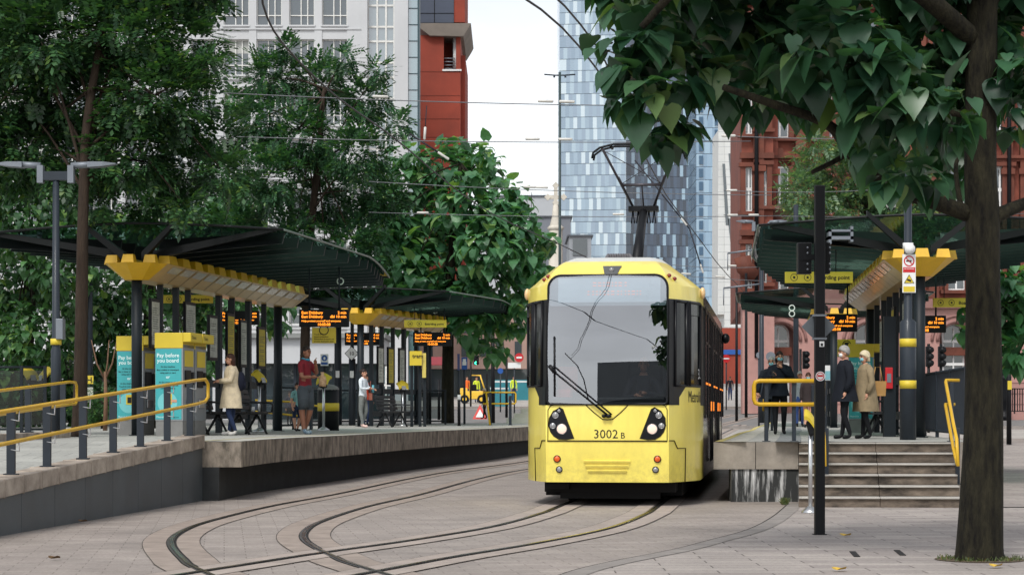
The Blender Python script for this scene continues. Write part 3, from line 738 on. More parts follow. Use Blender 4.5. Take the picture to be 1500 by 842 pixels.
# carriages
def prof(y, s=1., zlow=.36): return [(-1.325*s,y,zlow),(-1.325*s,y,3.28),(-1.16*s,y,3.42),(-.93*s,y,3.6),(-.72*s,y,3.76),(.72*s,y,3.76),(.93*s,y,3.6),(1.16*s,y,3.42),(1.325*s,y,3.28),(1.325*s,y,zlow)]
def carriage(name, y0, y1, M=None):
    m = MB(); a, b = prof(y0), prof(y1)
    for j in range(9):
        m.cur = 2 if 2 <= j <= 6 else 1 if j in (0,8) else 0
        m.add(a+b, [(j,10+j,11+j,j+1)])
    m.cur = 1; m.add(b, [tuple(range(10))[::-1]])
    if M: m.xf(M)
    c = m.build(name, [TYEL,mat('tram_side_panel', srgb(120,104,100), .2, .2, .15, 1.5, coat=.6),TROOF], tram)
    L = y1-y0; nb = 8
    for sd in (-1,1):
        for k in range(nb):
            ya = y0+.12+L*k/nb; yb = y0+L*(k+1)/nb-.12; door = k in (2,5)
            m = MB(); m.bbox((sd*1.326,ya,.6 if door else 1.35),(sd*1.345,yb,3.02))
            if M: m.xf(M)
            w_ = m.build('door' if door else 'window', TDRK, c)
            m = MB()
            for yy in ((ya,yb,(ya+yb)/2) if door else (ya,yb)): m.bbox((sd*1.34,yy-.04,.55 if door else 1.3),(sd*1.362,yy+.04,3.06))
            m.bbox((sd*1.34,ya,3.0),(sd*1.36,yb,3.08))
            if not door: m.bbox((sd*1.34,ya,2.5),(sd*1.358,yb,2.54))
            if M: m.xf(M)
            m.build('window_frame' if not door else 'door_frame', TBLK, c)
            for bx_ in ([((sd*1.362,ya-.065,1.5),(.03,.05,.16)),((sd*1.362,yb+.065,1.5),(.03,.05,.16))] if door else [((sd*1.36,ya+(yb-ya)*(q+.5)/3,1.86),(.012,.06,.03)) for q in range(3)]):
                m = MB(); m.box(*bx_)
                if M: m.xf(M)
                m.build('side_light', ORNE, c)
    return c
carriage('carriage', 2.6, 13.6)
M2 = Matrix.Translation((0,14.3,0)) @ Matrix.Rotation(R(2.5), 4, 'Z') @ Matrix.Translation((0,-14.3,0))
carriage('carriage', 14.7, 27, M2)
m = MB(); m.loft([[(x*.93,y,z*.985) for x,_,z in prof(0)] for y in (13.55,13.8,14.05,14.3,14.55,14.8)])
m.build('articulation_bellows', UNDER, tram)
m = MB(); m.bbox((-1.05,1.3,.12),(1.05,13.4,.36)); m.bbox((-.98,.5,.2),(.98,1.3,.36)); m.bbox((-.95,.35,.25),(-.6,.8,.37)); m.bbox((-.75,.55,.10),(.75,.7,.3)); m.build('underframe', UNDER, tram)
for y in (2.2,4.0,11.0,12.8):
    for sd in (-1,1):
        m = MB(); m.tube([(sd*.66,y,.31),(sd*.78,y,.31)], .31, 18); m.build('wheel', UNDER, tram)
m = MB(); m.ell((1.42,13.3,2.95), (.09,.12,.11), 8, 6); m.build('mirror', TBLK, tram)
# pantograph (knuckle arm seen end on)
Y0 = 7.4
m = MB(); m.bbox((-.6,Y0-1.6,3.77),(.6,Y0+1.6,3.9)); m.bbox((-.35,Y0-1.0,3.9),(.35,Y0+.8,4.05)); pb = m.build('pantograph', BLK, tram)
m = MB(); m.smooth = True
m.tube([(0,Y0-1.0,4.0),(0,Y0+1.1,5.22)], [.10,.075], 8); m.build('lower_arm', BLK, pb)
m = MB(); m.bbox((-.28,Y0+.95,5.17),(.28,Y0+1.2,5.27))
for x in (-.2,-.1,.1,.2): m.tube([(x,Y0+1.05,5.2),(x+.03,Y0+1.05,4.95),(x-.03,Y0+1.05,4.95),(x,Y0+1.05,5.2)], .012, 5)
m.build('knuckle', BLK, pb)
m = MB()
for sd in (-1,1):
    m.tube([(sd*.2,Y0+1.0,5.27),(sd*.68,Y0-.3,6.22)], .026, 6); m.tube([(sd*.26,Y0+.9,5.4),(sd*.42,Y0+.4,5.75),(-sd*.45,Y0+.2,5.9)][:2], .02, 5)
m.tube([(-.36,Y0+.55,5.62),(.36,Y0+.55,5.62)], .03, 6); m.tube([(0,Y0+1.05,5.27),(0,Y0+.55,5.62)], .015, 5)
m.tube([(-.36,Y0+.55,5.65),(.62,Y0-.2,6.15)], .008, 4); m.tube([(.36,Y0+.55,5.65),(-.62,Y0-.2,6.15)], .008, 4)
m.build('upper_arm', mat('arm_grey', srgb(75,72,78), .4, .4), pb)
m = MB(); m.smooth = True
for dy in (-.16,.16): m.tube([(-.84,Y0-.3+dy,6.0),(-.82,Y0-.3+dy,6.1),(-.7,Y0-.3+dy,6.19),(-.45,Y0-.3+dy,6.25),(.45,Y0-.3+dy,6.25),(.7,Y0-.3+dy,6.19),(.82,Y0-.3+dy,6.1),(.84,Y0-.3+dy,6.0)], .022, 6)
m.tube([(-.5,Y0-.5,6.22),(-.5,Y0-.1,6.22)], .03, 6); m.tube([(.5,Y0-.5,6.22),(.5,Y0-.1,6.22)], .03, 6); m.build('contact_head', BLK, pb)
# the driver, seated behind the windscreen
TM = Matrix.Translation((TX,TY,0)) @ Matrix.Rotation(-TA, 4, 'Z')
drv = person('bald tram driver in a dark jacket seated behind the windscreen', TM @ Vector((.47,1.15,.955)), 1.72, -TA, SKIND, cloth('dark_jacket', srgb(34,36,42)), cloth('dark_trousers', srgb(36,38,46)), BLK, HAIRD,
    (arm(.17,-.06,.40,.03,-.16,.42), arm(.17,-.08,.38,.06,-.24,.40)), hair='none', sit=True)
# ------------------------------------------------------------------ platform shelters
WOOD = mat('trough_lining', srgb(196,160,96), .35, 0, .15, 2, coat=.3, stretch=(1,.3,1))
CGLS = glass('canopy_glass', (.22,.40,.32), .08, .05)
FINM = mat('canopy_fin', srgb(10,15,16), .5, 0, .15, 3, coat=.1)
LPAN = mat('light_panel', srgb(200,190,175), .15, .3, .12, 3)
BOARD = mat('notice_paper', srgb(176,178,166), .7, 0, .2, 9, alt=srgb(205,205,196))
BOARDY = mat('notice_yellow', srgb(190,170,60), .7, 0, .1, 9)
def shelter(label, loc, yaw, L, wn, wm, wf, nf, side, far_over=1.2, posts=(), boards=(), H0=0., near=.45):
    r = thing('platform_shelter', label, 'tram shelter', loc, 'butterfly roofed shelters on the platforms'); r.rotation_euler.z = -yaw; ORG[r.name] = Vector((0,0,0))
    zb, zt, ze = 3.07+H0, 3.39+H0, 3.97+H0
    def col(y): m = MB(); m.cyl((0,y), .105, 0, zb+.02, 18); m.cyl((0,y), .16, 0, .02, 18); m.build('column', DKG, r)
    col(0); col(L*.95)
    def plan(rd, z, yf): 
        pts = [(-rd, yf, z)]
        for k in range(5): a = math.pi+math.pi*k/4; pts.append((rd*math.cos(a), rd*math.sin(a)*.95, z))
        return pts+[(rd, yf, z)]
    lo, hi = plan(.24, zb, L), plan(.64, zt, L+.1)
    m = MB(); n = 7
    for j in range(1,5): m.add([lo[j],lo[j+1],hi[j+1],hi[j]], [(0,1,2,3)])
    m.add(plan(.24,zb,.02), [tuple(range(7))[::-1]]); m.build('capital', YEL, r)
    m = MB()
    for j in (0,5): m.add([lo[j],lo[j+1],hi[j+1],hi[j]], [(0,1,2,3)])
    m.add([(-.24,0,zb),(.24,0,zb),(.24,L,zb),(-.24,L,zb)], [(3,2,1,0)]); m.add([lo[0],lo[6],hi[6],hi[0]], [(0,1,2,3)])
    m.add(hi, [tuple(range(7))]); tr = m.build('light_trough', WOOD, r)
    npan = nf
    for sd in (-1,1):
        for k in range(npan):
            y0 = .35+(L-.5)*k/npan; y1 = y0+(L-.5)/npan
            def tp(u,y,o): # on trough side
                return (sd*(.24+.40*u+.012*o), y, zb+(zt-zb)*u-.02*o)
            m = MB(); a = [tp(.55,y0+.08,.3),tp(.92,y0+.08,.3),tp(.92,y1-.08,.3),tp(.55,y1-.08,.3)]
            m.add(a, [(0,1,2,3)]); m.build('light_panel', LPAN, tr)
            m = MB(); m.add([tp(0,y1-.012,.2),tp(1,y1-.012,.2),tp(1,y1+.012,.2),tp(0,y1+.012,.2)], [(0,1,2,3)]); m.build('panel_joint', GROOVE, tr)
    def wd(t):
        if t < .5: return wn+(wm-wn)*(1-(1-2*t)**2)
        return wm-(wm-wf)*((t-.5)/.5)**1.15
    LT = L+far_over
    for sd in (-1,1):
        for k in range(nf+1):
            t = k/nf; y = .12+(L-.2)*t; ye = .0+(LT)*t - .1; we = wd(t)
            # tooth
            if k < nf:
                yy = y+.06; tl = (L/nf)*.62
                m = MB(); x0 = sd*.63; m.add([(x0-.28*sd,yy,zt),(x0,yy,zt),(x0,yy+tl,zt),(x0-.28*sd,yy+tl,zt),(x0-.22*sd,yy+.06,zt+.18),(x0-.03*sd,yy+.06,zt+.18),(x0-.03*sd,yy+tl-.06,zt+.18),(x0-.22*sd,yy+tl-.06,zt+.18)],[(0,1,5,4),(1,2,6,5),(2,3,7,6),(3,0,4,7),(4,5,6,7)]); m.build('tooth', YEL, r)
            m = MB(); xr_, xe = sd*.40, sd*we; h0, h1 = .34, .22; th = .03
            zr = zt+.50; 
            secs = []
            for q in range(5):
                u = q/4; x = xr_+(xe-xr_)*u; yy = y+(ye-y)*u; zt_ = zr+(ze-zr)*(u**.85); h = h0+(h1-h0)*u
                secs.append([(x,yy-th,zt_-h),(x,yy+th,zt_-h),(x,yy+.16+th,zt_),(x,yy+.16-th,zt_)])
            m.loft(secs); m.build('roof_fin', FINM, r)
    for k in range(5):
        a = math.pi+math.pi*(k+.0)/4; cx, cy = .55*math.cos(a), .55*math.sin(a)
        m = MB(); m.add([(cx-.13,cy,zt),(cx+.13,cy,zt),(cx+.13,cy+.2,zt),(cx-.13,cy+.2,zt),(cx-.10,cy+.04,zt+.16),(cx+.10,cy+.04,zt+.16),(cx+.10,cy+.16,zt+.16),(cx-.10,cy+.16,zt+.16)],[(0,1,5,4),(1,2,6,5),(2,3,7,6),(3,0,4,7),(4,5,6,7)]); m.build('tooth', YEL, r)
    # raking arms at the near end
    for sd in (-1,1):
        m = MB(); a = Vector((sd*.18,-.25,zt+.05)); b = Vector((sd*(.98),-.55,ze+.16)); up = Vector((0,0,.17)); yv = Vector((0,.16,0))
        m.loft([[a,a+yv,a+yv+up,a+up],[b,b+yv,b+yv+up*.6,b+up*.6]]); m.build('raking_arm', FINM, r)
        m = MB(); a = Vector((sd*.3,.1,zt+.1)); b = Vector((sd*wn*.97,-.35,ze+.0)); m.loft([[a,a+yv,a+yv+up,a+up],[b,b+yv,b+yv+up*.5,b+up*.5]]); m.build('raking_arm', FINM, r)
    # glass roof
    m = MB(); m.smooth = True; rows = []
    for i in range(15):
        t = i/14; y = -near+(LT+near+.2)*t-.0; w_ = wd(t)+.12; f = 1-.6*max(0,(t-.8)/.2)
        rows.append([(-w_,y,ze+.02),(-w_*.6,y,ze+.11),(-w_*.25,y,ze+.17),(0,y,ze+.19),(w_*.25,y,ze+.17),(w_*.6,y,ze+.11),(w_,y,ze+.02)])
    for a, b in zip(rows, rows[1:]):
        for j in range(6): m.quad(a[j],a[j+1],b[j+1],b[j])
    gl = m.build('roof_glass', CGLS, r)
    for rr_ in (rows[0], rows[-1]): m = MB(); m.tube(rr_, .025, 5); m.build('edge_trim', FINM, gl)
    for j in (0,6): m = MB(); m.tube([q[j] for q in rows], .022, 5); m.build('edge_trim', mat('edge_grey', srgb(110,122,116), .4), gl)
    # spine posts, rails, notice boards
    for (y, wdt) in posts:
        m = MB(); m.bbox((-.06,y-wdt/2,0),(.06,y+wdt/2,zb)); m.build('post', DKG, r)
    if posts:
        y0, y1 = posts[0][0], posts[-1][0]
        for z in (.32,1.02): m = MB(); m.bbox((-.03,y0,z),(.03,y1,z+.16)); m.build('rail', DKG, r)
    for (y, z0, z1, ln, mt) in boards:
        m = MB(); m.bbox((side*.07,y-ln/2,z0),(side*.13,y+ln/2,z1)); b = m.build('notice_board', BLK, r, bevel=.01)
        m = MB(); m.bbox((side*.125,y-ln/2+.05,z0+.07),(side*.135,y+ln/2-.05,z1-.07)); p_ = m.build('notice', mt, b)
        m = MB()
        for q in range(int((z1-z0-.3)/.045)):
            if random.random() < .82: m.bbox((side*.134,y-ln/2+.09,z1-.2-q*.045),(side*.137,y+ln/2-.09-.14*random.random(),z1-.187-q*.045))
        m.build('print', mat('print_grey', srgb(84,86,84), .7), b)
PST1 = [(1.4,.06),(2.4,.10),(3.2,.07),(5.4,.16),(6.4,.07),(7.7,.16),(9.0,.06)]
BRD1 = [(.75,1.75,2.75,.55,BOARD),(3.0,1.85,2.8,.7,BOARD),(4.6,1.6,2.6,.6,BOARD),(5.9,1.5,2.7,.55,BOARDY),(6.9,1.5,2.6,.5,BOARD),(8.4,1.5,2.5,.6,BOARDY)]
shelter('large glass canopy shelter with yellow column head on the left platform, nearest the ramp', (-7.42,40.5,.93), .160, 10.8, 3.0, 3.05, 1.95, 13, 1, 2.6, PST1, BRD1)
shelter('second canopy shelter further along the left platform beside the big leaved tree', (-4.62,62.5,pz(62)), .30, 6.5, 2.9, 3.0, 1.95, 9, 1, 2.5, [(.9,.07),(1.8,.12),(2.8,.07),(3.8,.16),(5.0,.12),(6,.2)], [(1.4,1.3,2.5,.5,BOARD),(2.3,1.3,2.5,.5,BOARDY),(3.3,1.3,2.5,.5,BOARD)], .05)
shelter('canopy shelter on the right platform behind the steps', (7.42,37.3,.93), .10, 12.5, 2.8, 2.8, 2.0, 14, -1, 1.5, [(1.2,.07),(2.2,.12),(3.4,.07),(5.0,.16),(6.5,.07),(8,.16),(10,.1)], [(1.7,1.3,2.6,.6,BOARD),(4.2,1.3,2.6,.6,BOARDY),(7.2,1.5,2.5,.6,BOARD)], -.14)
shelter('distant canopy shelter at the far end of the right platform', (9.35,59.5,pz(60)), .12, 7, 2.7, 2.7, 2.0, 8, -1, 1.5, [(1.2,.07),(3.4,.12),(5.0,.16)], [], -.1)
# ------------------------------------------------------------------ handrails
def handrail(label, posts, loops, group, post=(.055,.10), pm=None, r=.026, brackets=True):
    p0 = posts[0]; t = thing('handrail', label, 'handrail', p0[0], group)
    for (a, h) in posts:
        m = MB(); m.box((a[0],a[1],a[2]+h/2),(post[1],post[0],h)); pp = m.build('post', pm or DG, t, bevel=.006)
        m = MB(); m.box((a[0],a[1],a[2]+.008),(post[1]+.06,post[0]+.06,.016)); m.build('foot', pm or DG, pp)
    for lp_ in loops:
        m = MB(); m.smooth = True; m.tube(lp_, r, 10); m.build('rail', YEL, t)
    return t
def loopend(a, b, up, dn, e):   # a..b top rail, return along the bottom, rounded end
    a, b = Vector(a), Vector(b)
# front left rail on the ramp coping
RX = lambda Y: rampx(Y)-.15
Ys = [14.5,16.6,18.7,20.8,22.6,23.85,25.15,26.6,27.95,29.3,30.75,32.1]
zt_ = lambda Y: 1.44+(Y-24)*.0560; zl_ = lambda Y: 1.07+(Y-24)*.0555
posts = [((RX(Y),Y,rampz(Y)), zt_(Y)-rampz(Y)-.01) for Y in Ys]
top = [(RX(Y)+.09,Y,zt_(Y)) for Y in Ys]; low = [(RX(Y)+.09,Y,zl_(Y)) for Y in Ys]
e = 32.75; xe = RX(32.3)+.12
loop = top+[(xe+.02,e-.1,zt_(e)-.01),(xe+.05,e,zt_(e)-.08),(xe+.05,e,zl_(e)+.08),(xe+.02,e-.1,zl_(e)+.01)]+low[::-1]
h1 = handrail('yellow double handrail on dark posts along the ramp coping at front left', posts, [loop], 'yellow handrails')
for (a, hh) in posts:
    Y = a[1]
    for z in (zt_(Y)-.12, zl_(Y)-.1): m = MB(); m.tube([(a[0],Y-.02,z),(a[0]-.0+.1,Y-.03,z-.02),(a[0]+.1,Y-.03,z+.1)], .009, 5); m.build('bracket', STL, h1)
posts = [((-8.2,Y,1.05), (1.75+(Y-32.8)*.042)-1.06) for Y in (29.5,32.2,34.7,37.4)]
zt2 = lambda Y: 1.75+(Y-32.8)*.042; zl2 = lambda Y: 1.37+(Y-32.8)*.035
YY = [28.5,31,34,37.6]
handrail('yellow double handrail on the terrace kerb, behind the front ramp rail', posts, [[(-8.12,Y,zt2(Y)) for Y in YY]+[(-8.12,38.1,zt2(38)-.02),(-8.12,38.2,zt2(38)-.08),(-8.12,38.2,zl2(38)+.06),(-8.12,38.1,zl2(38))]+[(-8.12,Y,zl2(Y)) for Y in YY[::-1]]], 'yellow handrails')
X0, X1, Yf = XA(1104.5,32.2), XA(1195,32.2), 32.2
zt3, zl3 = ZA(557.5,32.2), ZA(592,32.2)
handrail('yellow looped guard rail across the front edge of the right platform', [((XA(1122.5,32.25),32.25,.93), zt3-.95),((XA(1163,32.25),32.25,.93), zt3-.95),((XA(1191,32.6),32.6,.93), .9)],
    [[(X1,Yf,zt3),(X0+.08,Yf,zt3),(X0+.02,Yf,zt3-.02),(X0,Yf,zt3-.08),(X0,Yf,zl3+.08),(X0+.02,Yf,zl3+.02),(X0+.08,Yf,zl3),(X1,Yf,zl3)]], 'yellow handrails', (.06,.06), None, .034)
handrail('small yellow rail end behind the masked woman on the right platform', [((XA(1122,50),50,pz(50)),.95),((XA(1122,51.5)+.15,51.5,pz(50)),.95)], [[(XA(1122,50)+.3,51.5,1.85),(XA(1118,50),50,1.85),(XA(1118,50),50,1.45),(XA(1118,50)+.3,51.5,1.45)]], 'yellow handrails', (.06,.06))
for lab, xt, x, s_ in (('yellow handrail at the left side of the platform steps, behind the black pole', 4.90, 4.63, .02), ('yellow handrail at the right side of the platform steps, next to the tree trunk', 6.82, 6.60, 1)):
    handrail(lab, [((xt+.08*s_+.03,32.3,.93),.93),((x+.10,30.8,.31),.85)],
      [[(xt+.25*s_,32.38,1.9),(xt+.03*s_,32.33,1.9),(xt,32.2,1.87),(x+.06,30.9,1.22),(x+.01,30.45,1.0),(x,30.3,.60)],[(xt+.18*s_,32.38,1.52),(xt+.02*s_,32.33,1.52),(xt,32.2,1.49),(x+.04,30.8,.85),(x,30.34,.62)]], 'yellow handrails', (.06,.06))
Yh = 66
handrail('yellow looped rail at the far end of the left platform', [((XA(718,Yh),Yh,pz(Yh)), 1.05),((XA(747.5,Yh),Yh,pz(Yh)),.95)],
    [[(XA(707.5,Yh),Yh,ZA(574.5,Yh)),(XA(754,Yh),Yh,ZA(574.5,Yh)),(XA(755.5,Yh),Yh,ZA(577,Yh)),(XA(755.5,Yh),Yh,ZA(589,Yh)),(XA(754,Yh),Yh,ZA(591,Yh)),(XA(707.5,Yh),Yh,ZA(591,Yh))],[(XA(712,Yh),Yh,ZA(575,Yh)),(XA(718,Yh),Yh-.5,pz(Yh))]], 'yellow handrails', (.09,.09), None, .03)
Yh = 54
handrail('yellow rails behind the man in the red polo', [((XA(x,Yh),Yh,pz(Yh)),.9) for x in (385,401,455)], [[(XA(374,Yh),Yh,1.72),(XA(440,Yh),Yh,1.66)],[(XA(374,Yh),Yh,1.42),(XA(440,Yh),Yh,1.3)],[(XA(450,Yh),Yh,1.6),(XA(470,Yh),Yh,1.55)]], 'yellow handrails', (.06,.06))
# ------------------------------------------------------------------ fences and screens
def fence(label, a, b, z0a, z0b, h, n, post, infill, name='fence', cat='fence', zt=None):
    a, b = Vector((*a,z0a)), Vector((*b,z0b)); t = thing(name, label, cat, a); d_ = b-a; L = Vector((d_.x,d_.y,0)).length; an = math.atan2(d_.y,d_.x)
    for i in range(n+1):
        p = a+d_*i/n; m = MB(); m.box((p.x,p.y,p.z+h/2),(.06,.06,h), rz=an); m.build('post', post, t)
    for z in (.12, h-.03): m = MB(); m.tube([a+Vector((0,0,z)), b+Vector((0,0,z))], .028, 6); m.build('rail', post, t)
    if infill == 'bars':
        k = int(L/.12)
        for i in range(min(k,90)): p = a+d_*(i+.5)/k; m = MB(); m.box((p.x,p.y,p.z+h/2+.04),(.05,.012,h-.16), rz=an); m.build('bar', post, t)
    else:
        for i in range(n):
            p, q = a+d_*(i+.08)/n, a+d_*(i+.92)/n; m = MB(); u = Vector((0,0,1)); m.quad(p+u*.2,q+u*.2,q+u*(h-.1),p+u*(h-.1)); m.build('glass_panel', infill, t)
    return t
SGL = glass('screen_glass', (.34,.40,.40), .03, .02, edge=.12)
fence('dark framed glass screen standing behind the terrace rail at far left', (-11.5,42), (XA(66,42),42), .93,.93, 1.42, 4, DKG, SGL, 'glass_screen', 'glass screen')
fence('dark slatted fence along the right edge of the right platform', (7.45,33.6), (8.6,46), .93,.94, 1.22, 6, DG, 'bars')
fence('glazed balustrade at the back of the left platform behind the white bloused woman', (-6.6,66), (-2.2,67.5), pz(66),pz(67), 1.15, 5, DKG, SGL, 'balustrade', 'balustrade')
fence('glazed balustrade at the back of the left platform behind the man in red', (-6.2,53.5), (-5.1,57), pz(53),pz(57), 1.15, 3, DKG, SGL, 'balustrade', 'balustrade')
# ------------------------------------------------------------------ ticket machines, readers, benches, bins
TEAL = mat('teal_panel', srgb(58,162,166), .5, 0, .05, 2)
TEALL = mat('teal_light', srgb(110,190,192), .5, 0, .05, 2)
MGRY = mat('machine_grey', srgb(140,146,150), .45, .2, .08, 3); MBASE = mat('machine_plinth', srgb(120,120,118), .7, 0, .12, 4)
LT = mat('pale_lettering', srgb(214,236,234), .6, var=.03)
def machine(label, loc, group='ticket machines'):
    t = thing('ticket_machine', label, 'ticket machine', loc, group); t.rotation_euler.z = -.16; ORG[t.name] = Vector((0,0,0)); x = y = z = 0; W, D = .56, .70
    m = MB(); m.bbox((x,y,z+.3),(x+W,y+D,z+1.78)); m.build('cabinet', MGRY, t, bevel=.01)
    m = MB(); m.bbox((x+.01,y+.01,z),(x+W-.01,y+D-.01,z+.3)); m.build('plinth', MBASE, t)
    m = MB(); m.bbox((x-.01,y-.01,z+1.70),(x+W+.0,y+D+.01,z+2.0)); m.bbox((x+W+.001,y-.01,z+1.82),(x+W+.16,y+D+.01,z+2.0)); hd = m.build('hood', YSG, t, bevel=.012)
    m = MB(); m.text('Tickets', (x+W+.163,y+.06,z+1.88), .09, (0,1,0)); m.build('lettering', TXT, hd)
    m = MB(); m.bbox((x+.01,y-.006,z+.33),(x+W-.03,y+.0,z+1.69)); pn = m.build('poster_panel', TEAL, t)
    m = MB(); m.disc((x+.25,y-.008,z+.65), .2, 24); m.build('graphic', TEALL, pn)
    m = MB(); m.bbox((x+.20,y-.014,z+.62),(x+.34,y-.009,z+.82)); m.build('graphic', YSG, pn)
    m = MB(); m.bbox((x+.23,y-.018,z+.65),(x+.31,y-.015,z+.77)); m.build('graphic', TXT, pn)
    m = MB(); m.bbox((x+.33,y-.018,z+.66),(x+.44,y-.015,z+.71)); m.build('graphic', SKIN, pn)
    m = MB(); yy = y-.009
    for s_, zz, tx, bd in ((.105,1.53,'Pay before',True),(.105,1.43,'you board',True),(.085,1.12,'or',True)): m.text(tx, (x+.26,yy,z+zz), s_, align='CENTER', bold=bd)
    m.text('Metrolink', (x+.03,yy,z+.36), .05); m.build('lettering', LT, pn)
    m = MB()
    for s_, zz, tx in ((.052,1.33,'At this machine'),(.05,1.27,'Buy a ticket or travelcard'),(.05,1.215,'using cash or card'),(.052,1.03,'At the smart reader'),(.05,.97,'Touch-in and touch-out'),(.05,.915,'using contactless'),(.036,.36,'tfgm.com')):
        m.text(tx, (x+(.26 if tx != 'tfgm.com' else .42),yy,z+zz), s_*.86, align='CENTER', bold=True)
    m.build('lettering', TXT, pn)
    fx = x+W+.002
    m = MB(); m.bbox((fx,y+.1,z+1.35),(fx+.012,y+D-.1,z+1.66)); m.build('notice', YSG, t)
    m = MB(); m.bbox((fx,y+.1,z+.95),(fx+.02,y+.45,z+1.28)); m.build('touch_screen', BLK, t, bevel=.01)
    m = MB(); m.bbox((fx,y+.5,z+1.0),(fx+.03,y+.62,z+1.25)); m.build('card_reader', TXT, t, bevel=.008)
    m = MB(); m.bbox((fx,y+.18,z+.55),(fx+.03,y+.5,z+.72)); m.build('ticket_tray', STL, t, bevel=.01)
machine('teal ticket machine partly hidden behind the shelter column', (-7.97,41.3,.93))
machine('teal and yellow ticket machine in front, its whole poster in view', (-6.90,39.6,.93))
machine('ticket machine standing close behind the front one, only its screen side showing', (-6.78,40.36,.93))
machine('ticket machine on the right platform, glimpsed between the two older women', (XA(1243,46),46,.93))
def reader(label, loc, rz=0., big=False):
    t = thing('card_reader_post', label, 'card reader', loc, 'smart card readers'); t.rotation_euler.z = rz; ORG[t.name] = Vector((0,0,0))
    m = MB(); m.smooth = True; m.tube([(0,0,.10),(0,0,1.08)], .035, 12); m.build('stalk', STL, t)
    m = MB(); m.smooth = True; m.tube([(0,0,0),(0,0,.03),(0,0,.10)], [.16,.15,.04], 16); m.build('base', STL, t)
    m = MB(); m.smooth = True; rr = []
    for k in range(7):
        u = k/6; a = R(-70+100*u); rr.append([(x*(.16+.03*u), -.10+.20*u, 1.28+.16*math.sin(math.pi*u*.55)-.05*abs(x)*2+dz) for x in (-1,-.5,0,.5,1) for dz in (0,)])
    m.loft(rr, close=False)
    rr2 = [[(p[0]*.93,p[1],p[2]-.05) for p in q] for q in rr]; m.loft(rr2, close=False)
    for j in (0,4): m.add([q[j] for q in rr]+[q[j] for q in rr2][::-1], [tuple(range(14))])
    m.add(rr[0]+rr2[0][::-1], [tuple(range(10))]); m.add(rr[-1]+rr2[-1][::-1], [tuple(range(10))])
    m.build('hood', YSG, t)
    m = MB(); m.box((0,-.02,1.18),(.20,.14,.22), rx=R(-18)); hd = m.build('reader_head', BLK, t, bevel=.03)
    m = MB(); m.box((0,-.115,1.19),(.13,.01,.12), rx=R(-18)); m.build('screen', LENS, hd)
    return t
reader('yellow hooded card reader behind the far left glass screen, left of the pair', (XA(44,43),43,.93), R(50))
reader('yellow hooded card reader behind the far left glass screen, right of the pair', (XA(66,43.5),43.5,.93), R(-45))
reader('yellow hooded card reader between the cream coated woman and the second column', (XA(380,47),47,.94), R(60))
reader('smart card reader on a steel stalk in front of the man in the red polo', (XA(474,51),51,.94), R(-20))
reader('smart card reader with yellow hood beside the far trunk on the left platform', (XA(590,64),64,pz(64)), R(20))
r_ = reader('yellow hooded card reader in front of the steps, half hidden by the black pole', (XA(1187,28.3),28.3,0), R(80)); r_.scale = (.8,.8,1.0)
BEN = mat('bench_dark', srgb(48,50,52), .5, .2, .15, 4)
def bench(label, loc, rz=0.):
    t = thing('bench', label, 'bench', loc, 'dark slatted benches'); t.rotation_euler.z = rz; ORG[t.name] = Vector((0,0,0))
    for k in range(4): m = MB(); m.box((.12+.11*k,0,.46-.012*k*(3-k)),(.095,1.7,.035)); m.build('seat_slat', BEN, t, bevel=.006)
    for k in range(4): m = MB(); m.box((.02-.03*k,0,.56+.11*k),(.035,1.7,.09), ry=R(-14)); m.build('back_slat', BEN, t, bevel=.006)
    for y in (-.65,.65): m = MB(); m.tube([(.42,y,.0),(.2,y,.42),(.05,y,.42),(-.1,y,.95)], .025, 6); m.tube([(-.05,y,0),(.2,y,.42)], .03, 6); m.build('leg', BEN, t)
    for y in (-.82,0,.82): m = MB(); m.tube([(-.02,y,.68),(.45,y,.66),(.5,y,.62),(.48,y,.46)], .022, 6); m.build('armrest', BEN, t)
bench('dark slatted bench just behind the woman in the cream coat', (-5.72,42.9,.935), -.16)
bench('dark slatted bench by the ticket machines, mostly hidden by the handrail', (-6.45,42.2,.935), -.16)
bench('dark slatted bench behind the woman in the white blouse', (-3.75,61.2,pz(61)+.006), -.30)
bench('dark slatted bench in the shelter behind the two older women', (7.35,40.0,.935), math.pi-.1)
m = MB(); m.smooth = True; x, y = XA(481,52), 52
t = thing('litter_bin', 'black cylindrical litter bin with a yellow band on the left platform', 'litter bin', (x,y,pz(52)))
m.cyl((x,y), .27, pz(52), pz(52)+1.05, 20); m.build('body', BLK, t); m = MB(); m.cyl((x,y), .276, pz(52)+.5, pz(52)+.7, 20); m.build('band', YSG, t)
m = MB(); m.smooth = True; m.ell((x,y,pz(52)+1.05), (.28,.28,.13), 16, 6); m.build('lid', MBASE, t)
m = MB(); m.smooth = True; m.cyl((XA(372,43.6),43.4), .036, 1.40, 1.515, 12, .043); tag(m.build('coffee_cup', WHT, org=(XA(372,43.6),43.4,1.40)), 'white paper cup left on the bench seat', 'cup')
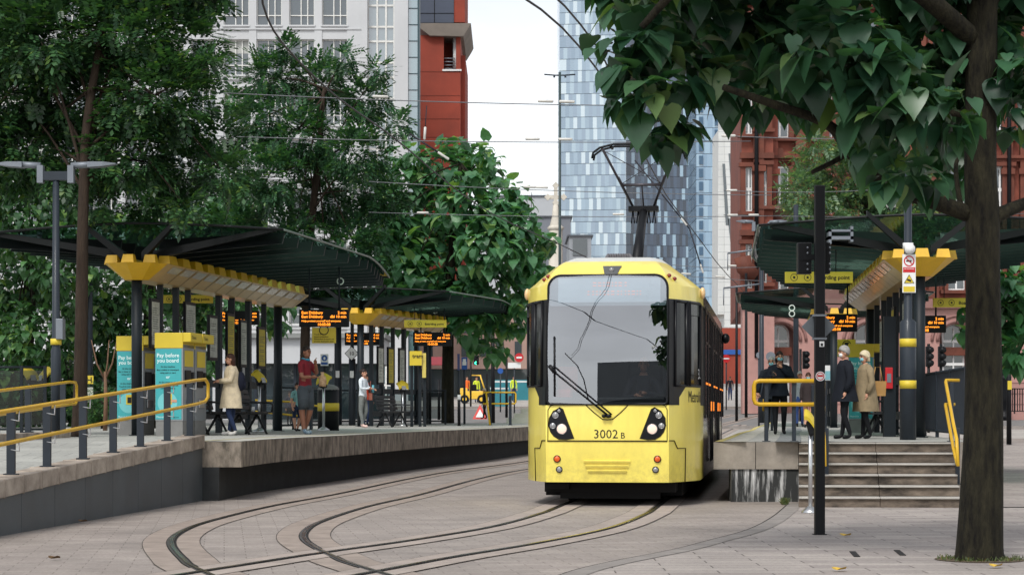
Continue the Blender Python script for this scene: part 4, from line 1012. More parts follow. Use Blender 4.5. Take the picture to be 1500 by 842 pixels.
# ------------------------------------------------------------------ displays and hanging signs
def rods(m, x0, x1, y, z0, z1):
    for x in (x0, x1): m.tube([(x,y,z0),(x,y,z1)], .02, 6)
def display(label, px0, px1, py0, py1, Y, lines, zt, rod=True):
    a = P(px0,py1,Y); b = P(px1,py0,Y); w_, h = b.x-a.x, b.z-a.z; t = thing('departure_display', label, 'departure board', ((a.x+b.x)/2,Y,a.z), 'amber departure boards')
    m = MB(); m.bbox((a.x,Y,a.z),(b.x,Y+.18,b.z)); m.build('casing', BLK, t, bevel=.012)
    for x in ((a.x+w_*.2, a.x+w_*.8) if rod else ()):
        m = MB(); m.tube([(x,Y+.09,b.z),(x,Y+.09,zt)], .022, 6); m.build('hanger', DKG, t)
    fs = h*.26
    for i,(l,r_) in enumerate(lines):
        m = MB(); z = b.z-h*(.10+.225*(i+.72))
        for tx, al, x in ((l,'LEFT',a.x+w_*.05),(r_,'RIGHT',b.x-w_*.05)) if i < 3 else ((l,'CENTER',(a.x+b.x)/2),): 
            if tx: m.text(tx, (x,Y-.004,z), fs*(.60 if i == 2 else .84), align=al, bold=True)
        m.build('lettering', LED, t)
ED = [('East Didsbury','2 min'),('East Didsbury','dbl 10 min'),('Help protect yourself and everyone',''),('10:05:08','')]
display('departure board hanging in front of the trunk above the man in the red polo', 438,511,453,478.5, 46, ED, 4.7)
display('departure board behind the posts of the first left shelter', 323,379,455,475.5, 51.5, [('Piccadilly','1 min'),('Victoria','3 min'),('Help protect yourself and everyone',''),('10:05:08','')], 4.7)
display('departure board behind the column of the second left shelter', 505,559,487,505.5, 65.5, [('Rochdale Town','4 min'),('Ashton','6 min'),('Help protect yourself and everyone',''),('10:05:08','')], 4.8)
display('departure board hanging below the yellow boarding point sign beside the big leaved tree', 605,662,486.5,506.5, 64.5, ED, 4.8)
display('departure board on the right platform, half hidden by the grey diamond plate', 1188,1256,460,485.5, 47.5, ED, 4.6)
display('departure board on the right platform between the shelter column and the trunk', 1316,1386,462,487, 46, ED, 4.6)
def yplate(name, label, cat, px0, px1, py0, py1, Y, zt=None, mt=YSG, group=None):
    a = P(px0,py1,Y); b = P(px1,py0,Y); t = thing(name, label, cat, ((a.x+b.x)/2,Y,a.z), group)
    m = MB(); m.bbox((a.x,Y,a.z),(b.x,Y+.05,b.z)); m.build('plate', mt, t, bevel=.006)
    if zt:
        for f in (.25,.75): m = MB(); x = a.x+(b.x-a.x)*f; m.tube([(x,Y+.025,b.z),(x,Y+.025,zt)], .012, 5); m.build('hanger', DKG, t)
    return t, a, b
def boarding(label, px0, px1, py0, py1, Y, zt, ox=.14):
    t, a, b = yplate('boarding_sign', label, 'hanging sign', px0,px1,py0,py1,Y,zt, group='yellow boarding point signs'); h = b.z-a.z
    m = MB(); m.text('Boarding point', (a.x+h*2.75,Y-.004,a.z+h*.32), h*(.50 if px1-px0 > 64 else .42), bold=True); m.build('lettering', TXT, t)
    for q in (.8,2.0):
        m = MB(); m.disc((a.x+h*q,Y-.003,a.z+h*.5), h*.33, 18, r0=h*.28); m.bbox((a.x+h*(q-.09),Y-.005,a.z+h*.4),(a.x+h*(q+.09),Y-.003,a.z+h*.6)); m.build('symbol', TXT, t)
boarding('yellow boarding point sign beside the big leaved tree on the left platform', 592,654,468.5,479.5, 63, 4.75)
boarding('yellow boarding point sign crossing behind the black signal pole', 1150,1249.5,398,414.5, 38.5, 4.6)
boarding('yellow boarding point sign running behind the large trunk', 1367,1432,436.5,450, 45, 4.6)
boarding('yellow boarding point sign behind the posts of the first left shelter', 238,312,432,444, 46.8, 4.7)
t, a, b = yplate('touch_in_sign', 'yellow touch in notice hanging under the departure board by the man in red', 'notice', 457,492,479.5,502.5, 46.05)
h = b.z-a.z; m = MB(); m.disc(((a.x+b.x)/2,46.04,b.z-.06), .11, 20, r0=.09)
for i,tx in enumerate(('Touch in to','travel contactless.','Remember to touch out','at your destination stop')): m.text(tx, (a.x+.05,46.044,b.z-.17-.052*i), .045, bold=True)
m.build('lettering', TXT, t)
t, a, b = yplate('touch_in_sign', 'yellow notice with a tram symbol above the two older women', 'notice', 1227,1253.5,497,522.5, 47.3)
m = MB(); c = ((a.x+b.x)/2,47.294,b.z-.12); m.disc(c, .10, 20, r0=.082); m.bbox((c[0]-.05,47.292,c[2]-.06),(c[0]+.05,47.294,c[2]+.05))
for i,tx in enumerate(('Touch in to travel','Remember to','touch out')): m.text(tx, (a.x+.04,47.294,b.z-.28-.05*i), .042)
m.build('lettering', TXT, t)
RNG1 = mat('ring_white', srgb(205,215,205), .5)
for lab, px, py, Y, k in (('white ring stop marker under the first left canopy', 498.5,412,47,0),('white ring stop marker under the second left canopy',637.5,454.5,66,0),('upper white ring of the pair hanging under the far right canopy',1160,451,58,0),('lower white ring of the pair hanging under the far right canopy',1160,459.5,58,0)):
    c = P(px,py,Y); m = MB(); m.smooth = True; r0 = 4.6*Y/F if Y < 57 else 4*Y/F
    m.tube([(c.x+r0*math.cos(2*math.pi*i/20),Y,c.z+r0*math.sin(2*math.pi*i/20)) for i in range(20)], r0*.2, 6, close=True); tag(m.build('ring_marker', RNG1, org=c), lab, 'marker', 'white ring markers')
BLUE = mat('sign_blue', srgb(28,84,160), .5, 0, .05, 3)
def flat(m, px0,px1,py0,py1,Y,d=.02): a = P(px0,py1,Y); b = P(px1,py0,Y); m.bbox((a.x,Y,a.z),(b.x,Y+d,b.z)); return a, b
def masksign(label, px0,px1,py0,py1,Y,zb):
    a = P(px0,py1,Y); b = P(px1,py0,Y); t = thing('mask_sign', label, 'notice', ((a.x+b.x)/2,Y,zb), 'blue and white face covering notices'); w_ = b.x-a.x; cx = (a.x+b.x)/2
    m = MB(); m.bbox((cx-.03,Y+.021,zb),(cx+.03,Y+.05,b.z)); m.build('post', DKG, t)
    m = MB(); flat(m,px0,px1,py0,py1,Y); m.build('plate', WHT, t)
    m = MB(); m.disc((cx,Y-.003,a.z+(b.z-a.z)*.66), w_*.38, 20); m.bbox((a.x+w_*.08,Y-.004,a.z+.03),(b.x-w_*.08,Y-.001,a.z+(b.z-a.z)*.30)); m.build('symbol', BLUE, t)
    m = MB(); m.ell((cx,Y-.006,a.z+(b.z-a.z)*.64), (w_*.14,.004,w_*.2), 10, 6); m.build('symbol', WHT, t)
masksign('blue face covering notice on a post beside the man in the red polo', 469.5,481,518.5,535.5, 52, pz(52))
masksign('blue face covering notice on a post behind the woman in the fawn coat', 1270,1278.5,518,537, 46, .93)
# yellow tram stop totem on the far left platform
Y = 62; t = thing('stop_totem', 'yellow stop name totem with narrow timetable near the far trunk', 'sign', (XA(612,Y),Y,pz(Y)))
m = MB(); flat(m,600,618,514,535,Y); m.build('panel', YSG, t); m = MB(); flat(m,618.5,624,517,553,Y+.1); m.build('timetable', mat('timetable_yellow', srgb(215,195,100), .6), t)
m = MB(); m.text('tram', P(604,524,Y-.01), .17, bold=True); m.build('lettering', TXT, t)
for x in (603,615,622): m = MB(); a = P(x-2,535,Y+.2); m.bbox((a.x,Y+.2,pz(Y)),(a.x+.09,Y+.28,ZA(514,Y))); m.build('post', DKG, t)
# diamond 10 sign
Y = 65; t = thing('diamond_sign', 'white diamond sign reading 10 on a thick dark column', 'sign', (XA(515,Y),Y,pz(Y))); c = P(515,517.5,Y)
m = MB(); m.prism([(c.x+.2*dx,Y,c.z+.21*dz) for dx,dz in ((0,-1),(1,0),(0,1),(-1,0))], (0,.02,0)); m.build('plate', WHT, t)
m = MB(); m.prism([(c.x+.225*dx,Y+.021,c.z+.235*dz) for dx,dz in ((0,-1),(1,0),(0,1),(-1,0))], (0,.02,0)); m.build('backing', BLK, t)
m = MB(); m.text('10', (c.x,Y-.005,c.z-.055), .16, align='CENTER', bold=True); m.build('lettering', TXT, t)
m = MB(); m.cyl((c.x,Y+.25), .11, pz(Y), ZA(525,Y), 14); m.cyl((c.x,Y+.25), .06, ZA(525,Y), ZA(430,Y), 10); m.build('column', DG, t); m = MB(); m.bbox((c.x-.06,Y+.11,ZA(553,Y)),(c.x+.06,Y+.139,ZA(543,Y))); m.build('label_plate', WHT, t)
# ------------------------------------------------------------------ posts, lamps, signals
def street_lamp(label, px, Y, zb, ztop, arm_px, group='twin arm street lamps', r=.075):
    x = XA(px,Y); k = Y/F; t = thing('street_lamp', label, 'street lamp', (x,Y,zb), group)
    m = MB(); m.smooth = True; m.tube([(x,Y,zb),(x,Y,zb+1.6),(x,Y,zb+1.65),(x,Y,ztop)], [r*1.25,r*1.25,r,r*.8], 12); m.build('pole', DG, t)
    m = MB(); m.box((x,Y,ztop-.05),(.55,.14,.16)); m.build('bracket', DG, t)
    for sd in (-1,1):
        m = MB(); L = arm_px*k; m.box((x+sd*.28,Y,ztop-.02),(.11,.16,.32)); m.tube([(x+sd*.28,Y,ztop+.14),(x+sd*.7,Y,ztop+.16)], .06, 8); ar = m.build('arm', GRY, t)
        m = MB(); m.loft([[(x+sd*.6,Y-.14,ztop+.10),(x+sd*.6,Y+.14,ztop+.10),(x+sd*.6,Y+.14,ztop+.2),(x+sd*.6,Y-.14,ztop+.2)],[(x+sd*L*.8,Y-.14,ztop+.12),(x+sd*L*.8,Y+.14,ztop+.12),(x+sd*L*.8,Y+.14,ztop+.2),(x+sd*L*.8,Y-.14,ztop+.2)],[(x+sd*L,Y-.08,ztop+.16),(x+sd*L,Y+.08,ztop+.16),(x+sd*L,Y+.08,ztop+.18),(x+sd*L,Y-.08,ztop+.18)]]); m.build('lamp_head', GRY, ar)
    return t
l1 = street_lamp('tall twin arm street lamp with a yellow band, nearest the left edge of the view', 82, 37.6, .93, ZA(254,37.6), 88)
x = XA(82,37.6); m = MB(); m.cyl((x,37.6), .10, ZA(505,37.6), ZA(496,37.6), 14); m.build('yellow_band', YSG, l1)
m = MB(); m.bbox((x+.02,37.48,ZA(497,37.6)),(x+.15,37.72,ZA(467,37.6))); m.build('control_box', GRY, l1, bevel=.01)
street_lamp('pale twin arm street lamp rising behind the second left shelter', 623, 74, pz(72), ZA(430,74), 43)
l3 = street_lamp('thick dark twin arm street lamp on the right platform near the masked woman', 1115.5, 72, pz(72), ZA(331,72), 37, r=.09)
def pole(name, label, cat, px, Y, zb, zt, r, mt=DG, group=None):
    x = XA(px,Y); t = thing(name, label, cat, (x,Y,zb), group); m = MB(); m.smooth = True; m.tube([(x,Y,zb),(x,Y,zt)], [r, r*.8], 12); m.build('shaft', mt, t); return t, x
t, x = pole('post', 'slim dark post with a yellow H plate beside the thin trunk', 'post', 132, 60, pz(60), ZA(280,60), .085)
m = MB(); m.bbox((x-.12,59.88,ZA(562,60)),(x+.12,59.91,ZA(550,60))); h_ = m.build('plate', YSG, t); m = MB(); m.text('H', (x,59.875,ZA(560.5,60)), .24, align='CENTER', bold=True); m.build('lettering', TXT, h_)
m = MB(); m.bbox((x-.11,59.88,ZA(592,60)),(x+.11,59.9,ZA(567,60))); m.build('notice', BOARD, t)
pole('post', 'dark pole rising behind the roof of the first left shelter', 'post', 280, 66, pz(66), ZA(272,66), .09)
t, x = pole('overhead_pole', 'thick dark pole with a white label just left of the 10 sign', 'pole', 495, 66, pz(66), ZA(430,66), .13)
m = MB(); m.bbox((x-.06,65.84,ZA(553,66)),(x+.06,65.87,ZA(543,66))); m.build('label_plate', WHT, t)
t, x = pole('overhead_pole', 'dark overhead line pole rising behind the right platform canopy', 'pole', 1166, 76, pz(74), ZA(300,76), .11)
pole('overhead_pole', 'thin dark pole in front of the red hotel corner', 'pole', 1093, 104, gz(104), ZA(400,104), .08, BLK)
pole('overhead_pole', 'black pole left of the hotel at the tram stop end', 'pole', 1079, 98, gz(98), ZA(420,98), .07, BLK)
t, x = pole('overhead_pole', 'tall green overhead pole with thin cross arms in the sky gap', 'pole', 820, 92, gz(92), ZA(106,92), .07, mat('pole_green', srgb(44,62,64), .5))
m = MB(); m.smooth = True; z = ZA(110,92); m.tube([(x-.7,92,z+.02),(x-.2,92,z-.02),(x+.2,92,z-.02),(x+.7,92,z+.02)], .035, 6); m.tube([(x-.25,92,z),(x-.25,92,z-.12)], .05, 6); m.tube([(x+.25,92,z),(x+.25,92,z-.12)], .05, 6); m.build('cross_arm', DG, t)
# lamp post with CCTV and no smoking signs by the right column
Y = 34.2; x = XA(1330,Y); t = thing('camera_post', 'grey post with white dome camera and no smoking sign by the right shelter column', 'post', (x,Y,.93))
m = MB(); m.smooth = True; m.tube([(x,Y,.93),(x,Y,2.9),(x,Y,2.95),(x,Y,ZA(235,Y))], [.135,.135,.07,.06], 14); m.build('shaft', DG, t)
for py in (424,502,563): 
    if py > 430: m = MB(); m.cyl((x,Y), .14, ZA(py+6,Y), ZA(py-6,Y), 14); m.build('yellow_band', YSG, t)
m = MB(); m.bbox((x-.11,Y-.10,ZA(429,Y)),(x+.11,Y-.08,ZA(373,Y))); pl = m.build('sign_plate', WHT, t)
SRED = mat('sign_red', srgb(190,28,36), .5, 0, .05, 3)
m = MB(); c = (x,Y-.103,ZA(383,Y)); m.disc(c, .09, 24, r0=.07); m.bbox((x-.1,Y-.104,ZA(399.5,Y)),(x+.1,Y-.101,ZA(392,Y)))
m.add([(c[0]-.055,c[1]-.002,c[2]+.065),(c[0]-.065,c[1]-.002,c[2]+.055),(c[0]+.055,c[1]-.002,c[2]-.065),(c[0]+.065,c[1]-.002,c[2]-.055)], [(0,1,2,3)]); m.build('symbol', SRED, pl)
m = MB(); m.bbox((x-.05,Y-.102,c[2]-.012),(x+.04,Y-.1005,c[2]+.012)); m.build('symbol', TXT, pl)
m = MB(); m.text('NO SMOKING', (x,Y-.106,ZA(395,Y)), .026, align='CENTER', bold=True); m.build('lettering', WHT, pl)
m = MB(); z0, z1 = ZA(415,Y), ZA(403,Y); m.add([(x-.08,Y-.103,z0),(x+.08,Y-.103,z0),(x,Y-.103,z1)], [(0,1,2)]); m.bbox((x-.095,Y-.104,ZA(428,Y)),(x+.095,Y-.101,ZA(420,Y))); m.build('symbol', YSG, pl)
m = MB(); m.smooth = False; m.tube([(x-.08,Y-.105,z0),(x+.08,Y-.105,z0),(x,Y-.105,z1)], .006, 4, close=True); m.box((x,Y-.106,z0+.045),(.07,.004,.03), ry=R(20)); m.build('symbol', TXT, pl)
m = MB(); m.smooth = True; m.tube([(x,Y-.05,ZA(366,Y)),(x,Y-.2,ZA(366,Y))], [.075,.085], 14); m.box((x-.02,Y-.1,ZA(361,Y)),(.16,.1,.1)); m.build('camera_housing', WHT, t)
m = MB(); m.smooth = True; z = ZA(286,Y); m.tube([(x,Y,z-.02),(x-.12,Y,z+.01),(x-.24,Y,z+.01),(x-.28,Y,z-.05)], .022, 8); br = m.build('camera_bracket', WHT, t)
xc = x-.28; m = MB(); m.smooth = True; m.tube([(xc,Y,ZA(289,Y)),(xc,Y,ZA(291,Y)),(xc,Y,ZA(300,Y)),(xc,Y,ZA(304,Y))], [.03,.06,.085,.07], 14); m.build('dome_camera', WHT, t)
m = MB(); m.ell((xc,Y,ZA(305,Y)), (.06,.06,.05), 12, 8); m.build('lens', BLK, t)
# front black signal pole
Y = 23.3; x = XA(1200.5,Y); t = thing('signal_pole', 'black square signal pole standing on the paving in front of the steps', 'signal pole', (x,Y,0))
m = MB(); m.bbox((x-.056,Y-.056,0),(x+.056,Y+.056,ZA(272,Y))); m.build('shaft', BLK, t, bevel=.008)
m = MB(); m.bbox((x-.075,Y-.075,0),(x+.075,Y+.075,.012)); m.build('foot', BLK, t)
for a,b in ((1171,1191),(1209,1218.5)):
    m = MB(); p = P(a,400,Y); q = P(b,354,Y); m.bbox((p.x,Y+.1,p.z),(q.x,Y+.26,q.z)); hd = m.build('signal_head', BLK, t, bevel=.01)
    for k in range(5): m = MB(); m.ell(((p.x+q.x)/2+.03,Y+.098,p.z+.05+.062*k), (.012,.006,.012), 8, 5); m.build('rivet', GRY, hd)
m = MB(); m.bbox((x-.2,Y+.09,ZA(380,Y)),(x+.14,Y+.1,ZA(372,Y))); m.build('bracket', BLK, t)
c = Vector((x,Y+.075,ZA(478,Y))); m = MB(); m.prism([(c.x+.195*dx,c.y,c.z+.195*dz) for dx,dz in ((0,-1),(1,0),(0,1),(-1,0))], (0,.006,0)); m.build('diamond_plate', mat('plate_back', srgb(105,112,118), .45, .3), t, bevel=.002)
for py in (462,496): m = MB(); m.bbox((x-.075,Y-.06,ZA(py+1.5,Y)),(x+.075,Y+.074,ZA(py-1.5,Y))); m.build('clamp', GRY, t)
m = MB(); m.disc((x,Y-.058,ZA(551,Y)), .055, 20); sk_ = m.build('sticker', WHT, t); m = MB(); m.disc((x,Y-.0595,ZA(551,Y)), .045, 20, r0=.036); m.bbox((x-.03,Y-.06,ZA(551.8,Y)),(x+.03,Y-.0585,ZA(549,Y))); m.build('symbol', SRED, sk_)
m = MB(); m.bbox((x-.01,Y-.0585,ZA(508,Y)),(x+.045,Y-.057,ZA(500,Y))); wl = m.build('label_plate', WHT, t); m = MB(); m.bbox((x+.005,Y-.061,ZA(507,Y)),(x+.03,Y-.059,ZA(503,Y))); m.build('symbol', TXT, wl)
# red help point, poster, distant signals
Y = 38.5; t = thing('help_point', 'small red help point box on a dark post behind the woman in the fawn coat', 'help point', (XA(1303,Y),Y,.93))
m = MB(); a = P(1296,640,Y); m.bbox((a.x,Y+.06,.93),(a.x+.22,Y+.2,3.2)); m.build('post', DKG, t); m = MB(); flat(m,1297,1308,538,569,Y,.06); m.build('box', SRED, t, bevel=.01)
m = MB(); flat(m,1299.5,1305.5,547,560,Y-.008,.008); m.build('panel', GRY, t)
def signal(label, px, py0, py1, Y, zb, dx=0., lit=None):
    x = XA(px,Y); t = thing('traffic_light', label, 'traffic light', (x,Y,zb), 'distant traffic lights'); z0, z1 = ZA(py1,Y), ZA(py0,Y); k = Y/F
    m = MB(); m.cyl((x-dx*k,Y+.1), .06, zb, z1+.1, 10); m.build('post', BLK, t)
    m = MB(); m.bbox((x-4*k,Y,z0),(x+4*k,Y+.2,z1)); hd = m.build('head', BLK, t, bevel=.02)
    for i in range(3):
        m = MB(); c = (x,Y,z1-(z1-z0)*(.18+.32*i)); r = (z1-z0)*.13; m.smooth = True; m.tube([(c[0]+3*k*.3,Y,c[2]),(c[0]+3*k*.9,Y-.12,c[2])],[r*1.1,r*1.15],10); m.build('visor', BLK, hd)
        if lit == i: m = MB(); m.ell((c[0],Y-.02,c[2]), (r*1.2,.03,r*1.2), 12, 6); m.build('lamp', mat('green_light', (.05,1,.55), .3, emit=2.5, var=.02), hd)
signal('black traffic light on the pavement right of the masked woman', 1180, 514, 540, 95, gz(95), 7)
signal('left black traffic light of the pair in front of the pink stone arch', 1361, 507, 537, 82, gz(82))
signal('right black traffic light of the pair in front of the pink stone arch', 1379, 507, 537, 82.5, gz(82))
signal('traffic light showing green far beyond the left platform', 697.5, 520, 534, 128, gz(128), 8, 2)
def disc_sign(label, px, py, r, Y, zb, mt=GRY, cat='sign', name='round_sign', bar=None, yaw=0):
    c = P(px,py,Y); t = thing(name, label, cat, (c.x,Y,zb)); rr = r*Y/F
    m = MB(); m.disc((c.x,Y,c.z), rr, 24); m.disc((c.x,Y+.02,c.z), rr, 24); m.build('plate', mt, t); m = MB(); m.cyl((c.x,Y+.08), .04, zb, c.z+rr, 10); m.build('post', DG, t)
    if bar: m = MB(); m.bbox((c.x-rr*.7,Y-.01,c.z-rr*.16),(c.x+rr*.7,Y-.004,c.z+rr*.16)); m.build('symbol', bar, t)
disc_sign('round grey sign back beside the masked woman, the larger of two', 1129, 522, 7, 78, gz(78)); disc_sign('round grey sign back beside the thick lamp pole, the smaller of two', 1112, 520, 4.5, 84, gz(84))
disc_sign('red no entry sign with white bar just right of the tram side', 1064, 525, 6, 120, gz(120), SRED, 'no entry sign', 'no_entry_sign', WHT)
Y = 60; t = thing('poster_board', 'poster board with a pale seaside picture behind the two older women', 'poster', (XA(1213,Y),Y,pz(Y)))
m = MB(); flat(m,1208,1219,535,557,Y); m.build('frame', WHT, t); m = MB(); flat(m,1209,1218,543,556,Y-.01,.01); m.build('picture', mat('poster_blue', srgb(120,175,185), .6, 0, .3, 3), t); m = MB(); a, b = flat(m,1209,1211.5,557,620,Y+.02); m.build('post', DG, t)
# blue boards and red warning signs beyond the left platform
def boardsign(label, px0,px1,py0,py1,Y,zb,mt,name='information_sign',cat='sign'):
    a = P(px0,py1,Y); b = P(px1,py0,Y); t = thing(name, label, cat, ((a.x+b.x)/2,Y,zb)); m = MB(); m.bbox((a.x,Y,a.z),(b.x,Y+.04,b.z)); m.build('panel', mt, t); m = MB(); m.cyl(((a.x+b.x)/2,Y+.08), .04, zb, b.z, 10); m.build('post', DG, t); return t, a, b
t, a, b = boardsign('blue square parking sign on a thin post beyond the big leaved trunk', 676,684.5,523,541,68,pz(68),BLUE); m = MB(); cx = (a.x+b.x)/2; m.bbox((a.x+.03,67.99,a.z+.14),(b.x-.03,67.996,a.z+.26)); m.box((cx,67.99,a.z+.3),(.1,.006,.1)); m.build('symbol', WHT, t)
boardsign('narrow blue sign seen almost edge on, left of the blue square sign', 670,673.5,518,542,67,pz(67),mat('sign_blue_dark', srgb(60,70,120), .5))
t, a, b = boardsign('white direction sign with red disc above, just left of the tram', 744,763,531,539,110,gz(110),WHT)
c = P(760.5,523.5,109.9); m = MB(); m.disc(c, .24, 20); m.build('disc', SRED, t); m = MB(); m.bbox((c.x-.15,109.88,c.z-.05),(c.x+.15,109.885,c.z+.05)); m.build('symbol', WHT, t)
c = P(733,543,115); t = thing('round_sign', 'round blue keep left sign in front of the teal hoarding', 'sign', (c.x,115,gz(115))); m = MB(); m.disc(c, .16, 20); m.build('plate', BLUE, t); m = MB(); m.cyl((c.x,115.05), .04, gz(115), c.z+.1, 8); m.build('post', DG, t)
Y = 96; a = P(703,584,Y); t = thing('roadworks_sign', 'red and white triangular roadworks sign leaning near the forklift', 'sign', a); m = MB(); z = gz(Y); m.prism([(a.x-.35,Y,z+.15),(a.x+.35,Y,z+.15),(a.x,Y+.2,z+.85)], (0,.03,0)); m.build('plate', mat('warning_red', srgb(200,70,64), .6), t); m = MB(); m.prism([(a.x-.2,Y-.01,z+.24),(a.x+.2,Y-.01,z+.24),(a.x,Y+.10,z+.62)], (0,.01,0)); m.build('panel', WHT, t)
for lab, px, Y in (('dark bollard left of the forklift on the far pavement', 643, 100),('white banded thin post in front of the far trunk', 672.5, 64),('black lamp column beyond the left platform, between trunk and tram', 722, 92),('black post left of the white direction sign', 742, 104)):
    zb = pz(Y) if Y < 70 else gz(Y); zt = {643:ZA(555,Y),672.5:ZA(575,Y),722:ZA(480,Y),742:ZA(522,Y)}[px]; t, x = pole('bollard' if px < 680 else 'post', lab, 'post', px, Y, zb, zt, .05 if px == 672.5 else .10 if px == 722 else .07, BLK)
    if px == 672.5: m = MB(); m.cyl((x,Y), .055, zt-.22, zt-.06, 10); m.build('band', WHT, t)
# forklift
Y = 138; s = Y/F; t = thing('forklift', 'yellow forklift truck with open cab parked on the far road', 'forklift', (XA(695,Y),Y,gz(Y))); x0, z0 = XA(674,Y), gz(Y); fy = mat('forklift_yellow', srgb(235,190,60), .45, coat=.2)
m = MB(); m.bbox((x0,Y,z0+.3),(x0+1.6,Y+1.0,z0+.85)); m.bbox((x0,Y,z0+.8),(x0+.5,Y+1,z0+1.05)); m.build('body', fy, t, bevel=.05)
m = MB()
for pts in ([(x0+.65,Y,z0+.8),(x0+.72,Y,z0+1.9),(x0+1.35,Y,z0+1.9),(x0+1.7,Y,z0+.8)],[(x0+.65,Y+1,z0+.8),(x0+.72,Y+1,z0+1.9),(x0+1.35,Y+1,z0+1.9),(x0+1.7,Y+1,z0+.8)]): m.tube(pts, .05, 6)
m.bbox((x0+.7,Y,z0+1.88),(x0+1.4,Y+1,z0+1.94)); m.build('cab_frame', fy, t)
m = MB(); m.bbox((x0+.75,Y+.25,z0+.8),(x0+1.1,Y+.75,z0+1.3)); m.build('seat', BLK, t, bevel=.05)
m = MB()
for yy in (Y+.1,Y+.8): m.bbox((x0+1.75,yy,z0+.1),(x0+1.87,yy+.12,z0+2.0))
m.bbox((x0+1.75,Y+.1,z0+.9),(x0+1.87,Y+.9,z0+1.0)); m.bbox((x0+1.87,Y+.1,z0+.1),(x0+2.8,Y+.25,z0+.18)); m.build('mast', BLK, t)
for xx in (x0+.3,x0+1.45):
    for yy in (Y-.05,Y+.85): m = MB(); m.tube([(xx,yy,z0+.3),(xx,yy+.2,z0+.3)], .3, 16); w_ = m.build('wheel', BLK, t); m = MB(); m.tube([(xx,yy-.01,z0+.3),(xx,yy+.21,z0+.3)], .14, 12); m.build('hub', fy, w_)
# teal hoarding and barriers by the roadworks
for lab, px0, px1, py0, Y in (('teal site hoarding beside the roadworks left of the tram', 722, 775, 556, 150),('lower teal hoarding panel behind the forklift mast', 718, 745, 566, 128)):
    t = thing('site_hoarding', lab, 'hoarding', (XA((px0+px1)/2,Y),Y,gz(Y))); m = MB(); m.bbox((XA(px0,Y),Y,gz(Y)),(XA(px1,Y),Y+.1,ZA(py0,Y))); m.build('panel', mat('hoarding_teal', srgb(40,120,132), .6, 0, .15, .6), t)
    m = MB(); m.bbox((XA(px0,Y),Y-.02,ZA(py0+4,Y)),(XA(px1,Y),Y-.005,ZA(py0+1.5,Y))); m.build('stripe', mat('hoarding_white', srgb(205,210,210), .6), t)
for i,(px,Y) in enumerate(((650+81,142),(648+95,146))):
    c = Vector((XA(px,Y),Y,gz(Y))); t = thing('traffic_cone', ['orange traffic cone by the keep left sign','orange traffic cone nearer the tram edge'][i], 'traffic cone', c); m = MB(); m.smooth = True; m.tube([(c.x,Y,c.z+.03),(c.x,Y,c.z+.75)], [.17,.03], 12); m.build('cone', ORNG, t); m = MB(); m.box((c.x,Y,c.z+.02),(.45,.45,.04)); m.build('base', BLK, t); m = MB(); m.smooth = True; m.tube([(c.x,Y,c.z+.36),(c.x,Y,c.z+.52)], [.112,.082], 12); m.build('band', WHT, t)
# ------------------------------------------------------------------ people on the platforms
CREAM = cloth('cream_coat', srgb(216,200,170)); NAVY = cloth('navy_jeans', srgb(34,50,84)); TRN = mat('white_shoes', srgb(225,222,216), .6)
def FL(px, Y): return Vector((XA(px,Y), Y, pz(Y)+.008))
fl = FL(339,41.2)
person('woman with long auburn hair in a cream coat looking at her phone', fl, 1.64, R(-78), SKIN, CREAM, NAVY, TRN, HAIRB, (arm(.13,-.02,.67,.07,-.15,.66), arm(.13,-.02,.67,.06,-.15,.66)), 'long', (CREAM,.33,1.08))
M3 = lambda p, rz, s: Matrix.Translation(p) @ Matrix.Rotation(rz,4,'Z') @ Matrix.Scale(s,4)
def held(name, label, cat, mb, mt, p, rz=0.): o = mb.build(name, mt); o.location = p; o.rotation_euler.z = rz; ORG[o.name] = Vector((0,0,0)); return tag(o, label, cat)
m = MB(); m.smooth = True; m.ell((0,0,.2),(.14,.09,.2),14,10); m.ell((0,.06,.13),(.10,.05,.10),12,8)
held('backpack', 'dark navy backpack on the back of the woman in the cream coat', 'backpack', m, cloth('backpack_navy', srgb(28,32,48)), fl+Vector((.19,.02,.88)), R(-78+180+180))
m = MB(); m.box((0,0,0),(.07,.012,.14), rx=R(-50)); held('phone', 'dark phone held by the woman in the cream coat', 'phone', m, BLK, fl+Vector((-.30,-.02,1.12)), R(-78))
fr = FL(447,43.2); REDP = cloth('red_polo', srgb(128,28,40)); CARG = cloth('grey_cargo_shorts', srgb(72,80,86)); BLUS = mat('blue_trainers', srgb(36,96,140), .6, 0, .3, 20, alt=srgb(190,210,215))
man = person('man in a red polo shirt and grey cargo shorts eating on the left platform', fr, 1.86, R(62), SKIND, REDP, CARG, BLUS, HAIRD, (arm(.15,-.06,.68,.03,-.12,.80), arm(.13,-.04,.64,.10,-.16,.645)), 'short', None, None, .05, True, sleeve=False, plump=1.16)
m = MB(); m.smooth = True
for sx in (1,-1): m.tube([(sx*.09,-.0,.95),(sx*.10,-.015,.75),(sx*.10,-.03,.55)], [.125,.118,.115], 12)
m.ell((0,0,.96),(.185,.14,.12),14,8); m.build('cargo_shorts', CARG, man)
m = MB(); m.smooth = True; m.tube([(.06*math.cos(a)*1.15,.0+.06*math.sin(a)*1.2-.015,1.575+.015*math.sin(a)) for a in [2*math.pi*i/12 for i in range(12)]], .024, 6, close=True); m.build('blue_scarf', mat('scarf_blue', srgb(50,140,170), .8), man)
m = MB(); m.smooth = True; m.tube([(0,0,.02),(.0,0,.0),(.01,.0,.1),(0,0,.2),(.0,0,.25),(0,0,.3)], [.03,.075,.085,.07,.03,.045], 9)
held('paper_bag', 'brown paper food bag held by the man in the red polo', 'paper bag', m, mat('kraft_paper', srgb(176,128,86), .8, 0, .25, 14, bump=.5, alt=srgb(214,186,150)), fr+Vector((.38,-.17,1.0)))
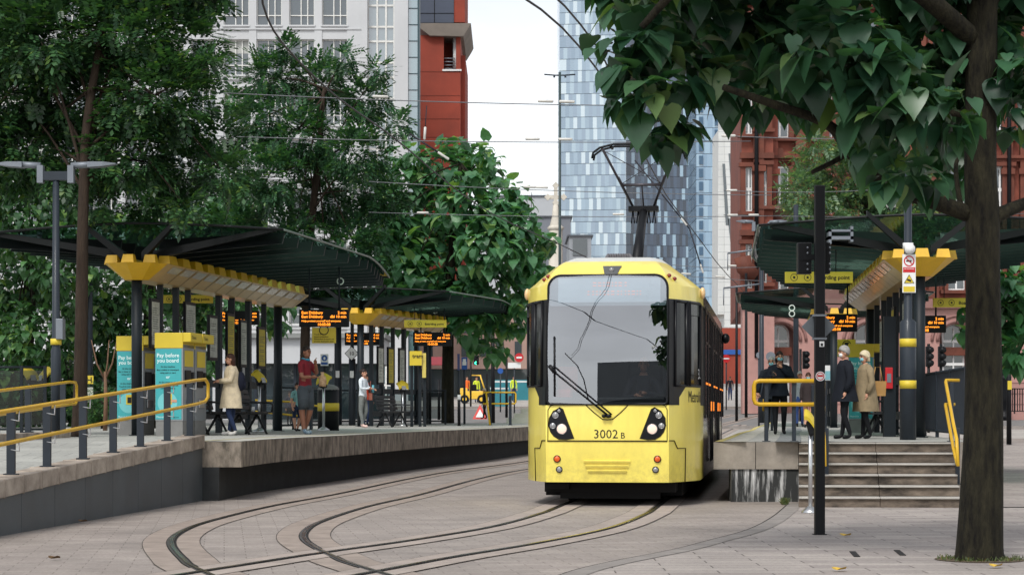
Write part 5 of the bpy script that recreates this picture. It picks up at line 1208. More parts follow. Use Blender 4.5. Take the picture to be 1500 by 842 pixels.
person('child in a pale teal T-shirt and navy shorts standing behind the man in red', FL(434.5,50), 1.18, R(40), SKIN, cloth('teal_shirt', srgb(128,178,176)), cloth('navy_shorts', srgb(36,48,70)), BLK, HAIRD, (DOWN,DOWN), shorts=True, sleeve=False)
person('small child in a dark patterned jacket far behind the man in red', FL(424,66), 1.08, R(20), SKIN, cloth('dark_jacket_blue', srgb(66,66,84)), cloth('black_trousers', srgb(28,28,32)), BLK, HAIRB, (DOWN,DOWN), 'bob')
fw = FL(531.5,60); WB = cloth('white_blouse', srgb(214,222,228), .08)
person('woman in a white blouse and grey trousers with tied dark hair on the left platform', fw, 1.72, R(70), SKIN, WB, cloth('grey_trousers', srgb(112,116,114)), mat('pale_pink_shoes', srgb(222,190,180), .6), HAIRD, (arm(.14,-.03,.68,.09,-.15,.655), arm(.13,-.02,.66,.06,-.15,.66)), 'bun', plump=1.12)
m = MB(); m.smooth = False; m.box((0,0,.1),(.10,.26,.2)); m.smooth = True; m.tube([(0,-.1,.2),(.0,-.05,.55),(0,.05,.55),(0,.1,.2)], .009, 5)
held('handbag', 'red and brown shoulder bag carried by the woman in the white blouse', 'handbag', m, mat('bag_red_brown', srgb(140,52,52), .5, 0, .4, 8, alt=srgb(150,96,70)), fw+Vector((.24,-.18,.80)))
m = MB(); m.smooth = True; m.cyl((0,0), .035, 0, .22, 10); held('water_bottle', 'teal bottle held by the woman in the white blouse', 'bottle', m, mat('bottle_teal', srgb(90,170,185), .3), fw+Vector((.30,-.05,1.02)))
person('person in an orange red jacket behind the woman in the white blouse', FL(536,63.5), 1.6, R(30), SKIN, cloth('orange_jacket', srgb(206,70,42)), NAVY, BLK, HAIRD, (DOWN,DOWN))
# right platform
BCO = cloth('black_coat', srgb(24,28,36)); FAWN = cloth('fawn_coat', srgb(140,124,96)); BTR = cloth('black_slacks', srgb(22,24,28))
person('older woman with grey curly hair, black coat and white mask by the steps', FL(1238,35.4), 1.60, R(-82), SKIN, BCO, BTR, BLK, HAIRG, (arm(.135,.015,.64,.118,-.035,.50), arm(.135,.015,.64,.118,-.035,.50)), 'curly', (BCO,.40,1.15), MASKW, .05, plump=1.1)
fb = FL(1268,35.6)
person('older woman with pale blonde hair, fawn coat and blue mask on the right platform', fb, 1.52, R(-75), SKIN, FAWN, BTR, BLK, HAIRW, (arm(.14,.015,.64,.12,-.035,.51), arm(.14,.015,.64,.12,-.035,.51)), 'bob', (FAWN,.31,1.2), MASKB, .04, plump=1.12)
m = MB(); m.loft([[(-.13,-.05,0),(.13,-.05,0),(.13,.05,0),(-.13,.05,0)],[(-.17,-.02,.26),(.17,-.02,.26),(.17,.02,.26),(-.17,.02,.26)]]); m.smooth = True; m.tube([(-.1,0,.25),(-.05,0,.5),(.05,0,.5),(.1,0,.25)], .009, 5)
held('shoulder_bag', 'tan leather shoulder bag carried by the woman in the fawn coat', 'handbag', m, mat('tan_leather', srgb(168,128,72), .5), fb+Vector((.21,.0,.74)), R(25))
fm = FL(1142,43)
person('dark haired woman in black with a blue mask, hand at her chin, holding a phone', fm, 1.74, R(-4), SKIN, cloth('dark_coat', srgb(22,28,38)), BTR, BLK, HAIRD, (arm(.15,-.07,.66,.02,-.10,.80), arm(.15,-.05,.66,.09,-.14,.70)), 'long', (cloth('dark_coat', srgb(22,28,38)),.46,1.0), MASKB, .09, head_turn=R(6))
m = MB(); m.box((0,0,0),(.075,.012,.14), rx=R(-30)); held('phone', 'dark phone held by the masked woman in black', 'phone', m, BLK, fm+Vector((-.17,-.31,1.27)))
person('grey haired man in a dark puffer jacket and blue mask behind the masked woman', FL(1130,46.5), 1.72, R(-12), SKIN, cloth('puffer_jacket', srgb(30,36,44)), BTR, BLK, HAIRG, (DOWN, arm(.16,-.02,.66,.17,-.06,.52)), 'short', (cloth('puffer_jacket', srgb(30,36,44)),.44,1.15), MASKB, .06, plump=1.2)
person('older man in a grey shirt and blue jeans walking far along the right platform', FL(1171.5,62), 1.68, 0, SKIND, cloth('grey_shirt', srgb(150,156,160)), cloth('blue_jeans', srgb(50,74,128)), BLK, HAIRG, (DOWN,DOWN), 'short', None, None, .08)
person('woman in sunglasses, blue mask and brown jacket with bare legs on the right platform', FL(1184,60), 1.60, R(-8), SKIN, cloth('brown_jacket', srgb(52,44,44)), cloth('tan_skirt', srgb(196,140,112)), BLK, HAIRB, (DOWN,DOWN), 'bob', (cloth('brown_jacket', srgb(52,44,44)),.42,1.1), MASKB, .09, True)
Y = 150; person('distant person in dark clothes walking on the pavement right of the tram', (XA(1069.5,Y),Y,gz(Y)), 1.75, R(-10), SKIND, cloth('dark_jumper', srgb(30,30,36)), NAVY, BLK, HAIRD, (DOWN,DOWN), stride=.1)
for lab, px, Y, dz in (('road worker in a yellow high visibility vest behind the forklift', 698, 141.5, 0),('road worker in a yellow high visibility vest by the hoarding, furthest right', 752.5, 146, 0),('road worker in an orange high visibility vest left of the forklift cab', 684, 144, 0)):
    hv = cloth('hi_vis_orange', srgb(235,110,40)) if 'orange' in lab else cloth('hi_vis_yellow', srgb(214,232,60)); person(lab, (XA(px,Y),Y,gz(Y)), 1.8, R(20), SKIN, hv, NAVY, BLK, HAIRD, (DOWN,DOWN), group='road workers')
Y = 76; person('person in black clothes and a pale cap by the far yellow rail', (XA(710,Y),Y,ZA(613,Y)), 1.12, R(-60), SKIN, BCO, BTR, BLK, HAIRW, (DOWN,DOWN), 'bob')
# ------------------------------------------------------------------ buildings
WSTONE = mat('white_render', srgb(188,190,192), .8, 0, .08, .25, bump=.05)
WFR = mat('window_white', srgb(214,214,210), .5)
GLB = glass('office_glass', refl=.07, clear=False, body=(.035,.05,.058))
GLT = glass('teal_glass', refl=.20, clear=False, body=(.08,.16,.18))
Y = 148; s = Y/F
X = lambda px, Yq=None: XA(px, Yq or Y)
Z = lambda py, Yq=None: ZA(py, Yq or Y)
g0 = gz(Y)
b = thing('office_building', 'white stone office block with rows of mullioned windows behind the left trees', 'building', (X(280),Y,g0))
WS = 73*s; PITCH = 48*s; ztop_row = Z(37)      # bottom of a window row
rows = [Z(37)+WS*k for k in range(-6,3)]; cols = [X(490-48*k) for k in range(-1,14) if 490-48*k < 530]
zr = sorted(rows); wh = 50*s*1.05; ww = 37*s
# wall built in strips so that windows are true openings
m = MB(); m.smooth = False
xl, xr_ = X(-160), X(537)
xs_ = sorted(cols); edges = [xl]
for c in xs_: edges += [c-ww/2, c+ww/2]
edges.append(xr_); zt = zr[-1]+WS*1.2
def wall(a, c, z0, z1, d0=Y, d1=Y+.5): m.bbox((a,d0,z0),(c,d1,z1))
for i in range(0, len(edges)-1, 2): wall(edges[i], edges[i+1], g0, zt, Y, Y+.6)
for c in xs_:
    zz = g0
    for z in zr: wall(c-ww/2, c+ww/2, zz, z, Y+.08, Y+.6); zz = z+wh
    wall(c-ww/2, c+ww/2, zz, zt, Y+.08, Y+.6)
m.bbox((xl,Y+.6,g0),(xr_,Y+14,zt)); m.build('wall', WSTONE, b)
m = MB()
for z in zr: m.bbox((xl,Y-.06,z-.34),(xr_,Y-.002,z-.22))
m.bbox((xl,Y-.5,Z(262)),(X(330),Y-.01,Z(268))); m.build('string_course', WSTONE, b)
# one window, copied
m = MB(); t_ = .07; c0, z0 = 0, 0
def frame_mb():
    m = MB()
    for a,bx in ((-ww/2,-ww/2+t_),(ww/2-t_,ww/2)): m.bbox((a,-.06,0),(bx,.06,wh))
    for x in (-ww*.04, ww*.22): m.bbox((x-.035,-.06,t_),(x+.035,.06,wh-t_))
    for z in (0, wh-t_, wh*.27): m.bbox((-ww/2+t_,-.05,z),(ww/2-t_,.05,z+t_))
    return m
f0 = frame_mb().build('window', WFR); ORG[f0.name] = Vector((0,0,0))
m = MB(); m.quad((-ww/2,.08,0),(ww/2,.08,0),(ww/2,.08,wh),(-ww/2,.08,wh)); p0 = m.build('pane', GLB, f0)
m = MB(); m.bbox((-ww/2-.08,-.42,-.12),(ww/2+.08,-.05,.0)); s0 = m.build('sill', WSTONE, f0)
first = True; bo = Vector(b.location)
for z in zr:
    if z < g0+1: continue
    for c in xs_:
        f = f0 if first else copy_tree(f0); first = False; f.parent = b; f.location = Vector((c,Y+.35,z))-bo
        if f is not f0 and random.random() < .14:
            bl = MB(); h_ = wh*random.uniform(.15,.6); bl.quad((-ww/2,.07,wh-h_),(ww/2,.07,wh-h_),(ww/2,.07,wh),(-ww/2,.07,wh)); o = bl.build('blind', mat('blind', srgb(170,172,168), .7), f, org=(0,0,0))
# glazed stair bay and pier
m = MB(); m.bbox((X(578),Y-.3,g0),(X(598),Y+3,zt)); m.bbox((X(530),Y-.3,g0),(X(538.5),Y+.6,zt)); m.build('pier', WSTONE, b)
m = MB(); m.bbox((X(538.5),Y+.5,g0),(X(578),Y+.6,zt)); bay = m.build('stair_glazing', glass('bay_glass', refl=.16, clear=False, body=(.12,.155,.165)), b)
m = MB(); k = 0; z = g0
while z < zt:
    for dz in (0,.42): m.bbox((X(538.5),Y+.38,z+dz*WS*.7),(X(578),Y+.5,z+dz*WS*.7+.14))
    z += WS*.72
for px in (538.5,552,565,577): m.bbox((X(px)-.06,Y+.36,g0),(X(px)+.06,Y+.5,zt))
m.build('glazing_bar', WFR, bay)
m = MB(); m.bbox((X(598),Y+.2,g0),(X(612),Y+2,zt)); tg = m.build('teal_glass_strip', GLT, b)
m = MB()
for k in range(34): m.bbox((X(598),Y+.14,g0+k*1.18),(X(612),Y+.2,g0+k*1.18+.06))
m.bbox((X(611.5),Y+.1,g0),(X(614),Y+2,zt)); m.build('glazing_bar', mat('bar_teal', srgb(40,66,74), .5), tg)
# balcony bits behind the trees
m = MB(); m.bbox((X(178),Y-1.2,Z(262)),(X(250),Y-.02,Z(258)))
for k in range(16): m.box((X(178+4.6*k),Y-1.15,Z(252)),(.05,.05,.65))
m.bbox((X(178),Y-1.2,Z(246)),(X(250),Y-1.1,Z(245))); m.build('balcony', mat('balcony_grey', srgb(160,160,160), .6), b)
# low pale wing with flat canopy behind the shelter
Yw = 100; t = thing('pale_wing', 'low pale stone wing with dark shopfront glazing behind the left shelters', 'building', (XA(390,Yw),Yw,gz(Yw)))
m = MB(); m.bbox((XA(150,Yw),Yw,ZA(532,Yw)),(XA(560,Yw),Yw+6,ZA(492,Yw))); m.build('wall', WSTONE, t)
m = MB(); m.bbox((XA(150,Yw),Yw-.3,ZA(495,Yw)),(XA(565,Yw),Yw+6,ZA(488,Yw))); m.build('roof_edge', mat('roof_edge_grey', srgb(130,132,130), .7), t)
m = MB(); m.bbox((XA(150,Yw),Yw+.8,gz(Yw)),(XA(560,Yw),Yw+.9,ZA(530,Yw))); sf = m.build('shopfront', GLB, t)
for px in (160,220,280,320,372,400,430,470,520,555): m = MB(); m.bbox((XA(px,Yw)-.07,Yw+.6,gz(Yw)),(XA(px,Yw)+.07,Yw+.8,ZA(530,Yw))); m.build('mullion', DG, sf)
m = MB(); m.bbox((XA(310,Yw),Yw+.3,gz(Yw)),(XA(350,Yw),Yw+1,ZA(530,Yw))); m.build('pier', WSTONE, t)
# red brick tower
RBR = mat('red_brick', srgb(142,62,46), .85, 0, .2, .35, bump=.2, bscale=8)
Yt = 172; X2 = lambda px: XA(px,Yt); Z2 = lambda py: ZA(py,Yt); gt = gz(Yt)
t = thing('brick_tower', 'bright red brick stair tower with overhanging concrete slab left of the sky gap', 'building', (X2(647),Yt,gt))
m = MB(); m.bbox((X2(600),Yt,gt),(X2(650),Yt+12,Z2(52))); m.bbox((X2(668),Yt,gt),(X2(674.5),Yt+12,Z2(52))); m.bbox((X2(650),Yt,gt),(X2(668),Yt+12,Z2(103))); m.bbox((X2(650),Yt+3,Z2(103)),(X2(668),Yt+12,Z2(52))); m.bbox((X2(674.6),Yt+1.2,gt),(X2(681),Yt+12,Z2(78))); m.bbox((X2(665),Yt,Z2(33)),(X2(681),Yt+12,Z2(-60))); m.build('wall', RBR, t)
m = MB()
for py in (105,140,174,201,235,270): m.bbox((X2(613),Yt-.02,Z2(py+.8)),(X2(674.4),Yt-.004,Z2(py)))
m.build('groove', mat('brick_groove', srgb(110,48,36), .9), t)
m = MB(); m.prism([(X2(612),Yt-.5,Z2(36)),(X2(690),Yt-.5,Z2(36)),(X2(687),Yt-.5,Z2(42)),(X2(679),Yt-.5,Z2(55)),(X2(630),Yt-.5,Z2(54)),(X2(612),Yt-.5,Z2(40))], (0,12,0)); m.build('roof_slab', mat('slab_concrete', srgb(120,112,104), .85, 0, .2, .5), t)
m = MB(); m.bbox((X2(612),Yt-.1,Z2(34)),(X2(664.8),Yt+8,Z2(-60))); cl = m.build('slate_cladding', mat('slate_cladding', srgb(66,74,90), .5, 0, .1, .3), t)
m = MB()
for py in (20,-10,-40): m.bbox((X2(612),Yt-.14,Z2(py+.6)),(X2(664.8),Yt-.1,Z2(py)))
m.bbox((X2(636),Yt-.14,Z2(34)),(X2(637),Yt-.1,Z2(-60))); m.build('groove', BLK, cl)
m = MB(); m.cyl((X2(667),Yt+.6), .22, Z2(103), Z2(54), 14); m.build('column', WHT, t)
m = MB(); m.bbox((X2(648),Yt-.1,Z2(104.5)),(X2(676),Yt-.01,Z2(102))); m.build('sill', WHT, t)
m = MB()
for k in range(4): m.tube([(X2(650),Yt+.3,Z2(100-5*k)),(X2(666),Yt+.3,Z2(100-5*k))], .05, 5)
m.build('railing', GRY, t)
# small grey blocks and the white cross
def block(label, px0,px1,py0,Yb,mt,depth=15,win=None):
    t = thing('grey_block', label, 'building', (XA((px0+px1)/2,Yb),Yb,gz(Yb))); m = MB(); m.bbox((XA(px0,Yb),Yb,gz(Yb)),(XA(px1,Yb),Yb+depth,ZA(py0,Yb))); m.build('wall', mt, t)
    m = MB(); m.bbox((XA(px0,Yb)-.2,Yb-.2,ZA(py0,Yb)),(XA(px1,Yb)+.2,Yb+depth,ZA(py0-2,Yb))); m.build('roof', mat('roof_dark', srgb(86,92,100), .7), t)
    if win:
        for (a,c,p,q) in win: m = MB(); m.bbox((XA(a,Yb),Yb-.1,ZA(q,Yb)),(XA(c,Yb),Yb-.01,ZA(p,Yb))); m.build('window', GLB, t)
block('pale grey block beside the big leaved tree, under the sky gap', 700, 812, 288, 260, mat('pale_grey_cladding', srgb(172,176,180), .7, 0, .05, .2))
block('dark slate grey block between the white cross and the glass tower', 778, 836, 318, 230, mat('slate_grey_cladding', srgb(112,116,124), .7, 0, .08, .2))
block('small block with a blue window beside the glass tower foot', 834, 866, 346, 200, mat('mid_grey_cladding', srgb(150,156,162), .7, 0, .05, .2), 10, [(839,860,350,374)])
Yc = 108; X3 = lambda px: XA(px,Yc); Z3 = lambda py: ZA(py,Yc); t = thing('memorial_cross', 'carved white stone cross rising above the tram roof', 'monument', (X3(814),Yc,gz(Yc))); xc = X3(814)
m = MB(); m.tube([(xc,Yc,gz(Yc)),(xc,Yc,gz(Yc)+.8),(xc,Yc,gz(Yc)+.85),(xc,Yc,Z3(335)),(xc,Yc,Z3(318)),(xc,Yc,Z3(300))], [1.0,1.0,.42,.36,.2,.14], 8); m.build('shaft', STONE, t)
m = MB(); m.tube([(xc,Yc,Z3(338)),(xc,Yc,Z3(334)),(xc,Yc,Z3(330))], [.36,.46,.3], 8); m.build('collar', STONE, t)
m = MB(); m.box((xc,Yc,Z3(288)),(.2,.2,1.3)); m.box((xc,Yc,Z3(289)),(.85,.18,.2))
for dx,dz in ((-.42,0),(.42,0),(0,.62),(0,-.3)): m.box((xc+dx,Yc,Z3(289)+dz),(.26,.22,.26), ry=R(45))
m.build('cross', STONE, t)
# glass towers
def tower(label, x0, x1, Yd, depth, zt, fl, strips, mats, y_shift=0., name='glass_tower', jag=.25):
    t = thing(name, label, 'tower', ((x0+x1)/2,Yd,gz(Yd))); nf = int((zt-gz(Yd))/fl); k = len(mats)
    m = MB()
    def face(pa, pb, n):
        for f in range(nf):
            z0 = gz(Yd)+f*fl; ph = random.random()*.8; prev = -1
            for i in range(n):
                a = (i+(ph if 0 < i else 0))/n; b_ = min(1,(i+1+(ph if i < n-1 else 0))/n)
                if i == 0: b_ = (1+ph)/n
                if i == n-1: b_ = 1
                c = random.choice([q for q in range(k) if q != prev]); prev = c; m.cur = c
                p, q = pa.lerp(pb,a), pa.lerp(pb,b_); m.quad((p.x,p.y,z0+.06),(q.x,q.y,z0+.06),(q.x,q.y,z0+fl-.05),(p.x,p.y,z0+fl-.05))
    A, B, C, D = Vector((x0,Yd,0)), Vector((x1,Yd+y_shift,0)), Vector((x1,Yd+depth,0)), Vector((x0,Yd+depth,0))
    face(A, B, strips); face(B, C, strips); face(D, A, strips); m.build('cladding', mats, t)
    m = MB(); e = .15; m.prism([(x0+e,Yd+e+max(0,0),gz(Yd)),(x1-e,Yd+e+y_shift,gz(Yd)),(x1-e,Yd+depth-e,gz(Yd)),(x0+e,Yd+depth-e,gz(Yd))], (0,0,zt-gz(Yd))); m.build('core', mat('tower_core', srgb(120,134,150), .6, 0, .05, .1), t); return t
def cg(nm, c, rf=.22): return glass(nm, refl=rf, clear=False, body=srgb(*c), rough=.08)
PALE = [cg('pale_panel_a',(122,146,164),.1),cg('pale_panel_b',(142,166,180),.12),cg('pale_panel_c',(108,132,152),.1),cg('pale_panel_d',(176,194,202),.14),cg('pale_panel_e',(116,138,158),.1),cg('pale_panel_f',(128,152,170),.1)]
DARKP = [cg('blue_panel_a',(34,54,78),.06),cg('blue_panel_b',(52,78,104),.07),cg('blue_panel_c',(26,42,62),.05),cg('blue_panel_d',(136,168,188),.12),cg('blue_panel_e',(42,64,90),.06)]
Yg = 480; X4 = lambda px, q=480: XA(px,q)
tower('tall pale glass tower with a pixel pattern of upright panels', X4(819.5), X4(916), 480, 22, 118, 17*480/F, 17, PALE, -2)
tower('darker blue glass tower behind the pantograph', XA(917,492), XA(1019,492), 492, 22, 112, 17*492/F, 21, DARKP, 4)
t = tower('light blue glass block with rows of dark framed windows right of the dark tower', XA(1020,430), XA(1066,430), 430, 20, 72, 19*430/F, 6, [cg('sky_panel_a',(108,142,168),.1),cg('sky_panel_b',(92,128,156),.1),cg('sky_panel_c',(126,158,180),.1)], 0)
for f in range(22):
    for px in (1024,1047,1056): m = MB(); z0 = gz(430)+f*19*430/F; m.bbox((XA(px,430),429.7,z0+.5),(XA(px+6,430),429.9,z0+2.3)); m.build('window', mat('tower_window', srgb(62,92,118), .3), t)
# white wedge tower with slanted slots
Yv = 300; X5 = lambda px: XA(px,Yv); Z5 = lambda py: ZA(py,Yv); t = thing('striped_tower', 'white panelled tower with slanting dark window slots beside the red hotel', 'tower', (X5(1066),Yv,gz(Yv)))
m = MB(); m.prism([(X5(1061),Yv,Z5(604)),(X5(1062),Yv,Z5(150)),(X5(1088),Yv,Z5(150)),(X5(1096),Yv,Z5(604))], (0,10,0)); m.prism([(X5(1053),Yv+.5,Z5(190)),(X5(1062),Yv+.5,Z5(190)),(X5(1075),Yv+.5,Z5(460)),(X5(1052),Yv+.5,Z5(460))][::-1], (0,9,0)); m.build('wall', mat('white_panels', srgb(206,208,206), .6, 0, .05, .3), t)
m = MB()
for k in range(40): m.bbox((X5(1052),Yv-.01,Z5(600-11*k+.5)),(X5(1096),Yv-.004,Z5(600-11*k)))
m.build('panel_joint', mat('joint_grey', srgb(150,156,158), .7), t)
for (a,p,c,q) in ((1067,225,1071,275),(1066,320,1072,375),(1070,400,1076,470),(1058,240,1063,330),(1076,190,1079,240)):
    m = MB(); m.prism([(X5(a),Yv-.05,Z5(p)),(X5(a+4),Yv-.05,Z5(p)),(X5(c+5),Yv-.05,Z5(q)),(X5(c),Yv-.05,Z5(q))][::-1], (0,.04,0)); m.build('window', GLB, t)
# red terracotta hotel
Yh = 112; X6 = lambda px: XA(px,Yh); Z6 = lambda py: ZA(py,Yh); gh = gz(Yh)
TERRA = mat('terracotta', srgb(118,56,42), .75, 0, .34, .9, bump=.3, bscale=12, alt=srgb(148,80,62))
TERRB = mat('terracotta_brown', srgb(104,56,42), .8, 0, .3, 1.2, bump=.25, bscale=10)
PINKG = mat('pink_granite', srgb(170,128,120), .6, 0, .12, 1.5, bump=.1)
PINKD = mat('pink_granite_dark', srgb(138,100,94), .65, 0, .12, 1.5)
ho = thing('hotel_building', 'grand red terracotta hotel with pink stone arches and balconies behind the right platform', 'building', (X6(1290),Yh,gh))
zA = Z6(452)           # top of the ground floor
st = [zA+i*4.15 for i in range(6)]
bays = [1142+129*k for k in range(5)]
m = MB(); m.bbox((X6(1128),Yh,zA),(X6(1800),Yh+20,zA+24)); m.prism([(X6(1082),Yh-1.4,zA),(X6(1127.8),Yh-1.4,zA),(X6(1127.8),Yh+20,zA),(X6(1127),Yh+20,zA)], (0,0,24)); m.build('wall', TERRA, ho)
def archpoly(cx, z0, w_, h, n=10): return [(cx-w_,z0),(cx+w_,z0),(cx+w_,z0+h)]+[(cx+w_*math.cos(math.pi*k/n), z0+h+w_*math.sin(math.pi*k/n)) for k in range(1,n)]+[(cx-w_,z0+h)]
# ground floor with real arched recesses
m = MB(); xa = X6(1128)
zsp = Z6(500); ra = 26*Yh/F
for k in range(5):
    cx = X6(bays[k]); nx = X6(bays[k]+129)
    m.bbox((xa,Yh-.4,gh),(cx-ra,Yh+1,zA)); xa = cx+ra
    out = [(cx+ra*math.cos(math.pi*q/12), zsp+ra*math.sin(math.pi*q/12)) for q in range(13)]
    for q in range(12): a, c = out[q], out[q+1]; m.prism([(a[0],Yh-.4,a[1]),(a[0],Yh-.4,zA),(c[0],Yh-.4,zA),(c[0],Yh-.4,c[1])], (0,1.3,0))
m.bbox((xa,Yh-.4,gh),(X6(1800),Yh+1,zA)); m.bbox((X6(1082),Yh-1.9,gh),(X6(1127.8),Yh-1.0,zA)); gf = m.build('ground_floor', PINKG, ho)
m = MB(); m.bbox((X6(1127),Yh+.9,gh),(X6(1800),Yh+1.3,zA)); m.build('recess_wall', PINKD, gf)
for k in range(5):
    cx = X6(bays[k]); m = MB(); m.smooth = True
    for rr_, th in ((ra+.12,.1),(ra+.42,.09)): m.tube([(cx+rr_*math.cos(math.pi*q/16),Yh-.42,zsp+rr_*math.sin(math.pi*q/16)) for q in range(17)], th, 6)
    m.build('arch_moulding', PINKD, gf)
    m = MB(); pl = archpoly(cx, gh+.6, .62, zsp-gh-.2); m.prism([(p[0],Yh+.7,p[1]) for p in pl], (0,.15,0)); w_ = m.build('window', WHT, gf)
    m = MB(); pl = archpoly(cx, gh+.75, .5, zsp-gh-.35); m.prism([(p[0],Yh+.66,p[1]) for p in pl], (0,.03,0)); m.build('pane', GLB, w_)
    m = MB(); m.bbox((cx-.04,Yh+.6,gh+.7),(cx+.04,Yh+.65,zsp+.75)); m.bbox((cx-.6,Yh+.58,zsp-.05),(cx+.6,Yh+.65,zsp+.1)); m.bbox((cx-.6,Yh+.58,zsp-1.3),(cx+.6,Yh+.65,zsp-1.15)); m.build('glazing_bar', WHT, w_)
    m = MB(); m.bbox((cx-.7,Yh+.3,zsp-.75),(cx+.7,Yh+.85,zsp-.3)); m.build('transom', TERRB, w_)
m = MB()
for q in range(9): m.bbox((X6(1128),Yh-.43,gh+.5+q*.58),(X6(1800),Yh-.404,gh+.53+q*.58)) if q < 3 else None
for z,h,d in ((zA,.35,.7),(zA+.35,.15,.55)): m.bbox((X6(1128),Yh-d,z),(X6(1800),Yh-.003,z+h)); m.bbox((X6(1078),Yh-d-1.4,z),(X6(1127.8),Yh-1.41,z+h))
m.build('cornice', PINKD, ho)
for i in range(1,6):
    m = MB(); z = zA+i*4.15-.3; m.bbox((X6(1128),Yh-.32,z),(X6(1800),Yh-.003,z+.16)); m.bbox((X6(1128),Yh-.5,z+.16),(X6(1800),Yh-.003,z+.32)); m.bbox((X6(1079),Yh-1.8,z),(X6(1127.8),Yh-1.41,z+.3)); m.build('cornice', TERRB, ho)
def hotel_window(cx, z, arch, y=Yh, w_=.48, h=1.9):
    m = MB()
    for sx in (-1,1): m.bbox((cx+sx*(w_+.12)-.14,y-.3,z-.2),(cx+sx*(w_+.12)+.14,y-.002,z+h+.5))
    m.bbox((cx-w_-.4,y-.4,z-.38),(cx+w_+.4,y-.002,z-.2))
    if arch:
        m.smooth = True; m.tube([(cx+(w_+.25)*math.cos(math.pi*q/14),y-.15,z+h+.5+(w_+.15)*math.sin(math.pi*q/14)) for q in range(15)], .18, 6); m.smooth = False; m.box((cx,y-.2,z+h+1.25),(.3,.3,.45))
    else: m.bbox((cx-w_-.35,y-.4,z+h+.5),(cx+w_+.35,y-.002,z+h+.72))
    f = m.build('window_surround', TERRB, ho)
    m = MB(); m.bbox((cx-w_,y-.07,z-.2),(cx+w_,y-.01,z+h+.5)); fr_ = m.build('window_frame', WHT, f)
    m = MB()
    for (a,c,p,q) in ((-w_+.08,-.05,z-.1,z+h*.55),(.05,w_-.08,z-.1,z+h*.55),(-w_+.08,-.05,z+h*.65,z+h+.4),(.05,w_-.08,z+h*.65,z+h+.4)): m.bbox((cx+a,y-.085,p),(cx+c,y-.072,q))
    m.build('pane', GLB, fr_)
for i in range(5):
    z = zA+i*4.15+1.2
    for k,bx in enumerate(bays):
        hotel_window(X6(bx), z, i in (1,3))
        if k < 4: hotel_window(X6(bx+64), z, i in (2,))
    hotel_window(X6(1092), z, False, Yh-1.4, .2, 1.7); hotel_window(X6(1113), z+.3, False, Yh-1.4, .2, 1.5)
for px in (1106,1131,1172,1206,1240,1300,1335,1366,1430,1474,1500,1560):
    m = MB(); y = Yh-(1.4 if px < 1128 else 0); m.bbox((X6(px)-.28,y-.35,zA+.5),(X6(px)+.28,y-.003,zA+23.5))
    for i in range(5): m.box((X6(px),y-.38,zA+i*4.15+3.3),(.75,.2,.3))
    m.build('pilaster', TERRA if px % 2 else TERRB, ho)
for px in (1102,1475): m = MB(); m.cyl((X6(px),Yh-(1.9 if px < 1128 else .5)), .11, gh+3, zA+23, 10); m.build('downpipe', BLK, ho)
m = MB(); m.smooth = True; z = Z6(303)
m.tube([(X6(1146),Yh-.6,z-.9),(X6(1146),Yh-.65,z-.2),(X6(1146),Yh-.7,z)], [.4,1.0,1.35], 14); bl = m.build('balcony', PINKD, ho)
m = MB()
for q in range(17): a = math.pi+math.pi*q/16; x, y = X6(1146)+1.3*math.cos(a), Yh-.6+1.0*math.sin(a); m.tube([(x,y,z),(x,y,z+.95)], .03, 5)
m.tube([(X6(1146)+1.3*math.cos(math.pi+math.pi*q/16), Yh-.6+1.0*math.sin(math.pi+math.pi*q/16), z+.95) for q in range(17)], .05, 5); m.build('balustrade', BLK, bl)
m = MB(); m.smooth = True; m.tube([(X6(1100),Yh-1.6,Z6(405)),(X6(1085),Yh-1.8,Z6(395)),(X6(1082),Yh-1.8,Z6(380))], .5, 8); m.build('corbel', TERRB, ho)
# iron railings with lantern before the hotel
fence('black spiked iron railings in front of the hotel', (XA(1420,100),100), (XA(1640,100),100), gz(100)+.3, gz(100)+.3, 1.25, 10, BLK, 'bars', 'iron_railings', 'railings')
m = MB(); m.bbox((XA(1420,100)-.2,99.8,gz(100)-.1),(XA(1640,100),100.2,gz(100)+.3)); tag(m.build('railing_plinth', PINKG), 'low pink stone plinth under the iron railings by the hotel', 'plinth')
Yl = 99; x = XA(1471,Yl); t = thing('iron_pier', 'ornate black iron pier with a ball finial beside the hotel railings', 'pier', (x,Yl,gz(Yl)))
m = MB(); m.smooth = True; zb = gz(Yl); m.tube([(x,Yl,zb+q) for q in (0,.3,.32,.5,.9,1.0,1.3,1.5,1.9,2.0,2.2)], [.3,.3,.2,.26,.22,.3,.16,.28,.14,.2,.16], 12); m.build('shaft', BLK, t); m = MB(); m.ell((x,Yl,zb+2.4),(.2,.2,.22),12,8); m.build('finial', BLK, t)
t, x = pole('post', 'slim black post with yellow and white tags right of the trunk', 'post', 1478, 70, 0.3, ZA(500,70), .09, BLK); m = MB(); m.box((x,69.9,ZA(564,70)),(.14,.02,.3)); m.build('label_plate', YSG, t)
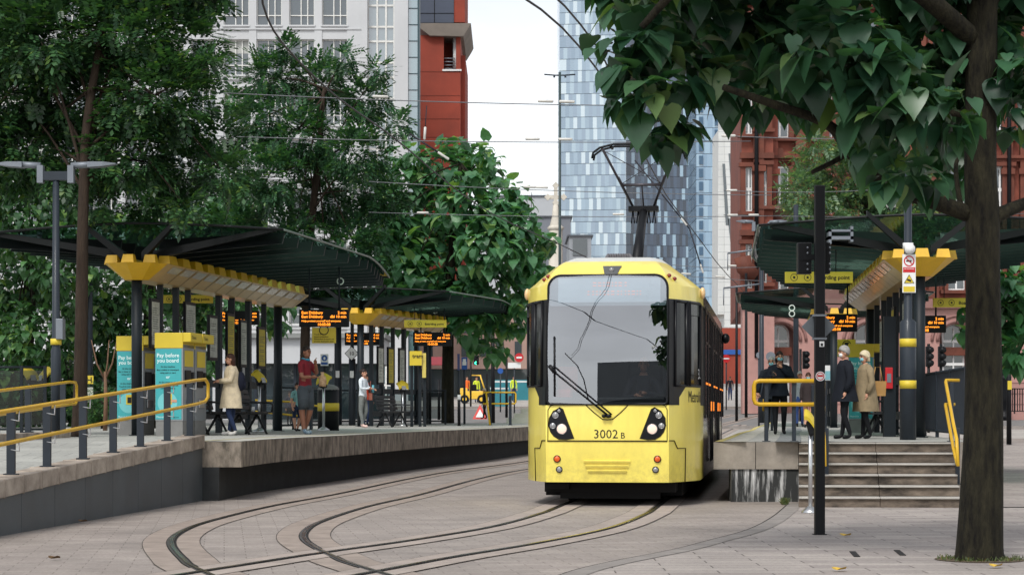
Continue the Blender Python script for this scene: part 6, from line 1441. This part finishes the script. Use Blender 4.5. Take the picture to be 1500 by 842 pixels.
# pink street building behind the roadworks and one behind the right gap
t = thing('street_building', 'pinkish stone street building with dark shopfronts behind the roadworks', 'building', (XA(680,163),163,gz(163)))
Yp = 163; m = MB(); m.bbox((XA(560,Yp),Yp,ZA(540,Yp)),(XA(800,Yp),Yp+6,ZA(455,Yp))); m.build('wall', mat('pinkish_stone', srgb(180,150,138), .8, 0, .15, .4), t)
m = MB(); m.bbox((XA(560,Yp),Yp+.6,gz(Yp)),(XA(800,Yp),Yp+1,ZA(540,Yp))); m.build('shopfront', GLB, t)
for k in range(9):
    for py in (500,466): m = MB(); m.bbox((XA(572+26*k,Yp),Yp-.1,ZA(py+22,Yp)),(XA(582+26*k,Yp),Yp-.01,ZA(py,Yp))); m.build('window', GLB, t)
m = MB(); m.prism([(XA(626,120),120,ZA(524,120)),(XA(652,120),120,ZA(524,120)),(XA(652,120),118,ZA(536,120)),(XA(626,120),118,ZA(536,120))], (0,0,.06)); tag(m.build('shop_awning', mat('maroon_awning', srgb(140,52,60), .8)), 'maroon shop awning beyond the trunk of the big leaved tree', 'awning')
t = thing('street_building', 'low red brick building seen through the gap right of the tram', 'building', (XA(1066,260),260,gz(260))); m = MB(); m.bbox((XA(1040,260),260,gz(260)),(XA(1100,260),270,ZA(480,260))); m.build('wall', RBR, t); m = MB(); m.bbox((XA(1040,260),259.8,ZA(519,260)),(XA(1100,260),259.95,ZA(512,260))); m.build('shop_sign', BLUE, t)
Yf_ = 82; t = thing('timber_fence', 'dark timber fence behind the shrubs and trees at far left', 'fence', (XA(120,Yf_),Yf_,.5))
m = MB(); tw = mat('dark_timber', srgb(40,38,36), .8, 0, .3, 2)
for k in range(9): m.bbox((XA(-90,Yf_),Yf_,.5+.32*k),(XA(300,Yf_),Yf_+.04,.5+.32*k+.30))
m.build('boards', tw, t)
for k in range(9): m = MB(); x = XA(-90+48*k,Yf_); m.bbox((x-.06,Yf_-.1,.2),(x+.06,Yf_-.002,3.5)); m.build('post', tw, t)
# ------------------------------------------------------------------ overhead line
WIRE = mat('wire_dark', srgb(46,44,50), .5, .3); WIREL = mat('wire_grey', srgb(104,106,110), .5, .3); INS = mat('insulator', srgb(200,198,192), .4)
def wire(label, pts, r, mt=WIRE, ins=(), group='overhead wires'):
    pts = [Vector(p) for p in pts]; t = thing('overhead_wire', label, 'wire', pts[0], group); m = MB(); m.tube(pts, r, 6); m.build('cable', mt, t)
    for f in ins:
        p = pts[0].lerp(pts[-1], f); d_ = (pts[-1]-pts[0]).normalized(); m = MB(); m.tube([p-d_*.18,p-d_*.16,p+d_*.16,p+d_*.18], [r,.035,.035,r], 8); m.build('insulator', INS, t)
    return t
def sag(a, b, s, n=10): a, b = Vector(a), Vector(b); return [a.lerp(b,i/n)-Vector((0,0,s*4*(i/n)*(1-i/n))) for i in range(n+1)]
cA = [p for p in trackA if 8 < p.y < 90][::4]; cB = [p for p in trackB if 8 < p.y < 90][::4]
wire('contact wire above the left track, coming in over the viewer', [(p.x+.25,p.y,6.05) for p in cA], .014); wire('contact wire above the tram track, touching the pantograph', [(p.x,p.y,6.30 if p.y>30 else 6.15) for p in cB], .014)
wire('second thick wire twinned with the contact wire above the tram track', [(p.x+.03,p.y,6.42) for p in cB if p.y < 37], .014)
for lab, y0, pxa, pya, pxb, pyb, Yq, ins in (('upper cross span wire from the left trees to the tall pole', 0, 300,135, 1080,156, 46, (.64,.68,.33)),('second cross span wire below the upper one', 0, 300,199, 1100,207, 50, (.6,.66)),('third cross span wire crossing the big leaved tree', 0, 540,266, 1130,286, 58, (.4,.43)),('fourth cross span wire low over the big leaved tree', 0, 540,311, 1150,316, 62, (.13,.6)),
    ('cross span wire in front of the hotel corner', 0, 1060,199, 1420,199, 52, (.02,)),('lower cross span wire in front of the hotel corner', 0, 1060,279, 1300,277, 66, (.05,)),('cross span wire just above the right canopy', 0, 1060,315, 1500,313, 70, (.03,.1)),('slanting feeder wire between cross spans behind the pantograph', 0, 880,390, 1130,412, 74, (.5,.7)),('wire at roof level right of the tram', 0, 985,388, 1130,390, 78, (.6,))):
    wire(lab, sag(P(pxa,pya,Yq), P(pxb,pyb,Yq), .08), .012, WIREL, ins)
for lab, a, b_ in (('short dropper rod on the left contact wire', (625,155), (622,200)),('registration arm joining the left contact wire to its span', (600,196),(655,232)),('diagonal messenger wire behind the pantograph', (930,235),(1010,335)),('lower diagonal wire falling to the right of the pantograph', (1010,335),(1030,400)),('thin dark tie wire at the gap right of the tall pole', (779,282),(777,335))):
    Yq = 56 if a[0] < 700 else 80; p, q = P(*a,Yq), P(*b_,Yq); wire(lab, [p,q], .028 if 'arm' in lab or 'diagonal' in lab else .015, WIRE, (.9,))
for lab, px0, px1, py in (('pale cantilever arm from the hotel side pole, upper', 1066,1113,365),('pale cantilever arm from the hotel side pole, lower', 1060,1113,416)):
    p, q = P(px0,py+6,72), P(px1,py,72); t = thing('cantilever_arm', lab, 'bracket', q); m = MB(); m.tube([p,q], .035, 6); m.build('tube', GRY, t); m = MB(); m.tube([p,p-Vector((0,0,.6))], .02, 6); m.build('dropper', GRY, t)
for lab, px, py, Y in (('grey flat bracket lamp on top of the right canopy', 1232, 341, 37),('grey flat bracket lamp on top of the first left canopy', 40, 348, 42)):
    c = P(px,py,Y); t = thing('roof_bracket', lab, 'bracket', c); m = MB(); w_ = 18*Y/F
    m.bbox((c.x-w_,Y,c.z+.02),(c.x+w_,Y+.25,c.z+.06)); m.bbox((c.x-w_,Y,c.z-.12),(c.x+w_,Y+.25,c.z-.06)); m.bbox((c.x+w_-.05,Y,c.z-.16),(c.x+w_,Y+.25,c.z+.12)); m.bbox((c.x-w_,Y,c.z-.2),(c.x-w_+.05,Y+.25,c.z+.06)); m.build('frame', GRY, t)
# invented dark office slab behind the viewer, unseen, shaped for its windscreen reflection
t = thing('office_building', 'invented dark curved office block behind the viewer, mirrored in the tram windscreen', 'building', (-8,-60,0))
m = MB(); pl = [(x, -60-.010*(x+10)**2) for x in range(-20,4,2)]
pl2 = [(x,y-14) for x,y in pl][::-1]; m.prism([(x,y,0) for x,y in pl+pl2], (0,0,14)); m.build('wall', mat('dark_office', srgb(34,38,42), .6, 0, .1, .3), t)
m = MB(); m.prism([(x,y,14) for x,y in pl+pl2], (0,0,3.5)); m.build('cornice', mat('office_cornice', srgb(120,126,130), .6, 0, .1, .3), t)
m = MB()
for q in range(4): m.prism([(x,y+.06,2.5+3*q) for x,y in pl]+[(x,y+.01,2.5+3*q) for x,y in pl[::-1]], (0,0,1.5))
m.build('window_band', GLB, t)
# ------------------------------------------------------------------ trees
BARK = mat('bark_brown', srgb(54,44,36), .9, 0, .4, 3, bump=.9, bscale=14, stretch=(3,3,.5))
BARKD = mat('bark_mossy', srgb(22,19,16), .95, 0, .6, 7, bump=1.0, bscale=26, stretch=(2.4,2.4,.6), alt=srgb(50,47,34))
HEART_V = np.array([(0,0,0),(0,.38,.05),(0,.74,.04),(0,1.06,-.24),(-.20,-.12,.02),(-.46,.18,.13),(-.33,.62,.05),(.20,-.12,.02),(.46,.18,.13),(.33,.62,.05)])
HEART_F = [(0,1,5,4),(1,2,6,5),(2,3,6),(0,7,8,1),(1,8,9,2),(2,9,3)]
def heart2():
    V, Fc = [], []
    for y, w_ in ((-.13,.20),(.0,.41),(.16,.49),(.36,.455),(.56,.35),(.76,.215),(.93,.085),(1.08,.0)):
        ym = max(y,0); dz = -.24*ym*ym; e = .16*w_+.05*math.sin(y*7)*w_
        V += [(-w_,y,dz+e),(0,ym,dz),(w_,y,dz+e)]
    for i in range(7):
        a = i*3; Fc += [(a,a+1,a+4,a+3),(a+1,a+2,a+5,a+4)]
    return np.array(V), Fc
H2V, H2F = heart2()
def comp_leaf(k=4):
    V, Fc = [], []
    for i in range(k+1):
        y = .15+.75*i/k; dz = -.18*(y**2)
        sides = ((-1,.62),(1,.62)) if i < k else ((0,0),)
        for sx, an in sides:
            d_ = np.array((sx*math.sin(1.05), math.cos(1.05), -.10)) if sx else np.array((0,1,-.2)); n_ = np.array((-d_[1],d_[0],0)); L = .38; W = .098; o = len(V)
            b = np.array((0,y,dz))
            V += [b, b+d_*L*.5+n_*W, b+d_*L, b+d_*L*.5-n_*W]; Fc.append((o,o+1,o+2,o+3))
    return np.array(V), Fc
COMP_V, COMP_F = comp_leaf()
def leaf_mesh(name, mt, pos, tip, nrm, size, tv, tf, parent, org):
    N = len(pos); k = len(tv)
    tip = tip/np.linalg.norm(tip,axis=1,keepdims=True); nrm = nrm-(nrm*tip).sum(1,keepdims=True)*tip; nrm /= np.maximum(np.linalg.norm(nrm,axis=1,keepdims=True),1e-6); x = np.cross(tip,nrm)
    V = pos[:,None,:]+size[:,None,None]*(tv[None,:,0:1]*x[:,None,:]+tv[None,:,1:2]*tip[:,None,:]+tv[None,:,2:3]*nrm[:,None,:])
    V = V.reshape(-1,3)-np.array(org)
    ls = np.array([len(f) for f in tf]); fl = np.concatenate([np.array(f) for f in tf]); nl = len(fl)
    loops = (fl[None,:]+(np.arange(N)*k)[:,None]).reshape(-1); tot = np.tile(ls,N); start = np.concatenate([[0],np.cumsum(tot)[:-1]])
    me = bpy.data.meshes.new(name); me.vertices.add(len(V)); me.vertices.foreach_set('co', V.astype(np.float32).reshape(-1))
    me.loops.add(len(loops)); me.loops.foreach_set('vertex_index', loops.astype(np.int32)); me.polygons.add(len(tot)); me.polygons.foreach_set('loop_start', start.astype(np.int32)); me.polygons.foreach_set('loop_total', tot.astype(np.int32))
    me.polygons.foreach_set('use_smooth', np.full(len(tot), len(tv) > 15)); me.update(calc_edges=True); me.materials.append(mt); o = bpy.data.objects.new(name, me); COL.objects.link(o); o.parent = parent; return o
def tree(label, trunk, clumps, Y, kind, size, dens, mt, bark, limbs=(), seed=1, depth=.8, name='tree', cat='tree', group='trees round the platforms', limb_r=.04, auto=True, keep=None):
    """clumps: (px, py, r_px[, dY]) sized at depth Y; trunk: [(point, radius)]"""
    rg = np.random.default_rng(seed); base = trunk[0][0]; t = thing(name, label, cat, base, group)
    k = Y/F; C = []
    for c in clumps:
        dy = c[3] if len(c) > 3 else rg.uniform(-1,1)*depth; p = P(c[0],c[1],Y+dy); C.append((p, c[2]*k*(.9 if kind == 'comp' else 1)))
    m = MB(); m.smooth = True; tp = spline([q[0] for q in trunk], 6); rr = np.interp(np.linspace(0,1,len(tp)), np.linspace(0,1,len(trunk)), [q[1] for q in trunk]); m.tube(tp, [float(v) for v in rr], 14); tk = m.build('trunk', bark, t)
    for pts, r0, r1 in limbs:
        m = MB(); m.smooth = True; sp = spline(pts, 5); n = len(sp); m.tube(sp, [r0+(r1-r0)*i/(n-1) for i in range(n)], 8); m.build('limb', bark, t)
    if auto:
        top = trunk[-1][0]
        for p, r in C:
            j = int(rg.integers(int(len(tp)*.62), len(tp))); a = tp[j]; mid = a.lerp(p,.5)+Vector((0,0,.06*(p-a).length)) ; m = MB(); m.smooth = True; sp = spline([a,mid,p],3); m.tube(sp, [limb_r*(1-.8*i/(len(sp)-1)) for i in range(len(sp))], 5); m.build('limb', bark, t)
    pos, out = [], []
    for p, r in C:
        n = max(6,int(dens*(r*r)/(size*size)))
        d_ = rg.normal(size=(n,3)); d_ /= np.linalg.norm(d_,axis=1,keepdims=True); d_[:,2] = np.where(d_[:,2] < -.3, d_[:,2]*.75, d_[:,2]); rad = rg.uniform(.15,1,size=(n,1))**(.5)*(1+.22*np.sin(d_[:,0:1]*5+p.x*3)*np.cos(d_[:,2:3]*4+p.z*2))
        pos.append(np.array(p)+d_*rad*r); out.append(d_)
    pos = np.concatenate(pos); out = np.concatenate(out); N = len(pos)
    if keep is not None:
        kk = keep(pos); pos, out = pos[kk], out[kk]; N = len(pos)
    rnd = rg.normal(size=(N,3)); up = np.array((0,0,1.0))
    sz = size*rg.uniform(.5,1.3,size=N)
    if kind.startswith('heart'): tip = out*.6-up*.6+rnd*.5; nrm = out*.6+up*.75+rnd*.55; tv, tf = (H2V, H2F) if kind == 'heart2' else (HEART_V, HEART_F)
    else: tip = out*.9-up*.25+rnd*.5; nrm = up*1.0+out*.35+rnd*.45; tv, tf = COMP_V, COMP_F
    leaf_mesh('crown', mt, pos, tip, nrm, sz, tv, tf, t, base); return t
LA = leafmat('leaf_dark_ash', (.013,.043,.020), (.050,.128,.044), .28)
LB = leafmat('leaf_ash', (.013,.047,.024), (.050,.138,.056), .28)
LC = leafmat('leaf_catalpa', (.034,.118,.056), (.125,.290,.135), .30, .38)
LD = leafmat('leaf_hedge', (.020,.065,.028), (.075,.180,.060), .30)
LE = leafmat('leaf_grey_green', (.060,.125,.070), (.140,.240,.120), .30)
LF = leafmat('leaf_front', (.014,.052,.028), (.060,.150,.078), .30, .36)
def T(*pts): return [(Vector(p), r) for p, r in pts]
def pv(px, py, Y): return P(px, py, Y)
YB = 41.0
tree('tall fine leaved tree with a thin bare trunk beside the lamp at far left', T((Vector((XA(116,38.6),38.6,.93)),.16),(pv(118,560,38.7),.13),(pv(120,420,38.8),.115),(pv(122,300,39),.10),(pv(128,180,39.2),.09),(pv(150,40,39.4),.06)),
  [(60,60,85),(180,50,85),(280,70,60),(110,150,90),(225,145,80),(320,205,38),(50,215,60),(190,225,72),(265,250,62),(330,255,38),(118,255,52),(20,140,75),(0,30,80),(170,-50,110),(60,-60,110),(280,-30,70),(305,100,26),(215,300,28),(20,250,38),(145,300,24),(270,300,22),(-40,90,80),(-50,200,60)], 40.5, 'comp', .36, 84, LA, BARK, (), 3, 1.3)
tree('airy fine leaved tree between the first canopy and the white office', T((Vector((XA(446,64),64,pz(64))),.17),(pv(447,500,64),.15),(pv(452,380,64),.13),(pv(465,240,64),.10),(pv(475,130,64),.05)),
  [(395,115,44),(470,125,45),(535,150,36),(552,108,18),(583,185,20),(375,180,40),(445,205,55),(525,228,50),(395,262,48),(478,292,56),(555,285,44),(430,350,48),(520,365,48),(362,300,38),(345,150,22),(420,75,22),(505,85,18),(350,340,40),(480,410,45),(405,400,40)], 64, 'comp', .42, 80, LB, BARK, (), 5, 1.8)
tree('broad big leaved tree with a dark straight trunk left of the tram', T((Vector((XA(656,71),71,pz(70))),.23),(pv(656,540,71),.21),(pv(658,440,71),.18),(pv(665,330,71),.12),(pv(675,240,71),.06)),
  [(648,245,40),(700,248,38),(605,275,46),(688,300,56),(745,300,38),(620,340,58),(720,358,58),(778,362,34),(650,400,62),(738,420,52),(790,392,24),(598,410,48),(688,455,48),(640,450,38),(742,468,32),(722,512,20),(575,455,38),(700,492,24),(572,345,42),(668,215,22),(715,225,20),(760,330,30),(804,352,12),(770,440,24),(560,300,25),(560,340,40),(585,385,46),(560,425,40),(600,230,24)], 71, 'heart', .41, 27, LC, BARKD, (), 7, 1.8)
tree('leafy hedge tree behind the glass screen at far left', T((Vector((XA(40,62),62,pz(62))),.2),(pv(42,450,62),.16),(pv(45,330,62),.08)), [(30,330,65),(95,300,50),(20,420,70),(95,395,60),(50,500,65),(130,470,50),(-20,270,60),(10,560,45),(110,550,45),(-30,480,70),(60,265,40),(60,590,40),(110,600,30),(20,605,35)], 62, 'heart', .23, 24, LD, BARKD, (), 11, 2.5)
tree('leafy hedge tree behind the ticket machines', T((Vector((XA(215,66),66,pz(66))),.2),(pv(218,450,66),.16),(pv(222,330,66),.08)), [(175,430,48),(235,420,55),(170,510,48),(235,505,48),(165,575,36),(230,330,45),(165,340,45),(290,330,42),(290,460,40),(230,575,36),(285,530,34),(140,605,26),(190,600,30),(250,600,26)], 66, 'heart', .23, 24, LD, BARKD, (), 12, 2.0)
tree('pale leaved tree between the two canopies, in front of the office', T((Vector((XA(345,72),72,pz(72))),.2),(pv(347,450,72),.15),(pv(350,330,72),.07)), [(325,290,38),(310,340,42),(360,320,38),(345,390,45),(320,440,38),(375,430,35),(335,490,28),(300,260,22),(370,375,40),(400,470,28),(410,440,25)], 72, 'heart', .32, 18, LC, BARKD, (), 13, 1.6)
tree('grey green tree behind the right canopy, in front of the red hotel', T((Vector((XA(1275,84),84,gz(84))),.25),(pv(1275,480,84),.2),(pv(1270,360,84),.15),(pv(1268,260,84),.06)), [(1200,240,40),(1180,288,42),(1250,262,55),(1310,285,52),(1368,308,40),(1230,318,48),(1300,238,34),(1350,262,30),(1160,268,22),(1195,210,20),(1240,220,25),(1290,330,45),(1340,345,40),(1180,330,30),(1390,350,30)], 84, 'comp', .50, 58, LE, BARK, (), 17, 2.0)
tree('big leaved tree hanging in from the right edge beside the trunk', T((Vector((XA(1590,46),46,.0)),.2),(pv(1590,560,46),.17),(pv(1570,440,46),.12),(pv(1540,380,46),.06)), [(1445,452,34),(1482,470,44),(1492,520,36),(1424,480,18),(1505,425,42),(1408,492,9),(1450,505,22),(1530,470,60),(1470,410,30),(1550,400,60)], 46, 'heart2', .27, 22, LC, BARKD, (), 19, .8)
# the foreground tree
tb = Vector((XA(1435,19.3),19.3,0)); q = lambda px,py,dy=0: P(px,py,19.3+dy)
limbs = [([q(1416,312),q(1370,296,-.1),q(1290,268,-.3),q(1245,222,-.6),q(1212,182,-.8),q(1130,152,-1.0),q(1060,128,-1.2)],.085,.03),([q(1455,318),q(1482,306,.1),q(1530,285,.3),q(1600,240,.5)],.075,.04),([q(1425,168),q(1360,160,.3),q(1285,134,.7),q(1200,110,1)],.04,.015),
  ([q(1428,60),q(1330,-20,-.6),q(1200,-60,-1.2),q(1030,-40,-1.4),q(940,40,-1.2)],.10,.03),([q(1440,20),q(1500,-80,.5),q(1600,-160,1)],.09,.04),([q(1245,222,-.6),q(1225,235,-.6),q(1190,252,-.8)],.03,.02),([q(1410,320),q(1400,250,.2),q(1405,230,.3)],.03,.015),([q(1440,-40),q(1420,-250,.4),q(1380,-400,.5)],.13,.05)]
cl = [(930,55,58,-.8),(995,105,62,-.5),(945,140,46,-1),(990,180,34,-.4),(1080,45,80),(1150,100,55),(1230,75,85),(1300,135,70),(1380,80,85),(1335,215,48),(1310,262,28),(1272,215,34),(1450,55,75),(1495,105,50),(1185,140,36),(1060,120,42),(1400,215,34,.6),(1375,165,52),(1490,160,28),(905,95,24,-1),(895,150,16,-1.1),(965,205,20,-.6),(1110,150,26),(1350,265,24),(1398,262,22,.6),
  (1000,-60,110),(1200,-80,140),(1400,-80,140),(1550,-40,110),(1100,-200,170),(1350,-250,190),(1550,-200,140),(920,-15,55),(1250,165,32),(1420,130,60,1),(1300,60,80,1),(1150,50,70,1),(1040,30,60,1.2),(1475,190,18,.6)]
tree('large foreground tree with a mossy trunk and big heart shaped leaves at right', T((tb+Vector((0,0,-.03)),.25),(tb+Vector((0,0,.12)),.22),(pv(1438,720,19.3),.20),(pv(1441,600,19.3),.178),(pv(1440,420,19.3),.160),(pv(1439,310,19.3),.158),(pv(1436,240,19.3),.150),(pv(1438,60,19.3),.145),(pv(1440,-60,19.3),.13)), cl, 19.3, 'heart2', .245, 30, LF, BARKD, limbs, 23, 1.5, auto=False)
# ground details
def stuffgrass(name, label, c, rx, ry, n, h, mt, seed):
    rg = np.random.default_rng(seed); m = MB()
    for i in range(n):
        a = rg.uniform(0,6.28); r = math.sqrt(rg.uniform(.35,1)); x, y = c[0]+rx*r*math.cos(a), c[1]+ry*r*math.sin(a); hh = h*rg.uniform(.4,1.1); dx, dy = rg.normal()*.03, rg.normal()*.03; w_ = .006
        m.quad((x-w_,y,c[2]),(x+w_,y,c[2]),(x+dx+w_*.3,y+dy,c[2]+hh),(x+dx-w_*.3,y+dy,c[2]+hh))
    return tag(m.build(name, mt, org=c), label, kind='stuff')
GR = leafmat('grass_blade', (.03,.06,.015), (.10,.12,.035), .2)
stuffgrass('grass', 'thin ring of grass round the foot of the mossy trunk', tb,   .40, .34, 260, .05, GR, 31)
m = MB(); m.smooth = False; soil = mat('tree_pit_soil', srgb(92,78,60), .95, 0, .3, 6, bump=.6); m.disc((tb.x,tb.y,.010), .42, 24, 'Z'); setting(m.build('soil', soil, org=(0,0,0)))
g_ = G(1149,739); w0 = stuffgrass('weed', '', g_+Vector((0,0,.01)), .05, .12, 200, .10, GR, 32); tag(w0, 'small green weed growing in the kerb joint by the platform wall', 'weed', None, 'thing')
for lab, px, py, mt in (('yellow fallen leaf on the paving just in front of the black pole', 1236, 787, 'leaf_yellow'),('brown yellow fallen leaf at the bottom edge below the pole', 1226, 838, 'leaf_yellow'),('yellow fallen leaf at the foot of the mossy trunk', 1456, 833, 'leaf_yellow'),('small brown fallen leaf by the ramp wall', 118, 766, 'leaf_brown'),('small brown fallen leaf beside the left track bend', 75, 821, 'leaf_brown')):
    c = G(px,py)+Vector((0,0,.012)); m = MB(); sc = .13 if 'yellow' in mt else .09; m.add([(c.x+v[0]*sc+v[1]*sc*.7,c.y+v[1]*sc,c.z+abs(v[0])*.06+.01) for v in HEART_V], HEART_F); tag(m.build('fallen_leaf', mat(mt, srgb(206,170,60) if 'yellow' in mt else srgb(96,72,44), .7, 0, .3, 20), org=c), lab, 'leaf')
for lab, px, py in (('dark slotted drain cover in the paving left of centre front', 1252, 812),('second dark slotted drain cover in the paving, nearer the trunk', 1318, 810)):
    c = G(px,py); m = MB(); m.box((c.x,c.y,c.z+.008),(.06,.75,.006), rz=R(-6)); tag(m.build('drain_cover', GROOVE, org=c), lab, 'drain')
# planting behind the terrace
for i,(px,Y,h) in enumerate(((228,58,1.6),(150,57,1.3),(260,60,1.3))):
    base = Vector((XA(px,Y),Y,pz(Y))); k = F/Y
    tree(['clipped dark shrub between the ticket machines and the column','low dark shrub left of the ticket machines','low dark shrub behind the front ticket machine'][i], T((base,.05),(base+Vector((0,0,h*.6)),.03)), [(px,HY-(base.z+h*.55-CH)*k,h*.45*k,0),(px-h*.3*k,HY-(base.z+h*.4-CH)*k,h*.35*k,0),(px+h*.3*k,HY-(base.z+h*.4-CH)*k,h*.35*k,0)], Y, 'comp', .2, 30, LD, BARKD, (), 40+i, .3, 'shrub', 'shrub', 'shrubs behind the ticket machines', .02)
base = Vector((XA(154,52),52,.93)); m = MB(); m.smooth = True; st_ = thing('young_tree', 'slim bare forked sapling beside the ticket machine', 'tree', base)
m.tube([base, base+Vector((.02,0,.8)), base+Vector((0,0,1.5))],[.06,.05,.035],8); m.build('trunk', mat('pale_bark', srgb(112,84,64), .85, 0, .2, 8), st_)
for dx in (-.35,.3,.1): m = MB(); m.smooth = True; m.tube([base+Vector((0,0,1.3)), base+Vector((dx*.6,0,1.7)), base+Vector((dx,0,2.3))],[.03,.022,.01],6); m.build('limb', MATS['pale_bark'], st_)
